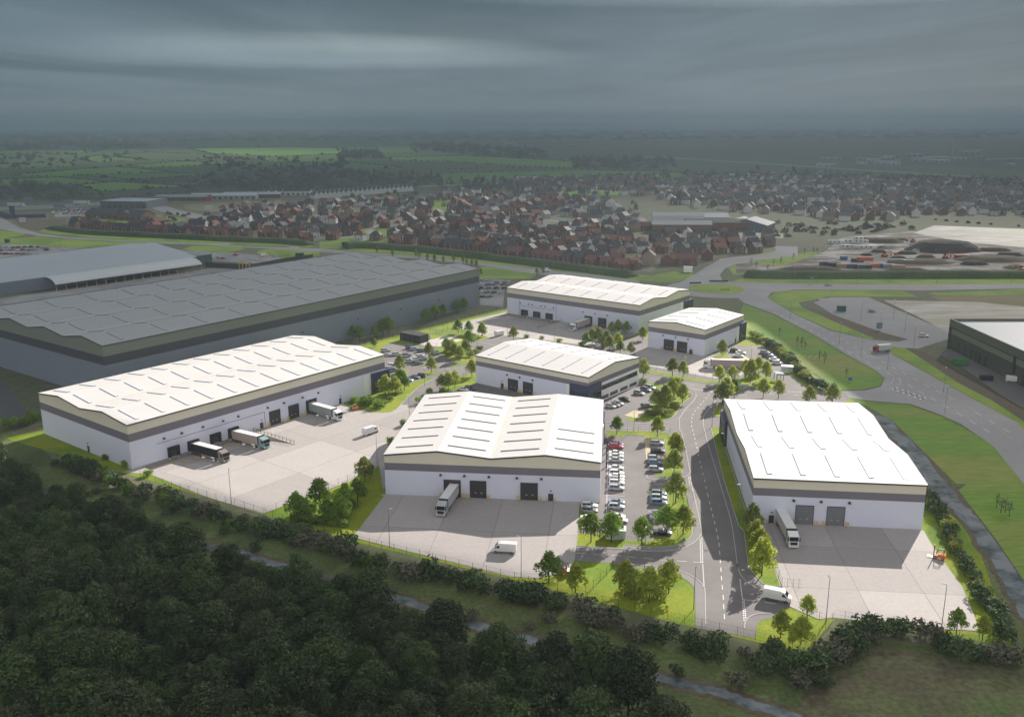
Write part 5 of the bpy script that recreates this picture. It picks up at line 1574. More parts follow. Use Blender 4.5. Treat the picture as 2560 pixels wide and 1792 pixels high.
V(32, (0, 390), (1900, 440), (2250, 545), (2100, 555), (1200, 520), (0, 468), m=VERGE)
V(32, (340, 570), (480, 520), (700, 525), (1150, 548), (1230, 575), (1080, 600), (850, 635), (500, 600))
V(32, (1420, 600), (1560, 575), (2296, 615), (2296, 690), (1850, 725), (1700, 690), (1400, 640))
V(33, (0, 690), (300, 650), (1000, 650), (960, 740), (700, 760), (200, 800), (0, 800))
V(33, (200, 800), (700, 755), (1500, 815), (2296, 905), (2296, 1008), (1500, 918), (600, 850))
V(34, (0, 905), (700, 995), (1500, 1095), (2296, 1195), (2296, 1290), (1500, 1180), (900, 1115), (450, 1062), (0, 1012))
V(34, (0, 1060), (500, 1130), (850, 1195), (700, 1250), (0, 1240))
# kerb lines and paint on the outside road
for pts in (GP(26, (150, 590), (260, 690), (420, 770), (720, 900), (980, 1040), (1250, 1180), (1500, 1320), (1800, 1500), (2150, 1750)), ):
    ribbon("kerb", smooth_line(pts, 4), .25, 0.055, KERB, h=.08)
for pts in (GP(26, (1120, 1320), (1180, 1300), (1200, 1250), (1150, 1200), (1060, 1150)), GP(26, (1130, 1360), (1240, 1310), (1255, 1260), (1200, 1200), (1100, 1130)), GP(26, (1060, 1060), (1020, 1020), (1050, 1000), (1180, 1050))):
    ribbon("kerb", smooth_line(pts, 4), .3, 0.055, KERB, h=.1)
PAINTMB = MB()
L1 = GP(26, (300, 720), (600, 870), (900, 1040), (1200, 1200), (1500, 1370), (1800, 1540), (2100, 1720))
for off in (-3.4, 3.4):
    pts = along(smooth_line(L1, 6), 9.0)
    for x, y, a in pts:
        dash_row([(x - math.sin(a) * off - math.cos(a), y + math.cos(a) * off - math.sin(a)), (x - math.sin(a) * off + math.cos(a), y + math.cos(a) * off + math.sin(a))], 2.0, .2)
for x, y, a in along(GP(26, (420, 508), (2300, 516)), 9.0):
    dash_row([(x - .1, y), (x + .1, y)], 4.0, .2)
for k in range(6):
    g = G(26, 1210 + 45 * k, 1335 + 16 * k)
    dash_row([(g[0] - .5, g[1] - .3), (g[0] + .5, g[1] + .3)], 2.5, .8)
tag(PAINTMB.build("road_markings"), kind='structure')
# earth banks along the far roads
def earth_bank(pts, w, h, m):
    mb = MB()
    n = len(pts)
    prof = [(-w / 2, 0), (-w * .22, h * .75), (0, h), (w * .15, h), (w / 2, 0)]
    rng = random.Random(len(pts))
    rows = []
    for i in range(n):
        a, b = pts[max(0, i - 1)], pts[min(n - 1, i + 1)]
        d = Vector((b[0] - a[0], b[1] - a[1], 0)).normalized()
        k = (0.25 if i in (0, n - 1) else rng.uniform(.9, 1.08))
        rows.append([(pts[i][0] - d.y * t, pts[i][1] + d.x * t, .03 + z * k) for t, z in prof])
    for a, b in zip(rows, rows[1:]):
        for i in range(len(prof) - 1):
            mb.face([a[i], b[i], b[i + 1], a[i + 1]], m)
    return tag(mb.build("earth_bank", fix=True, smooth=True), kind='structure')
BANK = mat("shaded_bank_grass", (0.045, 0.085, 0.02), 0.95, (0.065, 0.085, 0.03), 0.06, 0.6, col3=(0.035, 0.06, 0.018), scale3=0.03, grain=(.8, .35))  # dark tone stands for the shaded near face of the banks
earth_bank(smooth_line(GP(33, (350, 800), (700, 790), (1500, 850), (2296, 945)) + GP(34, (700, 1035), (1500, 1135), (2200, 1230)), 6), 15, 4.2, BANK)
earth_bank(smooth_line(GP(31, (720, 265), (1300, 345), (2296, 400)) + GP(32, (900, 450), (1700, 485), (2150, 525)), 6), 14, 4.0, BANK)
earth_bank(smooth_line(GP(26, (0, 432), (300, 440), (1000, 442), (1700, 444), (2500, 446)), 6), 14, 4.5, BANK)
# stream in the foreground, ditch on the right
def stream(pts, w, name="stream"):
    ln = smooth_line(pts, 5)
    rng = random.Random(4)
    L, Rr = [], []
    for i, p in enumerate(ln):
        a, b = ln[max(0, i - 1)], ln[min(len(ln) - 1, i + 1)]
        d = Vector((b[0] - a[0], b[1] - a[1], 0)).normalized()
        wl, wr = w * .5 * rng.uniform(.7, 1.2), w * .5 * rng.uniform(.7, 1.2)
        L.append((p[0] - d.y * wl, p[1] + d.x * wl)); Rr.append((p[0] + d.y * wr, p[1] - d.x * wr))
    mb = MB()
    for i in range(len(ln) - 1):
        mb.face([(*Rr[i], .028), (*Rr[i + 1], .028), (*L[i + 1], .028), (*L[i], .028)], WATER)
    tag(mb.build(name), kind='structure')
    for side, s in ((L, 1), (Rr, -1)):      # muddy edges
        ribbon("stream_edge", side, 1.3, .034, BROWN, off=s * .5)
stream(GP(27, (-120, 5), (180, 45), (500, 150), (800, 260), (1000, 322), (1180, 372), (1320, 395), (1440, 432), (1700, 520), (1820, 560), (2000, 612), (2150, 640)) + GP(28, (60, 310), (190, 362), (300, 395), (420, 425), (530, 458), (660, 500), (780, 530), (920, 575), (1060, 610), (1180, 640), (1300, 685), (1470, 735)), 3.0)
stream(GP(14, (1500, 300), (1640, 440), (1780, 560), (1950, 690), (2070, 770)), 3.2, "ditch")
stream(GP(6, (990, 200), (1060, 280), (1170, 390), (1300, 560), (1400, 690)) + GP(18, (1000, 300), (1200, 570), (1420, 900), (1560, 1120), (1680, 1350)), 5.6, "ditch")
sheet("bank_edge", GP(18, (850, 0), (930, 0), (1120, 240), (1400, 640), (1600, 950), (1600, 1010), (1440, 800), (1250, 530), (1000, 190)), .03, BROWN)

# ------------------------------------------------------------------ hard standings and bare plots outside
sheet("car_park", GP(32, (330, 560), (650, 650), (650, 730), (1400, 790), (1830, 730), (1700, 690), (1180, 640), (1000, 620), (500, 600)), .06, CARPARK)
sheet("car_park", GP(31, (-400, 500), (0, 480), (700, 525), (1250, 550), (1000, 580), (0, 690), (-400, 740)), .06, CARPARK)
sheet("yard_surface", [(-330, 500), (-215, 650), (-180, 640), (-175, 560), (-290, 410), (-340, 440)], .045, CARPARK)
sheet("yard_surface", [(-165, 300), (-190, 285), (-330, 360), (-300, 500), (-238, 395)], .04, mat("dark_yard_asphalt", (0.10, 0.105, 0.105), 0.9, (0.085, 0.088, 0.088), 0.04))
sheet("car_park", GP(25, (1640, 640), (1900, 660), (1850, 700), (1830, 880), (1640, 860)), .06, CARPARK)
sheet("car_park", GP(24, (420, 240), (560, 215), (820, 215), (860, 235), (700, 285), (460, 290)), .06, CARPARK)
sheet("retail_yard", GP(26, (600, 610), (1000, 600), (1640, 880), (1640, 940), (1400, 1010), (1320, 935), (1000, 830), (640, 690)), .062, OUT_TAR)
sheet("retail_yard", GP(36, (860, 1130), (940, 1045), (1700, 1440), (1900, 1560), (1900, 1800), (1500, 1560), (1150, 1300), (1000, 1200)), .064, DARK_YARD)
sheet("waterlogged_plot", GP(26, (1120, 625), (1500, 635), (1900, 645), (2400, 700), (2400, 900), (1660, 900), (1400, 760)), .05, MUD_PALE)
sheet("building_site", GP(26, (-60, 300), (300, 350), (640, 240), (800, 120), (1400, 70), (1800, 90), (2500, 140), (2500, 425), (1000, 420), (300, 408), (-60, 405)), .045, MUD)
sheet("waterlogged_plot", GP(23, (1560, 900), (1700, 850), (2400, 880), (2400, 1010), (1900, 960)), .07, MUD_PALE)
sheet("retail_yard", GP(35, (840, 530), (1300, 470), (1620, 500), (1300, 590), (2296, 600), (2296, 680), (1200, 660), (700, 690)), .07, MUD_PALE)
def mound(k, x, y, w, d, h, m, label):
    g = G(k, x, y)
    rng = random.Random(int(x))
    mb = MB()
    n = 18
    rings = [(1, 0), (.82, .45), (.62, .9), (.45, 1.0)]
    P = [[(g[0] + w * .5 * r * math.cos(2 * math.pi * i / n) * rng.uniform(.93, 1.07), g[1] + d * .5 * (1 + r * math.sin(2 * math.pi * i / n)) * 1.0, .05 + z * h * rng.uniform(.93, 1.05)) for i in range(n)] for r, z in rings]
    for a, b in zip(P, P[1:]):
        for i in range(n):
            mb.face([a[i], a[(i + 1) % n], b[(i + 1) % n], b[i]], m)
    mb.face(P[-1], m)
    o = mb.build("spoil_heap", fix=True)
    tag(o, label, "spoil heap", "spoil heaps")
DARKEARTH = mat("dark_spoil", (0.045, 0.04, 0.032), 0.95, (0.06, 0.05, 0.04), 0.15)
mound(26, 1690, 252, 62, 40, 7.5, DARKEARTH, "largest dark flat-topped spoil heap on the building site")
mound(26, 1150, 170, 40, 20, 3.5, BROWN, "low brown spoil heap behind the white site cabins")
mound(26, 560, 395, 46, 16, 2.5, BROWN, "long low brown spoil heap beside the roadside bank")
mound(26, 1480, 345, 50, 25, 2.5, BROWN, "brown spoil heap beside the orange diggers")
mound(26, 2080, 330, 60, 30, 3.0, BROWN, "brown spoil heap at the right of the building site")

# ------------------------------------------------------------------ neighbouring halls
def HB(s, t):
    return (-219.9 + .604 * s - .797 * t, 639.1 + .797 * s + .604 * t)
HALLROOF = mat("pale_grey_roof", (0.36, 0.395, 0.43), 0.5, (0.33, 0.365, 0.40), 0.02)
HALLROOF2 = mat("white_canopy_sheet", (0.50, 0.535, 0.54), 0.5, (0.46, 0.495, 0.50), 0.05)
hall = thing("canopy_hall", "long pale grey hall with a curved canopy behind the huge grey warehouse", "hall", (*HB(0, 0), 0), math.atan2(.797, .604))
mb = MB()
prof = [(13, 7.6), (28, 10.2), (66, 14.0), (104, 10)]
for a, b in zip(prof, prof[1:]):
    mb.face([(-190, a[0], a[1]), (6, a[0], a[1]), (6, b[0], b[1]), (-190, b[0], b[1])], HALLROOF)
mb.build("roof", hall, fix=True)
mb = MB()
mb.face([(6, 13, 0), (6, 104, 0), (6, 104, 10), (6, 66, 14), (6, 28, 10.2), (6, 13, 7.6)], HALLROOF2)
mb.face([(-190, 13, 0), (6, 13, 0), (6, 13, 7.6), (-190, 13, 7.6)], GREY_WALL); mb.face([(-190, 104, 0), (6, 104, 0), (6, 104, 10), (-190, 104, 10)], GREY_WALL); mb.face([(-190, 13, 0), (-190, 104, 0), (-190, 104, 10), (-190, 66, 14), (-190, 28, 10.2), (-190, 13, 7.6)], HALLROOF2)
mb.build("wall", hall, fix=True)
mb = MB()
cv = [(0, 4.2), (1.2, 5.5), (3, 6.5), (5.5, 7.3), (9, 7.8), (12.9, 7.9)]
for a, b in zip(cv, cv[1:]):
    for dz in (0, -.12):
        mb.face([(-104, a[0], a[1] + dz), (1, a[0], a[1] + dz), (1, b[0], b[1] + dz), (-104, b[0], b[1] + dz)], HALLROOF2)
mb.build("canopy", hall, fix=True)
for i in range(17):
    s = -103.5 + 6.5 * i
    mb = MB(); mb.box(s - .15, s + .15, .15, .45, 0, 4.5, STEEL); pz = mb.build("canopy_post", hall)
    mb = MB(); mb.box(s - .28, s + .28, .02, .14, 0, 1.2, YELLOW); mb.build("post_guard", pz)
mb = MB(); mb.box(6.02, 6.10, 22, 32, 5.5, 7.5, WHITE_PANEL); sg = mb.build("wall_sign", hall)
mb = MB()
for i in range(6): mb.box(6.101, 6.14, 23.5 + i * 1.2, 24.3 + i * 1.2, 6.2, 6.9, NAVY)
mb.build("sign_lettering", sg)
ann = thing("dark_annex", "dark grey flat annex at the end of the pale canopy hall", "annex", (*HB(6.3, 16), 0), math.atan2(.797, .604))
mb = MB(); mb.box(0, 14, 0, 42, 0, 8.0, mat("dark_teal_wall", (0.10, 0.125, 0.13), 0.6), GREY_ROOF); mb.build("wall", ann)
mb = MB()
for i in range(5): mb.box(1, 13, 4 + i * 8, 5.2 + i * 8, 8.0, 8.35, GREY_LIGHT)
mb.build("roof_rib", ann)
tank = [(-205, 655), (-165, 668), (-105, 640)]
fw = thing("board_fence", "tall dark timber fence in front of the left car park", "fence", (*G(32, 660, 820), 0))
mb = MB()
ft = [Vector((*p, 0)) - Vector((*G(32, 660, 820), 0)) for p in GP(32, (660, 825), (1000, 845), (1300, 865), (1480, 830), (1800, 770), (2200, 715))]
for a, b in zip(ft, ft[1:]):
    d = (b - a).normalized(); q = Vector((-d.y, d.x, 0)) * .1
    mb.hexa([a + q, b + q, b - q, a - q, a + q + Vector((0, 0, 3.4)), b + q + Vector((0, 0, 3.4)), b - q + Vector((0, 0, 3.4)), a - q + Vector((0, 0, 3.4))], mat("dark_timber", (0.075, 0.07, 0.06), 0.95, (0.055, 0.05, 0.045), 0.8))
mb.build("board_panel", fw, fix=True)
for a in ft:
    mb = MB(); mb.box(-.12, .12, -.12, .12, 0, 3.6, BARK); mb.build("post", fw, tuple(a))
gf = thing("yellow_frame", "yellow steel gantry frame beside the timber fence", "gantry", (*G(32, 1220, 870), 0), R(52))
for y in (-6, -2, 2, 6):
    mb = MB(); mb.box(-.2, .2, y - .2, y + .2, 0, 5.0, YELLOW); mb.build("post", gf)
mb = MB(); mb.box(-.15, .15, -6, 6, 4.4, 4.8, YELLOW); mb.build("beam", gf)
# solar panels along the left roof edge of the grey warehouse
NR = [o for o in COL.objects if o.name == "grey_warehouse"][0]
PV = mat("solar_panel", (0.05, 0.055, 0.075), 0.25, (0.07, 0.075, 0.095), 0.6, spec=0.8)
for i in range(62):
    x0 = 2 + 3.55 * i
    mb = MB()
    mb.hexa([(x0, 98.5, 22.4), (x0 + 3.3, 98.5, 22.4), (x0 + 3.3, 109, 21.2), (x0, 109, 21.2), (x0, 98.5, 22.55), (x0 + 3.3, 98.5, 22.55), (x0 + 3.3, 109, 21.35), (x0, 109, 21.35)], PV)
    mb.build("solar_panel", NR)
# retail building at the right edge
OLIVE = mat("olive_cladding", (0.135, 0.145, 0.10), 0.55, (0.12, 0.13, 0.09), 0.15)
OLIVE_L = mat("pale_olive_cladding", (0.21, 0.22, 0.165), 0.55, (0.19, 0.20, 0.15), 0.15)
OLIVE_D = mat("brown_olive_wall", (0.10, 0.10, 0.075), 0.7, (0.09, 0.09, 0.066), 0.15)
rb = thing("retail_building", "olive green flat-roofed building with dark doorways at the right edge", "building", (200.2, 405.2, 0), R(-90))
# local x runs towards the camera, local y to the right
mb = MB(); mb.box(0, 110, 0, 62, 0, 7.2, OLIVE_D); mb.build("lower_wall", rb)
mb = MB(); mb.box(-.2, 110.2, -.25, 62.2, 7.21, 9.6, OLIVE_L); mb.build("middle_band", rb)
mb = MB(); mb.box(-.3, 110.3, -.4, 62.3, 10.1, 12.4, OLIVE); mb.box(-.1, 110.1, -.1, 62.1, 9.61, 10.09, TRIM)
mb.build("top_band", rb)
mb = MB()
for x0, x1, y0, y1 in ((-.3, .3, -.4, 62.3), (109.7, 110.3, -.4, 62.3), (.3, 109.7, -.4, .2), (.3, 109.7, 61.7, 62.3)):
    mb.box(x0, x1, y0, y1, 12.41, 13.75, OLIVE)
mb.build("parapet", rb)
mb = MB(); mb.box(.31, 109.69, .21, 61.69, 12.41, 12.55, HALLROOF); mb.build("roof", rb)
for x0, w in ((9, 1.2), (15, 1.4), (21, 1.2), (24.5, 1.2), (28, 1.2), (33, 1.2), (62, 4), (74, 4)):
    mb = MB(); mb.box(x0, x0 + w, -.12, -.005, .1, 4.6, DOOR_DARK); mb.build("door", rb)
for x0 in (.2, 55, 108):
    mb = MB(); mb.box(x0, x0 + 1.6, -.6, -.26, 0, 10.5, TRIM); mb.build("corner_post", rb)
# ------------------------------------------------------------------ housing estate
BRICK = [mat("red_brick", (0.165, 0.08, 0.06), 0.9, (0.13, 0.068, 0.052), 0.5), mat("brown_brick", (0.19, 0.115, 0.085), 0.9, (0.15, 0.095, 0.07), 0.5), mat("buff_brick", (0.33, 0.24, 0.18), 0.9, (0.28, 0.20, 0.15), 0.5)]
RENDER_W = mat("white_render", (0.62, 0.62, 0.61), 0.85, (0.55, 0.55, 0.54), 0.3)
TILE_RED = mat("red_tiles", (0.195, 0.09, 0.07), 0.8, (0.15, 0.075, 0.06), 0.6)
TILE_ORANGE = mat("terracotta_tiles", (0.24, 0.12, 0.085), 0.8, (0.19, 0.095, 0.07), 0.6)
TILE_DARK = mat("slate_tiles", (0.065, 0.068, 0.078), 0.6, (0.05, 0.053, 0.06), 0.6)
TILE_GREY = mat("grey_tiles", (0.12, 0.118, 0.115), 0.7, (0.095, 0.093, 0.09), 0.6)
UPVC = mat("white_window", (0.60, 0.61, 0.62), 0.4)
DOORC = mat("front_door", (0.05, 0.06, 0.08), 0.5)
def house_proto(w, d, eave, rise, wall, roof, hip=0.0, chim=True, wing=False):
    """w along the ridge, d across; hip > 0 pulls the ridge ends in"""
    root = thing("house", "", "house")
    root["_free"] = 1
    x, y = w / 2, d / 2
    rx = x - hip
    mb = MB()
    for a, b in (((-x, -y), (x, -y)), ((x, -y), (x, y)), ((x, y), (-x, y)), ((-x, y), (-x, -y))):
        mb.face([(*a, 0), (*b, 0), (*b, eave), (*a, eave)], wall)
    if not hip:
        for s in (-1, 1):
            mb.face([(s * x, -y, eave), (s * x, y, eave), (s * x, 0, eave + rise)], wall)
    if wing:
        mb.box(-x + .6, -x + .6 + w * .42, -y - 1.6, -y + .01, 0, eave, wall)
        c = -x + .6 + w * .21
        mb.face([(c - w * .21, -y - 1.6, eave), (c + w * .21, -y - 1.6, eave), (c, -y - 1.6, eave + rise * .62)], wall)
    mb.build("wall", root, fix=True)
    mb = MB()
    o = .35
    ye, ze = y + o, eave - o * rise / y
    ridge = eave + rise + .06
    for s in (-1, 1):
        mb.face([(-x - o * (1 if not hip else 1), s * ye, ze + .06), (x + o, s * ye, ze + .06), (rx + (o if not hip else 0), 0, ridge), (-rx - (o if not hip else 0), 0, ridge)], roof)
    if hip:
        for s in (-1, 1):
            mb.face([(s * (x + o), -ye, ze + .06), (s * (x + o), ye, ze + .06), (s * rx, 0, ridge)], roof)
    if wing:
        c, h = -x + .6 + w * .21, w * .21 + .25
        zt = eave + rise * .66
        for s in (-1, 1):
            mb.face([(c + s * h, -y - 1.9, eave - .1), (c + s * h, -y * .3, eave - .1), (c, -y * .3, zt), (c, -y - 1.9, zt)], roof)
    rf = mb.build("roof", root, fix=True)
    if chim:
        mb = MB(); mb.box(rx - .9, rx - .2, -.35, .35, eave + rise - .5, eave + rise + .9, wall); mb.build("chimney", rf)
    for s in (-1, 1):
        for fx, z in ((-.28, 3.3), (.28, 3.3), (-.28, .9), (.30, .9)):
            if wing and s < 0 and fx < 0: continue
            mb = MB()
            yy = s * y
            mb.box(fx * w - .65, fx * w + .65, min(yy, yy + s * .07), max(yy, yy + s * .07), z, z + 1.25, UPVC)
            mb.box(fx * w - .52, fx * w + .52, min(yy + s * .071, yy + s * .09), max(yy + s * .071, yy + s * .09), z + .12, z + 1.12, CARGLASS)
            mb.build("window", root)
    mb = MB(); mb.box(-.5, .5, -y - .08, -y - .002, .05, 2.15, DOORC); mb.build("door", root)
    return root
HP = {}
KINDS_H = [ # name, args
 ('dark slate roofed brick', dict(w=8.6, d=8.0, eave=5.2, rise=3.1, wall=BRICK[0], roof=TILE_DARK)),
 ('red tiled brick', dict(w=9.0, d=8.0, eave=5.2, rise=3.1, wall=BRICK[0], roof=TILE_RED)),
 ('terracotta roofed brick', dict(w=10.0, d=8.2, eave=5.2, rise=3.3, wall=BRICK[0], roof=TILE_ORANGE, wing=True)),
 ('slate hipped brick', dict(w=9.6, d=8.6, eave=5.2, rise=3.2, wall=BRICK[1], roof=TILE_DARK, hip=3.2)),
 ('red hipped white-walled', dict(w=9.6, d=8.6, eave=5.2, rise=3.3, wall=RENDER_W, roof=TILE_RED, hip=3.0)),
 ('grey roofed brown-brick', dict(w=9.0, d=7.8, eave=5.2, rise=3.0, wall=BRICK[1], roof=TILE_GREY, wing=True)),
 ('dark roofed white-walled', dict(w=9.2, d=8.0, eave=5.2, rise=3.1, wall=RENDER_W, roof=TILE_DARK)),
 ('tall slate roofed buff-brick', dict(w=8.2, d=8.6, eave=7.4, rise=3.4, wall=BRICK[2], roof=TILE_DARK)),
 ('long red tiled terrace', dict(w=16.0, d=8.2, eave=5.2, rise=3.2, wall=BRICK[0], roof=TILE_RED)),
]
for nm, kw in KINDS_H:
    HP[nm] = house_proto(**kw)
HK = [k for k, _ in KINDS_H]
rngh = random.Random(77)
HOUSES = []      # (x, y)
def house(kind, x, y, a, label, group):
    HOUSES.append((x, y))
    return place(HP[kind], (x, y, .02), a, label, group)
FRONT = [(31, ((1060, 268, 0), (1225, 272, 1), (1315, 287, 0), (1405, 293, 0), (1512, 303, 1), (1605, 308, 1), (1705, 318, 0), (1815, 328, 0), (1935, 333, 0), (2055, 343, 0), (2200, 353, 8))),
         (32, ((60, 355, 1), (200, 375, 0), (340, 382, 0), (540, 388, 0), (700, 390, 2), (885, 398, 1), (1065, 403, 0), (1235, 412, 5), (1500, 425, 2), (1690, 425, 5), (1900, 425, 1), (2090, 490, 2))),
         (33, ((1080, 765, 2), (1290, 748, 0), (1495, 785, 0), (1690, 815, 1), (1855, 818, 0), (1995, 825, 0), (2155, 840, 0), (2290, 862, 1))),
         (34, ((190, 902, 0), (345, 925, 0), (520, 952, 8), (685, 965, 0), (855, 992, 1), (1005, 1003, 1), (1135, 1015, 1), (1285, 1035, 0), (1455, 1055, 0), (1625, 1085, 1), (1845, 1105, 1), (2060, 1150, 2), (2200, 1130, 2)))]
fr = []
for k, lst in FRONT:
    for x, y, t in lst:
        g = G(k, x, y)
        fr.append((g[0], g[1] + 4.5, t))
for i, (x, y, t) in enumerate(fr):
    a, b = fr[max(0, i - 1)], fr[min(len(fr) - 1, i + 1)]
    ang = math.atan2(b[1] - a[1], b[0] - a[0])
    house(HK[t], x, y, ang, f"{HK[t]} house, {nth(i)} from left in the front row above the bank", "houses facing the grass bank")
# the rest of the estate: rows behind the front one, broken by little streets and greens
EST = GP(0, (150, 560), (330, 585), (560, 602), (740, 612), (780, 606), (940, 606), (1080, 622), (1300, 655), (1560, 692), (1700, 672), (1790, 645), (1930, 632), (1945, 606), (1860, 600), (1760, 588), (1700, 570), (1620, 560), (1560, 540), (1530, 510), (1500, 492), (1300, 486), (1130, 482), (1060, 495), (1000, 500), (880, 500), (800, 508), (680, 512), (560, 522), (545, 545), (470, 570), (390, 552), (260, 548))
HOLES_E = [GP(0, (915, 570), (960, 565), (985, 590), (860, 600)), GP(0, (1085, 500), (1125, 500), (1115, 535), (1080, 540)), GP(0, (1330, 550), (1430, 548), (1480, 560), (1400, 566)), GP(0, (395, 535), (470, 545), (440, 560), (400, 555)), GP(0, (255, 545), (345, 535), (400, 552), (330, 565), (260, 565)), GP(0, (1620, 545), (1720, 545), (1720, 590), (1640, 590))]
cand = []
def estate_rows():
    base = fr
    r = 0
    off = 25.0
    while off < 640:
        for i in range(len(base) - 1):
            (x0, y0, _), (x1, y1, _) = base[i], base[i + 1]
        # walk an offset copy of the front line
        line = [(x + off * .18, y + off) for x, y, _ in base]
        line = [(line[0][0] - 160, line[0][1] + 60)] + line + [(line[-1][0] + 60, line[-1][1] - 10), (line[-1][0] + 150, line[-1][1] + 6)]
        step = 14.0 + off * .016
        for x, y, a in along(line, step, rngh.uniform(0, 8)):
            cand.append((r, x + rngh.uniform(-1.5, 1.5), y + rngh.uniform(-3, 3), a))
        off += 30 + off * .05
        r += 1
    return r
NR_ = estate_rows()
sel = []
for r, x, y, a in cand:
    if not in_poly(x, y, EST) or any(in_poly(x, y, h) for h in HOLES_E): continue
    if any((x - u) ** 2 + (y - v) ** 2 < 10.5 ** 2 for u, v in HOUSES): continue
    if any((x - s[1]) ** 2 + (y - s[2]) ** 2 < 11.0 ** 2 for s in sel): continue
    if rngh.random() < .06: continue
    sel.append((r, x, y, a))
by = {}
for s in sel: by.setdefault(s[0], []).append(s)
ESTATE_N = 0
REST = []
for ri, r in enumerate(sorted(by)):
    for i, (_, x, y, a) in enumerate(sorted(by[r], key=lambda s: s[1] / s[2])):
        if ESTATE_N >= 256:
            REST.append((x, y, a)); continue
        k = HK[rngh.choices(range(9), (26, 14, 8, 15, 6, 12, 9, 7, 4))[0]]
        t = a + rngh.choice((0, 0, 0, math.pi / 2, math.pi, math.pi / 2, R(25))) + R(rngh.uniform(-6, 6))
        house(k, x, y, t, f"{k} house, {nth(i)} from left in the {nth(ri)} row behind the front", "houses of the brick estate")
        ESTATE_N += 1
print("houses", len(HOUSES), len(sel))
sheet("estate_ground", EST, .03, mat("estate_ground", (0.17, 0.165, 0.155), 0.9, (0.10, 0.14, 0.04), 0.045, 0.25, col3=(0.12, 0.10, 0.075), scale3=0.02))
for h in HOLES_E[:2] + HOLES_E[3:5]:
    sheet("green", h, .06, VERGE)
sheet("green", GP(33, (1640, 160), (1800, 140), (1870, 190), (1760, 220), (1660, 240)), .07, VERGE)
for pts in (GP(33, (700, 600), (760, 520), (850, 430), (1000, 400), (1500, 390), (2296, 400)), GP(33, (1650, 240), (1740, 260), (1700, 350), (1690, 390)), GP(33, (0, 700), (300, 650), (700, 630), (1000, 640)), GP(34, (300, 395), (900, 400), (1400, 470)), GP(34, (1400, 470), (2296, 560))):
    ribbon("street", smooth_line(pts, 5), 7, .075, OUT_PATH)
# white and grey houses of the older town on the right, built the same way but plainer
def town_proto(w, d, eave, rise, wall, roof):
    root = thing("town_house", "", "house")
    root["_free"] = 1
    x, y = w / 2, d / 2
    mb = MB()
    for a, b in (((-x, -y), (x, -y)), ((x, -y), (x, y)), ((x, y), (-x, y)), ((-x, y), (-x, -y))):
        mb.face([(*a, 0), (*b, 0), (*b, eave), (*a, eave)], wall)
    for s in (-1, 1):
        mb.face([(s * x, -y, eave), (s * x, y, eave), (s * x, 0, eave + rise)], wall)
    mb.build("wall", root, fix=True)
    mb = MB()
    for s in (-1, 1):
        mb.face([(-x - .4, s * (y + .4), eave - .2), (x + .4, s * (y + .4), eave - .2), (x + .4, 0, eave + rise + .06), (-x - .4, 0, eave + rise + .06)], roof)
    rf = mb.build("roof", root, fix=True)
    mb = MB(); mb.box(x - 1.4, x - .4, -.4, .4, eave + rise - .4, eave + rise + 1.1, wall); mb.build("chimney", rf)
    return root
STONE = mat("grey_render", (0.36, 0.35, 0.33), 0.9, (0.30, 0.29, 0.27), 0.3)
TP = [('white gabled', town_proto(11, 8.5, 5.4, 4.0, RENDER_W, TILE_GREY)), ('grey rendered', town_proto(13, 8.5, 5.2, 3.6, STONE, TILE_DARK)), ('brown roofed', town_proto(12, 8.5, 5.2, 3.6, BRICK[2], TILE_GREY)), ('long white', town_proto(20, 9, 5.6, 4.0, RENDER_W, TILE_DARK))]
TOWN = GP(0, (1640, 470), (1750, 445), (1900, 440), (2050, 445), (2250, 455), (2400, 460), (2700, 470), (2700, 540), (2500, 545), (2330, 540), (2200, 560), (2080, 555), (2000, 540), (1900, 535), (1800, 530), (1700, 520), (1650, 500))
tsel = []
tries = 0
while len(tsel) < 200 and tries < 9000:
    tries += 1
    px_, py_ = rngh.uniform(1640, 2600), rngh.uniform(446, 556)
    x, y = U(px_, py_)
    if not in_poly(x, y, TOWN): continue
    if any(abs(x - u) < 15 and abs(y - v) < 26 + y * .006 for u, v, _ in tsel): continue
    tsel.append((x, y, py_))
rows = {}
for x, y, p in tsel: rows.setdefault(int((p - 440) // 12), []).append((x, y))
tn = 0
for ri, r in enumerate(sorted(rows, reverse=True)):
    for i, (x, y) in enumerate(sorted(rows[r], key=lambda q: q[0] / q[1])):
        if x / y > .585: continue
        nm, p = TP[rngh.choices(range(4), (9, 7, 5, 3))[0]]
        place(p, (x, y, .02), R(rngh.choice((-15, -20, -10, 70, 75))) + R(rngh.uniform(-8, 8)), f"{nm} town house, {nth(i)} from left in the {nth(ri)} band of the right-hand town", "houses of the town on the right")
        tn += 1
# white terraces beyond the brick estate
gx = 0
for k, pts, n in ((21, ((2090, 655), (2296, 640)), 7), (22, ((0, 640), (200, 625), (480, 605)), 16), (21, ((1760, 640), (1900, 628)), 3)):
    for x, y, a in along(GP(k, *pts), 1, 0)[:1]:
        pass
    line = GP(k, *pts)
    L = sum(math.hypot(q[0] - p[0], q[1] - p[1]) for p, q in zip(line, line[1:]))
    for x, y, a in along(line, L / n, L / n / 2)[:n]:
        place(TP[0][1], (x, y, .02), a + math.pi / 2, f"white gabled terrace house, @ from left in the white row beyond the brick estate", "white terrace beyond the estate", (.9, 1.0, 1.0))
        gx += 1
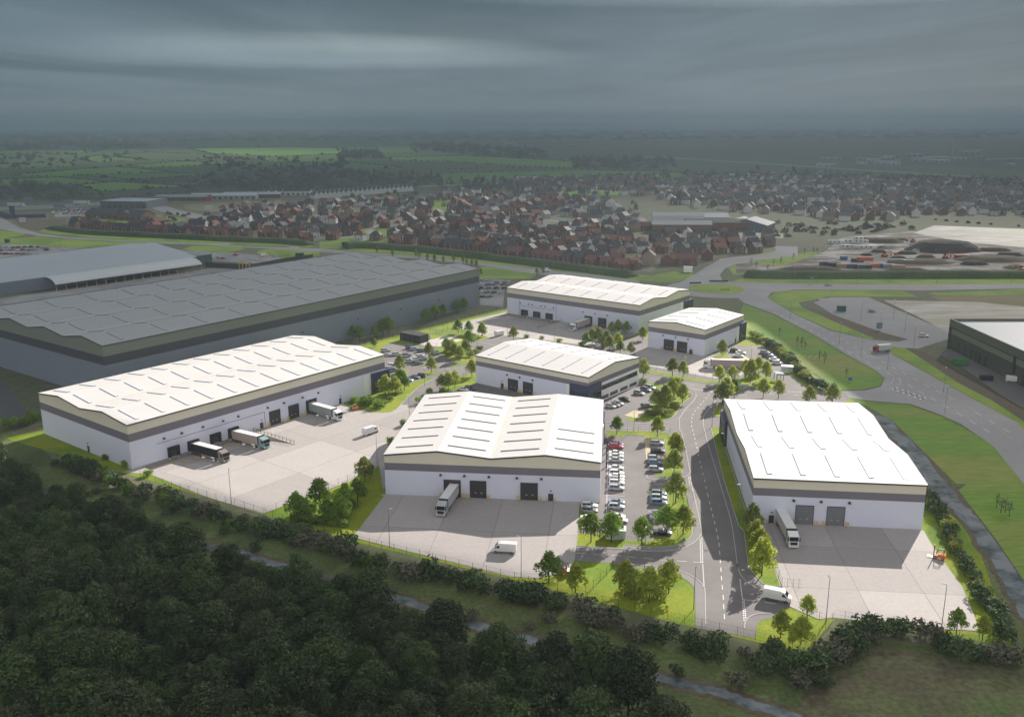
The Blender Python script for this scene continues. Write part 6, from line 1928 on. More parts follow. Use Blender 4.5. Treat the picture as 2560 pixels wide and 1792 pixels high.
# houses too far and too many to count one by one, on the estate's far side and through the town
def far_houses(spots, seed):
    rng = random.Random(seed)
    mb = MB()
    for x, y, a in spots:
        w, d, e, r = rng.uniform(8, 13), rng.uniform(7.5, 9), rng.uniform(4.8, 5.6), rng.uniform(3, 4)
        wl, rf = rng.choice(((BRICK[0], TILE_DARK), (BRICK[0], TILE_RED), (BRICK[1], TILE_GREY), (RENDER_W, TILE_GREY), (STONE, TILE_DARK)))
        M = Matrix.Translation((x, y, .03)) @ Matrix.Rotation(a, 4, 'Z')
        T = lambda *q: tuple(M @ Vector(q))
        hx, hy = w / 2, d / 2
        for p, q in (((-hx, -hy), (hx, -hy)), ((hx, -hy), (hx, hy)), ((hx, hy), (-hx, hy)), ((-hx, hy), (-hx, -hy))):
            mb.face([T(*p, 0), T(*q, 0), T(*q, e), T(*p, e)], wl)
        for s in (-1, 1):
            mb.face([T(s * hx, -hy, e), T(s * hx, hy, e), T(s * hx, 0, e + r)], wl)
            mb.face([T(-hx - .3, s * (hy + .3), e - .15), T(hx + .3, s * (hy + .3), e - .15), T(hx + .3, 0, e + r + .05), T(-hx - .3, 0, e + r + .05)], rf)
            for fx in (-.28, .28):
                for z in (.9, 3.2):
                    mb.face([T(fx * w - .6, s * (hy + .05), z), T(fx * w + .6, s * (hy + .05), z), T(fx * w + .6, s * (hy + .05), z + 1.2), T(fx * w - .6, s * (hy + .05), z + 1.2)], UPVC)
    tag(mb.build("distant_houses"), kind='stuff')
more = [(x, y, a + rngh.choice((0, 0, math.pi / 2)) + R(rngh.uniform(-8, 8))) for x, y, a in REST]
tries = 0
while tries < 2600 and len(more) < len(REST) + 420:
    tries += 1
    px_, py_ = rngh.uniform(1640, 2600), rngh.uniform(440, 556)
    x, y = U(px_, py_)
    if not in_poly(x, y, TOWN): continue
    if any(abs(x - u) < 13 and abs(y - v) < 15 for u, v, _ in tsel) or any(abs(x - u) < 12 and abs(y - v) < 14 for u, v, _ in more): continue
    more.append((x, y, R(rngh.choice((-15, -20, 70, 75)))))
INNER = GP(0, (1290, 452), (1640, 442), (1650, 500), (1540, 488), (1300, 478))
for _ in range(400):
    x, y = U(rngh.uniform(1290, 1650), rngh.uniform(444, 500))
    if in_poly(x, y, INNER) and not any(abs(x - u) < 14 and abs(y - v) < 20 for u, v, _ in more):
        more.append((x, y, R(rngh.uniform(-20, 20))))
far_houses(more, 8)
print("town", tn, gx, "rest", len(REST), len(more))
# big buildings among them
def shed(k, x, y, w, d, h, rise, ang, wall, roof, label, cat="building", group=None):
    g = G(k, x, y)
    root = thing("shed_building", label, cat, (g[0], g[1], 0), ang, group)
    mb = MB()
    c = [(0, 0), (w, 0), (w, d), (0, d)]
    for i in range(4):
        a, b = c[i], c[(i + 1) % 4]
        mb.face([(*a, 0), (*b, 0), (*b, h), (*a, h)], wall)
    for xx in (0, w):
        mb.face([(xx, 0, h), (xx, d, h), (xx, d / 2, h + rise)], wall)
    mb.build("wall", root, fix=True)
    mb = MB()
    for y0 in (-.4, d + .4):
        mb.face([(-.4, y0, h - .05), (w + .4, y0, h - .05), (w + .4, d / 2, h + rise + .1), (-.4, d / 2, h + rise + .1)], roof)
    mb.build("roof", root, fix=True)
    n = max(2, int(w / 7))
    for i in range(n):
        mb = MB(); mb.box(w * (i + .25) / n, w * (i + .75) / n, -.12, -.004, .1 if i % 2 else 1.2, min(h - .6, 3.4), DOOR_DARK); mb.build("door" if i % 2 else "window", root)
    return root
shed(24, 830, 215, 62, 50, 8.5, .4, R(-9), mat("navy_grey_wall", (0.10, 0.105, 0.12), 0.7), HALLROOF, "grey flat-roofed store beside the left crossroads", "store")
shed(24, 705, 300, 34, 22, 6, 4.5, R(-12), BRICK[1], TILE_DARK, "left wing of the brown brick care home", "building", "wings of the brick building")
shed(24, 930, 312, 40, 20, 6, 4.5, R(-20), BRICK[1], TILE_DARK, "middle wing of the brown brick building in front of the store", "building", "wings of the brick building")
shed(24, 1080, 318, 26, 20, 6, 4.0, R(70), BRICK[1], TILE_DARK, "right wing of the brown brick building", "building", "wings of the brick building")
shed(24, 1275, 160, 70, 26, 5, 2.5, R(2), BRICK[0], GREY_ROOF, "long dark shed with pale roof by the main road", "shed")
shed(24, 1560, 150, 90, 30, 5, 2.5, R(4), STONE, HALLROOF2, "pale roofed depot shed beyond the tan field", "shed")
shed(24, 1830, 140, 80, 24, 5, 2.5, R(4), BRICK[0], HALLROOF2, "red-walled depot shed beyond the tan field", "shed")
shed(21, 1750, 632, 70, 14, 6, 3.5, R(3), RENDER_W, TILE_DARK, "long white building with dark roof left of the white terrace")
shed(35, 420, 480, 52, 16, 9, 3, R(-2), RENDER_W, GREY_ROOF, "far scaffolded apartment block with grey roof")
shed(35, 410, 600, 56, 16, 8, 3, R(-2), BRICK[1], GREY_ROOF, "near scaffolded apartment block above a dark ground floor")
shed(35, 955, 460, 40, 22, 6, 3.5, R(-2), STONE, HALLROOF, "grey gabled barn behind the scaffolded blocks")
shed(35, 900, 570, 60, 16, 8, 3, R(-2), BRICK[0], TILE_GREY, "half-built brick block with scaffolding beside the lane")
shed(35, 1850, 572, 30, 34, 6, 4.5, R(60), mat("blue_grey_barn", (0.11, 0.12, 0.15), 0.7), GREY_ROOF, "left blue-grey barn beside parked vans", "barn", "blue-grey barns")
shed(35, 2060, 590, 34, 40, 6, 5.0, R(62), mat("blue_grey_barn", (0.11, 0.12, 0.15)), GREY_ROOF, "right and larger blue-grey barn", "barn", "blue-grey barns")
shed(23, 65, 822, 30, 14, 5, 2.5, R(-3), STONE, HALLROOF2, "small white roofed barn behind the brick estate", "barn")
shed(22, 1185, 545, 46, 14, 9, .5, R(4), RENDER_W, TILE_GREY, "white three-storey block by the far field")
shed(22, 1560, 600, 60, 14, 5, 1.0, R(2), RENDER_W, TILE_GREY, "long low white building beyond the small green")
# building site: containers, cabins, diggers
CONT = {'navy': mat("navy_container", (0.03, 0.04, 0.075), 0.6), 'orange': mat("orange_container", (0.42, 0.10, 0.03), 0.6), 'blue': mat("blue_container", (0.05, 0.10, 0.26), 0.6), 'tan': mat("tan_container", (0.33, 0.22, 0.10), 0.6), 'grey': mat("grey_container", (0.25, 0.27, 0.29), 0.6), 'white': mat("white_cabin", (0.60, 0.60, 0.60), 0.6), 'red': mat("red_container", (0.33, 0.05, 0.035), 0.6)}
def container(k, x, y, colour, label, L=12.0, a=-3.0, z=0.0, name="container"):
    g = G(k, x, y)
    root = thing(name, label, "container" if name == "container" else "cabin", (g[0], g[1], z + .05), R(a), "containers on the building site" if name == "container" else "site cabins")
    mb = MB(); mb.box(0, L, 0, 2.5, 0, 2.6, CONT[colour])
    for i in range(int(L / .6)):
        mb.box(.2 + i * .6, .42 + i * .6, -.04, -.001, .2, 2.4, CONT[colour])
    mb.build("shell", root)
    mb = MB(); mb.box(L + .002, L + .06, .1, 2.4, .1, 2.5, CONT[colour]); mb.build("door", root)
    if name != "container":
        for i in range(3):
            mb = MB(); mb.box(1 + i * 3.6, 2.6 + i * 3.6, -.07, -.041, 1.0, 2.0, CARGLASS); mb.build("window", root)
for i, (x, y, c, L, lab) in enumerate(((615, 345, 'navy', 12, "first navy container from the left beside the bank"), (680, 352, 'navy', 9, "second navy container touching the tan one"), (750, 362, 'tan', 9, "tan container in the near row"), (835, 366, 'navy', 12, "navy container right of the tan one"), (915, 372, 'navy', 10, "navy container under the orange one"),
        (780, 300, 'blue', 5, "short blue container standing behind the near row"), (870, 318, 'navy', 9, "navy container behind the orange one"), (1000, 362, 'orange', 8, "small orange container in the near row"), (1080, 362, 'blue', 6, "blue container right of the small orange one"), (1125, 366, 'grey', 8, "grey container at the end of the near row"),
        (1165, 325, 'grey', 12, "grey container alone behind the near row"), (1285, 332, 'grey', 8, "small grey container at the right of the row"), (1700, 292, 'red', 11, "red container below the dark spoil heap"), (1785, 290, 'blue', 11, "blue container joined to the red one"), (1195, 375, 'tan', 9, "brown container right of the grey end container"))):
    container(26, x, y, c, lab, L)
container(26, 915, 338, 'orange', "bright orange container stacked above the navy row", 11, z=2.65)
for x, y, L, lab in ((780, 205, 14, "long white site cabin at the front of the cabins"), (930, 212, 14, "second white site cabin in the front row"), (1010, 208, 12, "white site cabin at the right end"), (680, 168, 14, "white site cabin at the far left"), (770, 160, 12, "pale cabin behind the front row"), (890, 165, 12, "white cabin under the stacked one")):
    container(26, x, y, 'white', lab, L, name="site_cabin")
container(26, 888, 165, 'white', "white cabin stacked as an upper storey", 8, z=2.65, name="site_cabin")
def digger(k, x, y, a, label):
    g = G(k, x, y)
    root = thing("excavator", label, "excavator", (g[0], g[1], .05), R(a), "orange excavators")
    O = PAINTS['orange']
    mb = MB()
    for yy in (-1.2, 1.2): mb.box(-1.9, 1.9, yy - .3, yy + .3, 0, .9, BLACKPLASTIC)
    mb.build("track", root)
    mb = MB(); mb.box(-1.8, 1.2, -1.3, 1.3, 1.0, 2.1, O); mb.build("body", root)
    mb = MB(); mb.box(-.1, 1.4, .3, 1.3, 2.1, 3.1, CARGLASS); mb.build("cab", root)
    mb = MB(); mb.tube((1.1, -.3, 1.8), (4.2, -.3, 4.4), .3, .25, O, 5); mb.tube((4.2, -.3, 4.4), (6.0, -.3, 1.6), .25, .2, O, 5); mb.build("arm", root)
    mb = MB(); mb.box(5.6, 6.4, -.8, .2, .6, 1.6, BLACKPLASTIC); mb.build("bucket", root)
for x, y, a, lab in ((1130, 275, 20, "orange excavator left of the middle heaps"), (1225, 280, 160, "orange excavator facing left in the middle of the site"), (1620, 290, 30, "orange excavator left of the red container"), (1360, 160, 200, "orange excavator far behind the white cabins"), (2235, 395, 150, "orange excavator at the right end of the site")):
    digger(26, x, y, a, lab)

for i, (x, y, w, d, h) in enumerate(((1260, 300, 14, 8, 2.2), (1330, 262, 18, 9, 2.4), (1420, 240, 12, 8, 2), (1480, 290, 16, 8, 2.2), (1100, 245, 14, 8, 2), (1180, 215, 20, 9, 2.5), (1560, 330, 16, 8, 2.5), (1880, 350, 22, 10, 2.4), (1960, 290, 26, 10, 2.2), (2040, 240, 30, 12, 2.6), (2160, 280, 24, 10, 2.6), (1450, 190, 24, 10, 2.2), (1250, 150, 24, 10, 2.2), (1000, 270, 10, 6, 1.8), (2200, 380, 18, 8, 2.2), (1330, 395, 30, 8, 1.8))):
    mound(26, x, y, w, d, h, (BROWN, DARKEARTH, MUD)[i % 3], f"small spoil heap, @ from left on the building site")
# ------------------------------------------------------------------ fields, hedges and woods to the horizon
FIELD = [mat("field_bright", (0.24, 0.44, 0.05), 0.95, (0.20, 0.38, 0.045), 0.01, col3=(0.27, 0.43, 0.07), scale3=0.004), mat("field_green", (0.17, 0.32, 0.055), 0.95, (0.14, 0.27, 0.05), 0.01), mat("field_dull", (0.14, 0.20, 0.06), 0.95, (0.11, 0.14, 0.055), 0.01), mat("field_brown", (0.135, 0.11, 0.065), 0.95, (0.11, 0.10, 0.055), 0.01)]
HEDGELINES = []
fz = [.12]
def field(k, m, *p, hedge=True):
    q = GP(k, *p)
    fz[0] += .012
    sheet("field", q, fz[0], FIELD[m])
    if hedge: HEDGELINES.append(q + [q[0]])
field(21, 2, (-200, 330), (700, 325), (1250, 312), (1960, 310), (2296, 310), (2296, 420), (1900, 440), (1450, 490), (1290, 560), (700, 640), (-200, 640), hedge=False)
field(22, 2, (0, 310), (480, 305), (1300, 340), (1590, 410), (1600, 470), (2296, 490), (2296, 530), (600, 560), (0, 460), hedge=False)
field(21, 0, (105, 487), (470, 457), (790, 437), (1130, 467), (610, 492), (420, 502))
field(21, 0, (530, 558), (760, 536), (1220, 566), (665, 600))
field(21, 0, (-100, 525), (410, 505), (720, 537), (510, 548), (-100, 562))
field(21, 1, (-100, 422), (180, 411), (480, 408), (500, 430), (100, 446), (-100, 440))
field(21, 1, (530, 382), (650, 360), (960, 390), (640, 407))
field(21, 0, (1260, 314), (1960, 311), (2296, 318), (2296, 355), (1900, 372), (1420, 352))
field(21, 1, (1900, 374), (2296, 358), (2296, 420), (1830, 407), (1590, 377))
field(21, 1, (-100, 327), (700, 323), (560, 346), (-100, 347))
field(21, 0, (860, 427), (1240, 405), (1700, 408), (1330, 432), (980, 442))
field(21, 1, (500, 490), (1000, 478), (1430, 488), (1150, 508), (860, 522))
field(21, 3, (680, 606), (1230, 572), (1330, 602), (690, 652))
field(21, 3, (850, 527), (1150, 510), (1440, 490), (1290, 542), (1000, 545))
field(21, 2, (760, 360), (1000, 340), (1400, 355), (1560, 376), (1240, 402), (980, 390))
sheet("field", GP(21, (1215, 690), (1870, 662), (2050, 700), (1700, 735), (1480, 752), (1250, 725)), .3, TAN)
sheet("field", GP(21, (-100, 640), (480, 650), (700, 660), (300, 690), (-100, 690)), .3, TAN)
field(22, 1, (-10, 312), (475, 307), (520, 350), (300, 352), (-10, 337))
field(22, 0, (340, 382), (860, 373), (1590, 415), (1590, 457), (1180, 440), (680, 408), (350, 402))
field(22, 1, (660, 492), (1590, 472), (2296, 492), (2350, 520), (1200, 530), (690, 552))
field(22, 1, (0, 402), (420, 450), (300, 457), (0, 456))
field(22, 0, (1490, 612), (1880, 606), (1860, 640), (1500, 642), hedge=False)
AIRF = mat("airfield_grass", (0.13, 0.165, 0.075), 0.95, (0.115, 0.13, 0.065), 0.006)
sheet("airfield", GP(23, (-300, 385), (0, 378), (600, 395), (1400, 440), (2296, 480), (2600, 500), (2600, 545), (2296, 540), (1500, 520), (700, 498), (0, 490), (-300, 470)), .35, AIRF)
sheet("runway", GP(23, (-300, 380), (0, 393), (600, 432), (1300, 480), (1980, 526), (2000, 533), (1300, 490), (600, 441), (0, 401), (-300, 388)), .6, OUT_PATH)
for k, pts in ((23, ((-300, 470), (0, 487), (700, 505), (1500, 525), (2600, 560))), (23, ((1700, 815), (2000, 840), (2600, 880))), (22, ((480, 300), (800, 330), (1300, 350), (1400, 380))), (22, ((1590, 420), (1700, 455), (1950, 470), (2200, 460))), (21, ((-100, 300), (400, 285), (960, 290), (1250, 290))),
               (22, ((0, 480), (300, 500), (620, 540))), (22, ((700, 465), (1000, 455), (1500, 462)))):
    HEDGELINES.append(GP(k, *pts))
# hedges and far woods: nobody could count these
def mass(name, spots, material, seed, kind='stuff'):
    """spots (x, y, radius, height): ragged clumps of leaf-sized faces"""
    rng = random.Random(seed)
    v, f = [], []
    for x, y, r, h in spots:
        sz = max(.7, y / 1500)
        n = int(min(70, max(14, 18 * r * h / (sz * sz) * .35)))
        for _ in range(n):
            u, t = rng.random(), rng.uniform(0, 6.283)
            rr = r * math.sqrt(rng.random())
            zz = h * (1 - (rr / r) ** 2 * .6) * rng.uniform(.15, 1.0)
            cx, cy = x + rr * math.cos(t), y + rr * math.sin(t)
            a = rng.uniform(0, 3.14)
            tl = rng.uniform(.3, 1.0)
            s = sz * rng.uniform(.6, 1.4)
            e1 = Vector((math.cos(a) * s, math.sin(a) * s, rng.uniform(-.4, .4) * s))
            e2 = Vector((-math.sin(a) * s * tl, math.cos(a) * s * tl * .5, s * rng.uniform(.3, 1.0)))
            c = Vector((cx, cy, zz))
            i = len(v)
            v += [tuple(c - e1), tuple(c + e2), tuple(c + e1), tuple(c - e2)]
            f.append((i, i + 1, i + 2, i + 3))
    me = bpy.data.meshes.new(name)
    me.from_pydata(v, [], f)
    me.materials.append(material)
    o = bpy.data.objects.new(name, me)
    COL.objects.link(o)
    return tag(o, kind=kind)
rc_ = random.Random(9)
sp = []
for ln in HEDGELINES:
    for x, y, a in along(ln, 9 + ln[0][1] * .003):
        if abs(x) > y * .62: continue
        if rc_.random() < .12: continue
        h = rc_.uniform(1.3, 2.4) * (1 if rc_.random() > .04 else 3)
        sp.append((x + rc_.uniform(-2, 2), y + rc_.uniform(-2, 2), h * .8 + y * .0003, h))
mass("hedgerows", sp, LEAF['dark'], 1)
def fill(poly, n, hr, seed, rr=(4, 8)):
    rng = random.Random(seed)
    q = GP(0, *poly)
    xs, ys = [p[1] for p in poly], [p[0] for p in poly]
    out, t = [], 0
    while len(out) < n and t < n * 30:
        t += 1
        x, y = U(rng.uniform(min(ys), max(ys)), rng.uniform(min(xs), max(xs)))
        if in_poly(x, y, q):
            s = rng.uniform(*rr)
            out.append((x, y, s, rng.uniform(*hr)))
    return out
woods = []
woods += fill(((-60, 455), (60, 450), (200, 470), (255, 498), (200, 502), (-60, 498)), 130, (8, 15), 2)        # wood at the left
woods += fill(((480, 462), (560, 445), (700, 440), (860, 430), (1090, 440), (1110, 462), (900, 475), (600, 475)), 260, (6, 13), 3)
woods += fill(((-60, 355), (360, 348), (370, 368), (-60, 372)), 160, (10, 18), 4, (8, 14))
woods += fill(((1030, 360), (1100, 358), (1350, 375), (1380, 398), (1200, 392), (1040, 372)), 170, (10, 20), 5, (7, 12))
woods += fill(((850, 378), (950, 378), (960, 400), (850, 395)), 60, (10, 18), 6, (7, 12))
woods += fill(((1430, 400), (1560, 395), (1680, 400), (1690, 425), (1440, 424)), 120, (8, 16), 7, (6, 10))
woods += fill(((1640, 440), (2000, 436), (2600, 460), (2600, 480), (2000, 455), (1660, 450)), 200, (6, 13), 8)
mass("far_woodland", woods, LEAF['bare'], 11)
woods = []
for i in range(1500):     # the dark wooded plain towards the horizon
    py_ = 313 + 38 * rc_.random() ** 1.6
    x, y = U(rc_.uniform(-60, 2620), py_)
    woods.append((x, y, rc_.uniform(.006, .016) * y * .6, rc_.uniform(9, 17)))
mass("wooded_plain", woods, LEAF['dark'], 12)
woods = fill(((1650, 450), (2600, 460), (2600, 550), (2300, 545), (1700, 520)), 260, (4, 10), 13, (3, 6)) + fill(((780, 480), (1100, 475), (1500, 485), (1640, 530), (1500, 545), (900, 520)), 90, (4, 8), 14, (2, 4))
woods += fill(((1900, 560), (2250, 560), (2300, 580), (1950, 600)), 60, (2, 5), 15, (2, 4)) + fill(((480, 390), (860, 395), (900, 440), (560, 440)), 120, (5, 11), 16, (4, 8))
woods += fill(((1100, 452), (1640, 440), (1650, 500), (1300, 480), (1100, 475)), 170, (5, 11), 19, (3, 6))
woods += fill(((180, 530), (300, 525), (560, 535), (640, 545), (560, 560), (380, 560)), 40, (2, 4), 17, (2, 3)) + fill(((0, 380), (320, 378), (300, 400), (0, 420)), 60, (5, 10), 18, (4, 8))
mass("town_greenery", woods, LEAF['bare'], 14)
# single trees that stand out in the country
ETREE = [tree_proto("field_tree", 500 + j, 12 + 3 * j, 1.5, 4.5 + j, 500, LEAF['dark'], 1.1, 10) for j in range(2)] + [tree_proto("field_tree", 510, 14, 2, 4.5, 480, LEAF['bare'], 1.0, 10)]
PTREE = tree_proto("poplar", 520, 20, 1.5, 2.2, 420, LEAF['bare'], 1.2, 9)
fld = [(0, p) for p in ((215, 378), (192, 388), (280, 403), (15, 396), (50, 396), (85, 397), (550, 420), (600, 418), (1165, 470), (1190, 462), (1208, 466), (1236, 470), (1700, 512), (1745, 470), (1640, 462), (2220, 462), (1985, 435), (1990, 442), (1895, 432))]
for i, (_, p) in enumerate(sorted(fld, key=lambda s: s[1][0])):
    g = U(*p)
    place(ETREE[i % 3], g, rc_.uniform(0, 6), f"dark standing tree, {nth(i)} from left among the far fields and houses", "single trees in the country", rc_.uniform(.8, 1.2))
for i, p in enumerate(((706, 425), (720, 424), (786, 420), (795, 421), (1005, 455), (1018, 452), (1032, 455), (1046, 452), (1064, 456), (1080, 455))):
    g = U(*p)
    place(PTREE, g, rc_.uniform(0, 6), f"tall bare poplar, {nth(i)} from left beyond the white terrace", "bare poplars", rc_.uniform(.9, 1.25))
# pale sheds and a mast far off on the right
FARW = mat("far_pale_shed", (0.55, 0.56, 0.57), 0.7, (0.45, 0.46, 0.47), 0.02)
fs = random.Random(31)
for i in range(46):
    px_, py_ = fs.choice(((fs.uniform(2020, 2560), fs.uniform(398, 424)), (fs.uniform(1260, 1700), fs.uniform(355, 372)), (fs.uniform(2200, 2560), fs.uniform(380, 412)), (fs.uniform(0, 800), fs.uniform(330, 345))))
    g = U(px_, py_)
    w, d, h = fs.uniform(12, 60), fs.uniform(12, 30), fs.uniform(5, 9)
    mb = MB(); mb.box(-w / 2, w / 2, 0, d, 0, h, FARW if fs.random() > .3 else STONE, HALLROOF2)
    for j in range(3): mb.box(-w / 2 + w * (j + .2) / 3, -w / 2 + w * (j + .7) / 3, -.3, -.01, 1, h * .6, DOOR_GREY)
    mb.box(-w / 2 - .5, w / 2 + .5, -.5, d + .5, h + .01, h + .8, HALLROOF2)
    o = mb.build("far_shed", loc=(*g, .6), rz=R(fs.uniform(-12, 6)))
    tag(o, f"pale distant shed, @ from left on the hazy plain near {'the runway' if py_ > 378 else 'the horizon'}", "shed", "pale sheds near the runway" if py_ > 378 else "pale sheds near the horizon")
for i, x in enumerate((1503, 1537, 1570, 1600, 1630, 1660)):
    g = U(x, 348)
    mb = MB(); mb.box(-22, 22, 0, 20, 0, 42, FARW)
    for j in range(12): mb.box(-20, 20, -.4, -.01, 2 + j * 3.3, 3.6 + j * 3.3, DOOR_GREY)
    o = mb.build("tower_block", loc=(*g, .6))
    tag(o, f"hazy tower block, {nth(i)} from left on the horizon plain", "tower block", "tower blocks on the plain")
g = U(2383, 392)
ms = MB(); ms.tube((0, 0, 0), (0, 0, 75), 2.2, .8, FARW, 6); ms.box(-3, 3, -3, 3, 0, 4, FARW)
tag(ms.build("mast", loc=(*g, .6)), "thin pale mast rising from the plain at the right", "mast")
# low hills along the horizon
def hills():
    m = mat("hill_ground", (0.10, 0.13, 0.08), 0.95, (0.06, 0.08, 0.05), 0.0012)
    mb = MB()
    n = 90
    def prof(t):
        f = lambda c, w, h: h * math.exp(-((t - c) / w) ** 2)
        return 18 + f(.10, .06, 85) + f(.22, .10, 120) + f(.36, .09, 150) + f(.47, .06, 115) + f(.55, .10, 75) + f(.72, .12, 30) + f(1.0, .2, 45) + 10 * math.sin(t * 71) + 6 * math.sin(t * 163 + 1)
    rows = []
    for i in range(n + 1):
        t = i / n
        x = -15500 + 27000 * t
        y = 21500
        h = max(10, prof(t * 1.02)) + 40
        rows.append([(x, y - 2600, -2), (x * .99, y - 1200, h * .35), (x, y, h), (x, y + 2500, -2)])
    for a, b in zip(rows, rows[1:]):
        for k in range(3):
            mb.face([a[k], b[k], b[k + 1], a[k + 1]], m)
    tag(mb.build("hills", fix=True, smooth=True), kind='structure')
hills()
# parked cars and lorries on the plots around the park
def lot(k, lst, ang, phrase, group):
    lst = sorted(lst, key=lambda s: s[0])
    for i, (x, y, kd, c) in enumerate(lst):
        park(k, x, y, ang + R(rc_.uniform(-4, 4)), kd, c, f"{'slate blue' if c == 'slate' else c} {CNAME[kd]}, {nth(i)} from left {phrase}", group, .07, .5)
kk = ('suv', 'hatch', 'saloon', 'suv'); cc = ('white', 'silver', 'grey', 'black', 'red', 'slate', 'white', 'silver', 'grey', 'black')
pick = lambda: (rc_.choice(kk), rc_.choice(cc))
left = [(x + rc_.uniform(-12, 12), y + rc_.uniform(-4, 4), *pick()) for y, xs in ((545, range(20, 560, 88)), (585, range(30, 800, 80)), (640, range(20, 460, 84)), (570, (620, 700, 930))) for x in xs]
lot(31, left, R(60), "in the packed car park at the left edge", "cars in the left car park")
lot(32, [(770, 650, 'hatch', 'white'), (1095, 668, 'suv', 'red'), (730, 715, 'saloon', 'black'), (850, 710, 'hatch', 'silver'), (915, 718, 'hatch', 'red'), (1370, 730, 'saloon', 'white'), (1650, 690, 'suv', 'silver'), (1310, 775, 'saloon', 'white')], R(10), "in the walled car park", "cars in the walled car park")
right = [(x + rc_.uniform(-8, 8), y, *pick()) for y, xs in ((665, (1670, 1720)), (700, (1660, 1710, 1770, 1830)), (730, (1650, 1720, 1780, 1840)), (765, (1660, 1700, 1760, 1820)), (685, (1790, 1850)), (800, (1660, 1720))) for x in xs]
lot(25, right, R(52), "right of the grey warehouse", "cars right of the grey warehouse")
store = [(x + rc_.uniform(-6, 6), y + rc_.uniform(-2, 2), *pick()) for y, x0, x1 in ((225, 560, 800), (238, 480, 800), (252, 440, 720), (266, 460, 700)) for x in range(x0, x1, 34)]
lot(24, store, R(80), "in the store car park", "cars at the store")
lot(26, [(680, 506, 'saloon', 'silver')], R(0), "on the straight road", "cars on the outer roads")
lot(26, [(1030, 722, 'hatch', 'grey'), (1445, 922, 'suv', 'white')], R(-5), "on the wide tarmac before the olive building", "cars on the tarmac")
for k, x, y, a, lab in ((32, 1510, 685, R(15), "white van in the walled car park behind the grey warehouse"), (36, 1670, 1440, R(-20), "white van beside the olive building"), (34, 960, 1150, R(-10), "dark van on the road behind the back warehouse"), (35, 1560, 545, R(5), "pale blue van beside the blue-grey barns")):
    van_at(k, x, y, a, lab, "vans outside the park", z=.07)
# white lorries on the far left road and a box lorry at the junction
BOXL = lorry_proto('red', (0.50, 0.55, 0.54))
g = G(26, 1115, 1045)
place(BOXL, (g[0], g[1] + 1, .07), R(195), "box lorry with red cab stopped at the road junction", "lorries outside the park", (.5, .8, .85))
for k, x, y, a, lab in ((24, 140, 205, R(2), "white lorry at the left edge of the far road"), (24, 680, 190, R(4), "white lorry right of centre on the far left road")):
    g = G(k, x, y)
    place([o for o in COL.objects if o.get('label', '').startswith("white lorry in front of the right")][0], (g[0], g[1] + 1, .1), a, lab, "lorries outside the park", 1.3)
# ------------------------------------------------------------------ lamps, fences, shelters and small things
LAMPGREY = mat("lamp_post_grey", (0.22, 0.22, 0.20), 0.5, metal=0.3)
LAMPHEAD = mat("lamp_head", (0.62, 0.62, 0.62), 0.4)
def lamp_proto(h, arm):
    root = thing("street_lamp", "", "street lamp")
    root["_free"] = 1
    mb = MB(); mb.tube((0, 0, 0), (0, 0, 1.3), .11, .10, LAMPGREY, 6); mb.tube((0, 0, 1.3), (0, 0, h), .085, .055, LAMPGREY, 6); mb.build("pole", root)
    mb = MB(); mb.tube((0, 0, h - .05), (arm, 0, h + .08), .045, .04, LAMPGREY, 5); mb.build("arm", root)
    mb = MB(); mb.hexa([(arm - .25, -.17, h), (arm + .55, -.17, h + .06), (arm + .55, .17, h + .06), (arm - .25, .17, h), (arm - .25, -.12, h + .16), (arm + .5, -.10, h + .17), (arm + .5, .10, h + .17), (arm - .25, .12, h + .16)], LAMPHEAD); mb.build("lamp_head", root)
    return root
LAMP10, LAMP7 = lamp_proto(10.0, .5), lamp_proto(7.0, .35)
def lamps(p, lst, phrase, group):
    lst = sorted(lst, key=lambda s: G(*s[:3])[0] / G(*s[:3])[1])
    for i, s in enumerate(lst):
        g = G(*s[:3])
        place(p, (g[0], g[1], .05), R(s[3] if len(s) > 3 else 0), f"grey lamp post, {nth(i)} from left {phrase}" if len(lst) > 1 else f"grey lamp post {phrase}", group)
lamps(LAMP10, [(1, 1855, 1470, 100), (2, 1100, 1335, 160), (3, 193, 1250, 20), (3, 1073, 1455, 150)], "on the edge of the front yards", "lamp posts of the front yards")
lamps(LAMP10, [(13, 1085, 1045, 80), (16, 785, 670, 0), (6, 197, 812, 180), (6, 105, 492, 180), (5, 1218, 388, 180), (13, 1500, 130, 180)], "along the main site road", "lamp posts of the site road")
lamps(LAMP10, [(6, 693, 1395, 90), (6, 1355, 1440, 150)], "at the front of the right yard", "lamp posts of the right yard")
lamps(LAMP7, [(15, 600, 1295, 90), (11, 1335, 850, 180), (11, 820, 1468, 180), (14, 790, 352, 90), (14, 585, 880, 90), (14, 1610, 880, 90), (11, 1040, 1050, 90), (11, 1800, 590, 180)], "among the car parks and trees", "lamp posts of the car parks")
lamps(LAMP10, [(4, 225, 602, 90), (4, 610, 632, 90), (4, 385, 600, 90), (15, 1485, 400, 0)], "before the back warehouse yard", "lamp posts of the back yard")
lamps(LAMP10, [(26, 370, 780, 60), (26, 765, 975, 60), (26, 940, 1080, 240), (26, 1150, 1190, 60), (26, 1610, 1535, 60), (26, 1600, 1370, 240), (26, 1365, 1000, 90), (26, 940, 790, 90), (26, 1090, 880, 90), (26, 1200, 780, 90), (26, 1290, 890, 90), (26, 405, 480, 90), (26, 585, 482, 90), (26, 915, 485, 90), (26, 1160, 488, 90), (26, 1550, 490, 90), (26, 2150, 490, 90)], "along the outer roads", "lamp posts of the outer roads")
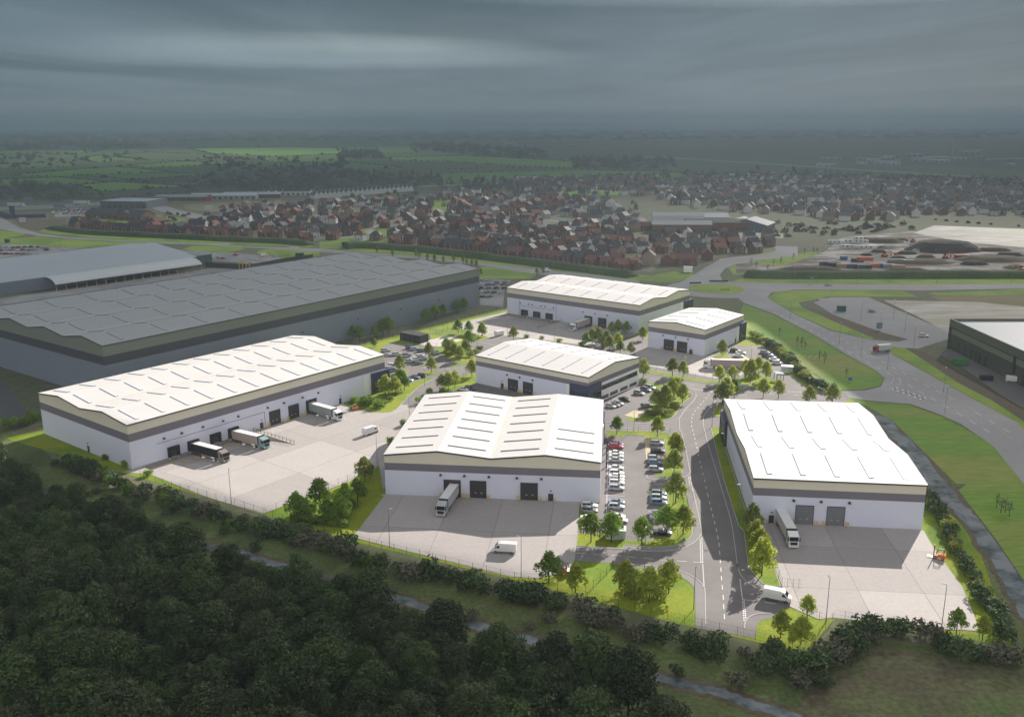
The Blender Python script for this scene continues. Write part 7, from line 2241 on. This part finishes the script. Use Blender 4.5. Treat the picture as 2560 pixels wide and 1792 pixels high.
lamps(LAMP10, [(33, 1095, 880, 90), (33, 1565, 905, 90), (33, 1885, 945, 90), (34, 550, 1070, 90), (34, 1055, 1120, 90), (34, 1590, 1180, 90), (32, 260, 455, 90), (32, 1230, 510, 90), (32, 1740, 540, 90), (31, 880, 520, 90), (31, 1600, 440, 90), (35, 1060, 1210, 90)], "along the far road below the estate", "lamp posts below the estate")
FENCE = mat("dark_fence_mesh", (0.03, 0.034, 0.032), 0.6)
def fence(pts, label, h=2.0, step=3.6, bars=True, name="mesh_fence", z=.1):
    o = pts[0]
    root = thing(name, label, "fence", (o[0], o[1], z))
    rel = [(p[0] - o[0], p[1] - o[1]) for p in pts]
    L = sum(math.hypot(b[0] - a[0], b[1] - a[1]) for a, b in zip(rel, rel[1:]))
    step = max(step, L / 95)
    pb = MB(); pb.box(-.028, .028, -.028, .028, 0, h + .1, FENCE); pm = pb.mesh("post")
    for x, y, a in along(rel, step):
        q = bpy.data.objects.new("post", pm); COL.objects.link(q); q.parent = root; q.location = (x, y, 0); q.rotation_euler = (0, 0, a)
    mb = MB()
    for a, b in zip(rel, rel[1:]):
        for zz in (.15, h * .5, h - .05):
            mb.tube((*a, zz), (*b, zz), .012, .012, FENCE, 4, cap=False)
    if bars:
        for x, y, a in along(rel, .55):
            mb.face([(x - .006, y, .1), (x + .006, y, .1), (x + .006, y, h), (x - .006, y, h)], FENCE)
    mb.build("wire_mesh", root)
fence(GP(0, (350, 1190), (400, 1208), (520, 1243), (620, 1272), (740, 1312), (880, 1353), (1080, 1402), (1280, 1450), (1460, 1500), (1660, 1550), (1840, 1592), (2008, 1634)), "long dark mesh fence along the front hedge")
fence(GP(0, (2008, 1634), (2085, 1550), (2300, 1586), (2525, 1620)), "mesh fence along the bottom of the right yard")
fence(GP(18, (1400, 1520), (1260, 1300), (1120, 1120), (1000, 930), (880, 760), (720, 500), (620, 380)), "mesh fence between the right yard and the ditch hedge")
fence(GP(27, (1520, 192), (1650, 140), (2000, 4)) + GP(2, (950, 1400), (1060, 1358), (1115, 1330)), "mesh fence along the wide yard above the planting")
fence(GP(13, (240, 1430), (360, 1320), (510, 1170), (660, 1010)), "short mesh fence crossing the front lawn")
fence(GP(15, (100, 1292), (500, 1300), (900, 1308), (1160, 1322), (1260, 1345)), "mesh fence behind the front car park grass")
fence(GP(15, (870, 180), (1290, 255), (1700, 335), (2296, 405)) + GP(14, (440, 640), (600, 640)), "pale-backed mesh fence along the lorry yard")
fence(GP(14, (1060, 620), (1140, 640), (1215, 665)), "short mesh fence panel at the second car park gate")
fence(GP(16, (1800, 402), (1720, 200), (1680, 100)) + GP(6, (370, 1000), (340, 880)), "mesh fence left of the right yard")
fence(GP(16, (1800, 405), (2030, 430)), "open mesh gate leaf behind the white van", name="gate_leaf", step=1.2)
fence(GP(16, (1890, 645), (2150, 780), (2296, 830)), "mesh fence beside the trees at the yard gate")
fence(GP(13, (500, 600), (760, 640), (760, 745)), "dark mesh enclosure beside the bike shelter")
fence(GP(13, (840, 640), (1190, 655)), "low railing at the end of the car park", h=1.1)
fence(GP(13, (1560, 590), (1700, 540), (1690, 430), (1640, 200)) + GP(12, (1750, 1560), (1700, 1370)), "mesh fence under the road strip trees")
fence(GP(11, (900, 440), (1060, 490), (1240, 505)), "mesh fence in front of the fenced compound")
fence(GP(11, (1120, 290), (1310, 312)), "mesh fence behind the fenced compound")
fence(GP(11, (1310, 240), (1470, 285), (1760, 345), (2020, 375)), "mesh fence leading to the far gate")
fence(GP(0, (790, 896), (905, 862), (1080, 818), (1262, 774)), "mesh fence between park and huge grey warehouse")
fence(GP(11, (1560, 985), (1620, 930), (1680, 870)), "short mesh fence left of the office warehouse")
# glazed shelters
GLASSP = mat("shelter_glass", (0.50, 0.58, 0.56), 0.12, (0.44, 0.52, 0.50), 1.0, spec=0.8)
def shelter(k, x, y, a, L, label):
    g = G(k, x, y)
    root = thing("bike_shelter", label, "shelter", (g[0], g[1], .07), a, "glazed bike shelters")
    mb = MB(); mb.box(-.2, L + .2, -.3, 2.9, 2.35, 2.5, WHITE_PANEL); mb.build("roof", root)
    for i in range(5):
        mb = MB(); s = L * i / 4; mb.box(s - .05, s + .05, 0, .1, 0, 2.35, STEEL); mb.build("post", root)
    for i in range(4):
        mb = MB(); mb.box(L * i / 4 + .08, L * (i + 1) / 4 - .08, .03, .06, .15, 2.2, GLASSP); mb.build("glass_panel", root)
    for x0 in (-.02, L - .02):
        mb = MB(); mb.box(x0, x0 + .04, .12, 2.7, .15, 2.2, GLASSP); mb.build("end_panel", root)
    for i in range(5):
        mb = MB(); mb.tube((L * (i + .5) / 5, .6, 0), (L * (i + .5) / 5, .6, .8), .03, .03, STEEL, 5); mb.tube((L * (i + .5) / 5, .6, .8), (L * (i + .5) / 5, 1.5, .8), .03, .03, STEEL, 5); mb.tube((L * (i + .5) / 5, 1.5, .8), (L * (i + .5) / 5, 1.5, 0), .03, .03, STEEL, 5); mb.build("bike_rack", root)
shelter(13, 530, 622, ED, 4.8, "glazed bike shelter with white roof behind the car park end trees")
shelter(14, 1225, 535, R(-12), 4.5, "glazed bike shelter with white roof in the second car park")
# turnstile canopy, substation, cabinets
g = G(14, 1160, 660)
t = thing("gate_canopy", "small glass-roofed gate canopy at the second car park entrance", "canopy", (*g, .07), R(10))
mb = MB(); mb.hexa([(-.5, 0, 2.9), (3.2, 0, 2.5), (3.2, 3, 2.7), (-.5, 3, 3.2), (-.5, 0, 3.0), (3.2, 0, 2.6), (3.2, 3, 2.8), (-.5, 3, 3.3)], GLASSP); mb.build("roof", t)
for x, y in ((0, .3), (2.9, .3), (0, 2.7), (2.9, 2.7)):
    mb = MB(); mb.box(x - .08, x + .08, y - .08, y + .08, 0, 2.6, FENCE); mb.build("post", t)
g = G(11, 690, 395)
t = thing("substation", "black boxy substation under the huge grey warehouse fence", "substation", (*g, .05), R(-37.7))
mb = MB(); mb.box(0, 13, 0, 6, 0, 3.6, mat("black_cladding", (0.03, 0.03, 0.032), 0.6)); mb.build("wall", t)
mb = MB(); mb.box(-.2, 13.2, -.2, 6.2, 3.61, 3.8, TRIM); mb.build("roof", t)
for x0 in (1, 4.2, 7.4, 10.2):
    mb = MB(); mb.box(x0, x0 + 2, -.08, -.003, .1, 2.7, DOOR_DARK); mb.build("door", t)
for i, (x, y, w) in enumerate(((1015, 390, 2.4), (1060, 388, 1.6), (960, 360, 2.2))):
    g = G(11, x, y)
    t = thing("utility_cabinet", f"grey utility cabinet, @ from left inside the compound beside the black substation", "cabinet", (*g, .09), R(-37.7), "cabinets in the compound")
    mb = MB(); mb.box(0, w, 0, 1.6, 0, 2.2, STEEL); mb.build("body", t)
    mb = MB(); mb.box(.1, w - .1, -.05, -.002, .2, 2.0, DOOR_GREY); mb.build("door", t)
for i, (x, y) in enumerate(((283, 440), (273, 560), (272, 690), (267, 835))):
    g = G(12, x, y)
    t = thing("charging_post", f"black charging post, {nth(i)} from the back beside the long car row", "charging post", (*g, .07), ED, "charging posts")
    mb = MB(); mb.box(-.2, .2, -.2, .2, 0, 1.9, BLACKPLASTIC); mb.build("body", t)
    mb = MB(); mb.box(.201, .24, -.13, .13, 1.2, 1.7, CARGLASS); mb.build("screen", t)
# yellow wheel guides at the docks
def guide(g, a, lab, z):
    mb = MB(); mb.tube((0, 0, .18), (2.6, 0, .18), .13, .13, YELLOW, 6); mb.tube((2.6, 0, .18), (3.1, .5, .18), .13, .13, YELLOW, 6); mb.tube((0, 0, 0), (0, 0, .2), .1, .1, YELLOW, 5); mb.tube((2.6, 0, 0), (2.6, 0, .2), .1, .1, YELLOW, 5)
    o = mb.build("wheel_guide", loc=(g[0], g[1], z), rz=a)
    tag(o, lab, "wheel guide", "yellow wheel guides at the docks")
for i, s in enumerate((12.4, 15.5, 19.4, 22.5, 27.5, 30.6, 34.4, 37.5)):
    guide(bw('L', -1.6, s), R(-37.7), f"yellow wheel guide, {nth(i)} from left before the black dock shelters of the longest warehouse", -1.1)
for i, s in enumerate((71.8, 68.5, 63.6, 60.4, 55.5, 52.3)):
    guide(bw('D', s, -1.6), R(-127.7), f"yellow wheel guide, {nth(i)} from left before the back warehouse docks", -1.1)
# skips, boxes, signs round about
for k, x, y, c, w, h, lab in ((26, 752, 715, 'dgreen', 4.5, 3, "dark green box on the wide tarmac"), (26, 1690, 1150, 'lgreen', 5.5, 2.6, "green skip beside the olive building"), (26, 1905, 1275, 'black', 4.5, 1.8, "black skip below the olive building"), (25, 130, 465, 'dgreen', 6, 3.2, "dark green cabin beside the timber fence"), (31, 75, 470, 'dgreen', 4, 3, "dark green box above the left car park"), (33, 320, 765, 'dgreen', 5, 3, "left dark green cabin on the estate green"), (33, 520, 775, 'dgreen', 5, 3, "right dark green cabin on the estate green"), (35, 860, 1170, 'white', 6, 4, "white site box beside the roundabout approach")):
    g = G(k, x, y)
    mm = {'dgreen': mat("dark_green_steel", (0.02, 0.07, 0.05), 0.6), 'lgreen': mat("green_steel", (0.06, 0.19, 0.06), 0.6), 'black': BLACKPLASTIC, 'white': WHITE_PANEL}[c]
    t = thing("storage_box", lab, "storage box", (*g, .07), R(-8))
    mb = MB(); mb.box(0, w, 0, w * .5, .2, h, mm); mb.box(.2, w - .2, .2, w * .5 - .2, 0, .2, BLACKPLASTIC); mb.build("body", t)
    mb = MB(); mb.box(-.06, w + .06, -.06, w * .5 + .06, h + .002, h + .12, mm); mb.build("lid", t)
def sign(k, x, y, w, h, z, m, lab, a=0, legs=2):
    g = G(k, x, y)
    t = thing("road_sign", lab, "sign", (*g, .05), R(a))
    mb = MB(); mb.box(-w / 2, w / 2, -.08, 0, z, z + h, m); mb.build("panel", t)
    for i in range(legs):
        xx = -w / 2 + w * (i + .5) / legs
        mb = MB(); mb.box(xx - .08, xx + .08, .01, .17, 0, z + h, STEEL); mb.build("post", t)
SIGNB = mat("sign_blue_grey", (0.14, 0.20, 0.24), 0.5); SIGNW = mat("sign_white", (0.55, 0.56, 0.56), 0.5)
sign(24, 245, 195, 12, 7, 3, SIGNB, "large blue-grey gantry sign by the far left road"); sign(24, 495, 232, 14, 5, 3, SIGNB, "second blue-grey direction sign before the store car park")
sign(24, 112, 285, 6, 11, 1, NAVY, "tall navy totem board beside the hoarding"); sign(32, 950, 590, 7, 3, 3, SIGNW, "white sign board on the verge by the walled car park"); sign(32, 1935, 645, 8, 3, 3, SIGNW, "white sign board on the verge above the timber fence")
sign(31, 335, 190, 7, 5, 1, SIGNW, "pale sign board beside the left road bend"); sign(35, 1360, 1310, 12, 1.0, .4, FENCE, "black chevron board on the far side of the roundabout", 0, 3); sign(35, 1025, 1335, 8, 1.0, .4, FENCE, "black chevron board left of the roundabout", 12, 3); sign(26, 1085, 868, 3, 3, 1, SIGNB, "small grey sign at the tarmac entrance"); sign(26, 548, 490, 2.0, 2, 2.5, SIGNB, "small blue sign beside the straight road"); sign(26, 850, 1280, 1.6, 1.2, .6, mat("sign_blue", (0.05, 0.12, 0.30), 0.5), "small blue sign on the mown bank", 0, 1)
sign(32, 710, 30, 9, 6, 1, SIGNW, "pale board in the tan field"); sign(24, 1715, 178, 9, 6, 2, mat("sign_red", (0.35, 0.03, 0.03), 0.5), "red board before the depot sheds")
g0, g1 = G(24, -10, 265), G(24, 120, 300); g2 = G(24, 380, 292)
t = thing("site_hoarding", "long navy hoarding along the grass at the far left", "hoarding", (*g0, .05))
mb = MB()
for a, b in ((g0, g1), (g1, g2)):
    A, B_ = Vector((a[0] - g0[0], a[1] - g0[1], 0)), Vector((b[0] - g0[0], b[1] - g0[1], 0))
    q = Vector((-(B_ - A).y, (B_ - A).x, 0)).normalized() * .15
    mb.hexa([A - q, B_ - q, B_ + q, A + q, A - q + Vector((0, 0, 4)), B_ - q + Vector((0, 0, 4)), B_ + q + Vector((0, 0, 4)), A + q + Vector((0, 0, 4))], NAVY)
mb.build("panel", t)
for p in (g0, g1, g2):
    mb = MB(); mb.box(-.2, .2, -.2, .2, 0, 4.3, TRIM); mb.build("post", t, (p[0] - g0[0], p[1] - g0[1], 0))
# letters standing on the roundabout island
g = G(35, 1385, 1428)
t = thing("roundabout_lettering", "row of small dark standing letters on the grass of the roundabout island", "sign", (*g, .17))
for i in range(8):
    mb = MB()
    x = i * .78
    mb.box(x, x + .16, -.06, .06, 0, 1.0, TRIM)
    if i % 3 != 1: mb.box(x + .161, x + .52, -.06, .06, .8, 1.0, TRIM)
    if i % 2: mb.box(x + .161, x + .5, -.06, .06, .42, .58, TRIM)
    if i % 4 == 2: mb.box(x + .161, x + .5, -.06, .06, 0, .18, TRIM)
    mb.build("letter", t)
# saplings on the mown bank by the right road
SAP = tree_proto("sapling", 610, 5, 1.2, 1.2, 60, LEAF['bare'], .35, 6)
for i, p in enumerate(sorted(((285, 905), (425, 990), (490, 1020), (605, 1110), (645, 1125), (820, 1245), (462, 1000)))):
    place(SAP, G(26, *p), i, f"thin bare sapling, {nth(i)} from left on the mown bank by the right road", "saplings on the right bank", .9 + .1 * (i % 3))
for i, p in enumerate(((250, 255), (210, 210), (330, 290), (290, 250))):
    place(SAP, G(18, 1050 + p[0], p[1]), i, f"thin bare sapling, @ from left on the green bank beyond the ditch", "saplings beyond the ditch", .9)
for i, p in enumerate(((190, 395), (240, 350), (300, 330), (400, 300), (490, 260), (560, 250), (590, 255), (100, 370), (60, 340))):
    place(SAP, G(26, *p), i, f"small bare tree, @ from left on the scrubby grass above the roundabout", "saplings above the roundabout", 1.2)
CON = tree_proto("evergreen_tree", 620, 7.5, .6, 2.0, 500, LEAF['olive'], .5, 10)
for i, (k, x, y) in enumerate(((33, 825, 868), (33, 1045, 925), (33, 1385, 935), (33, 1435, 950), (33, 1550, 985), (33, 1650, 1005), (33, 1775, 1010), (33, 1920, 1005), (33, 2060, 1030), (33, 2110, 1050), (33, 2185, 1075), (33, 2250, 1090), (34, 20, 1200), (34, 820, 1205), (34, 910, 1180))):
    place(CON, G(k, x, y), i, f"small rounded tree, @ from left behind the huge grey warehouse", "trees behind the grey warehouse", .75 + .1 * (i % 3))
# ------------------------------------------------------------------ ordinals in labels run from the left of the photo
pend = {}
for o in COL.objects:
    if "@" in o.get("label", ""):
        pend.setdefault(o["label"], []).append(o)
for lab, obs in pend.items():
    for i, o in enumerate(sorted(obs, key=lambda o: o.matrix_basis.translation.x / max(1.0, o.matrix_basis.translation.y) if o.matrix_basis.translation.length > .01 else o.data.vertices[0].co.x / o.data.vertices[0].co.y)):
        o["label"] = lab.replace("@", nth(i))
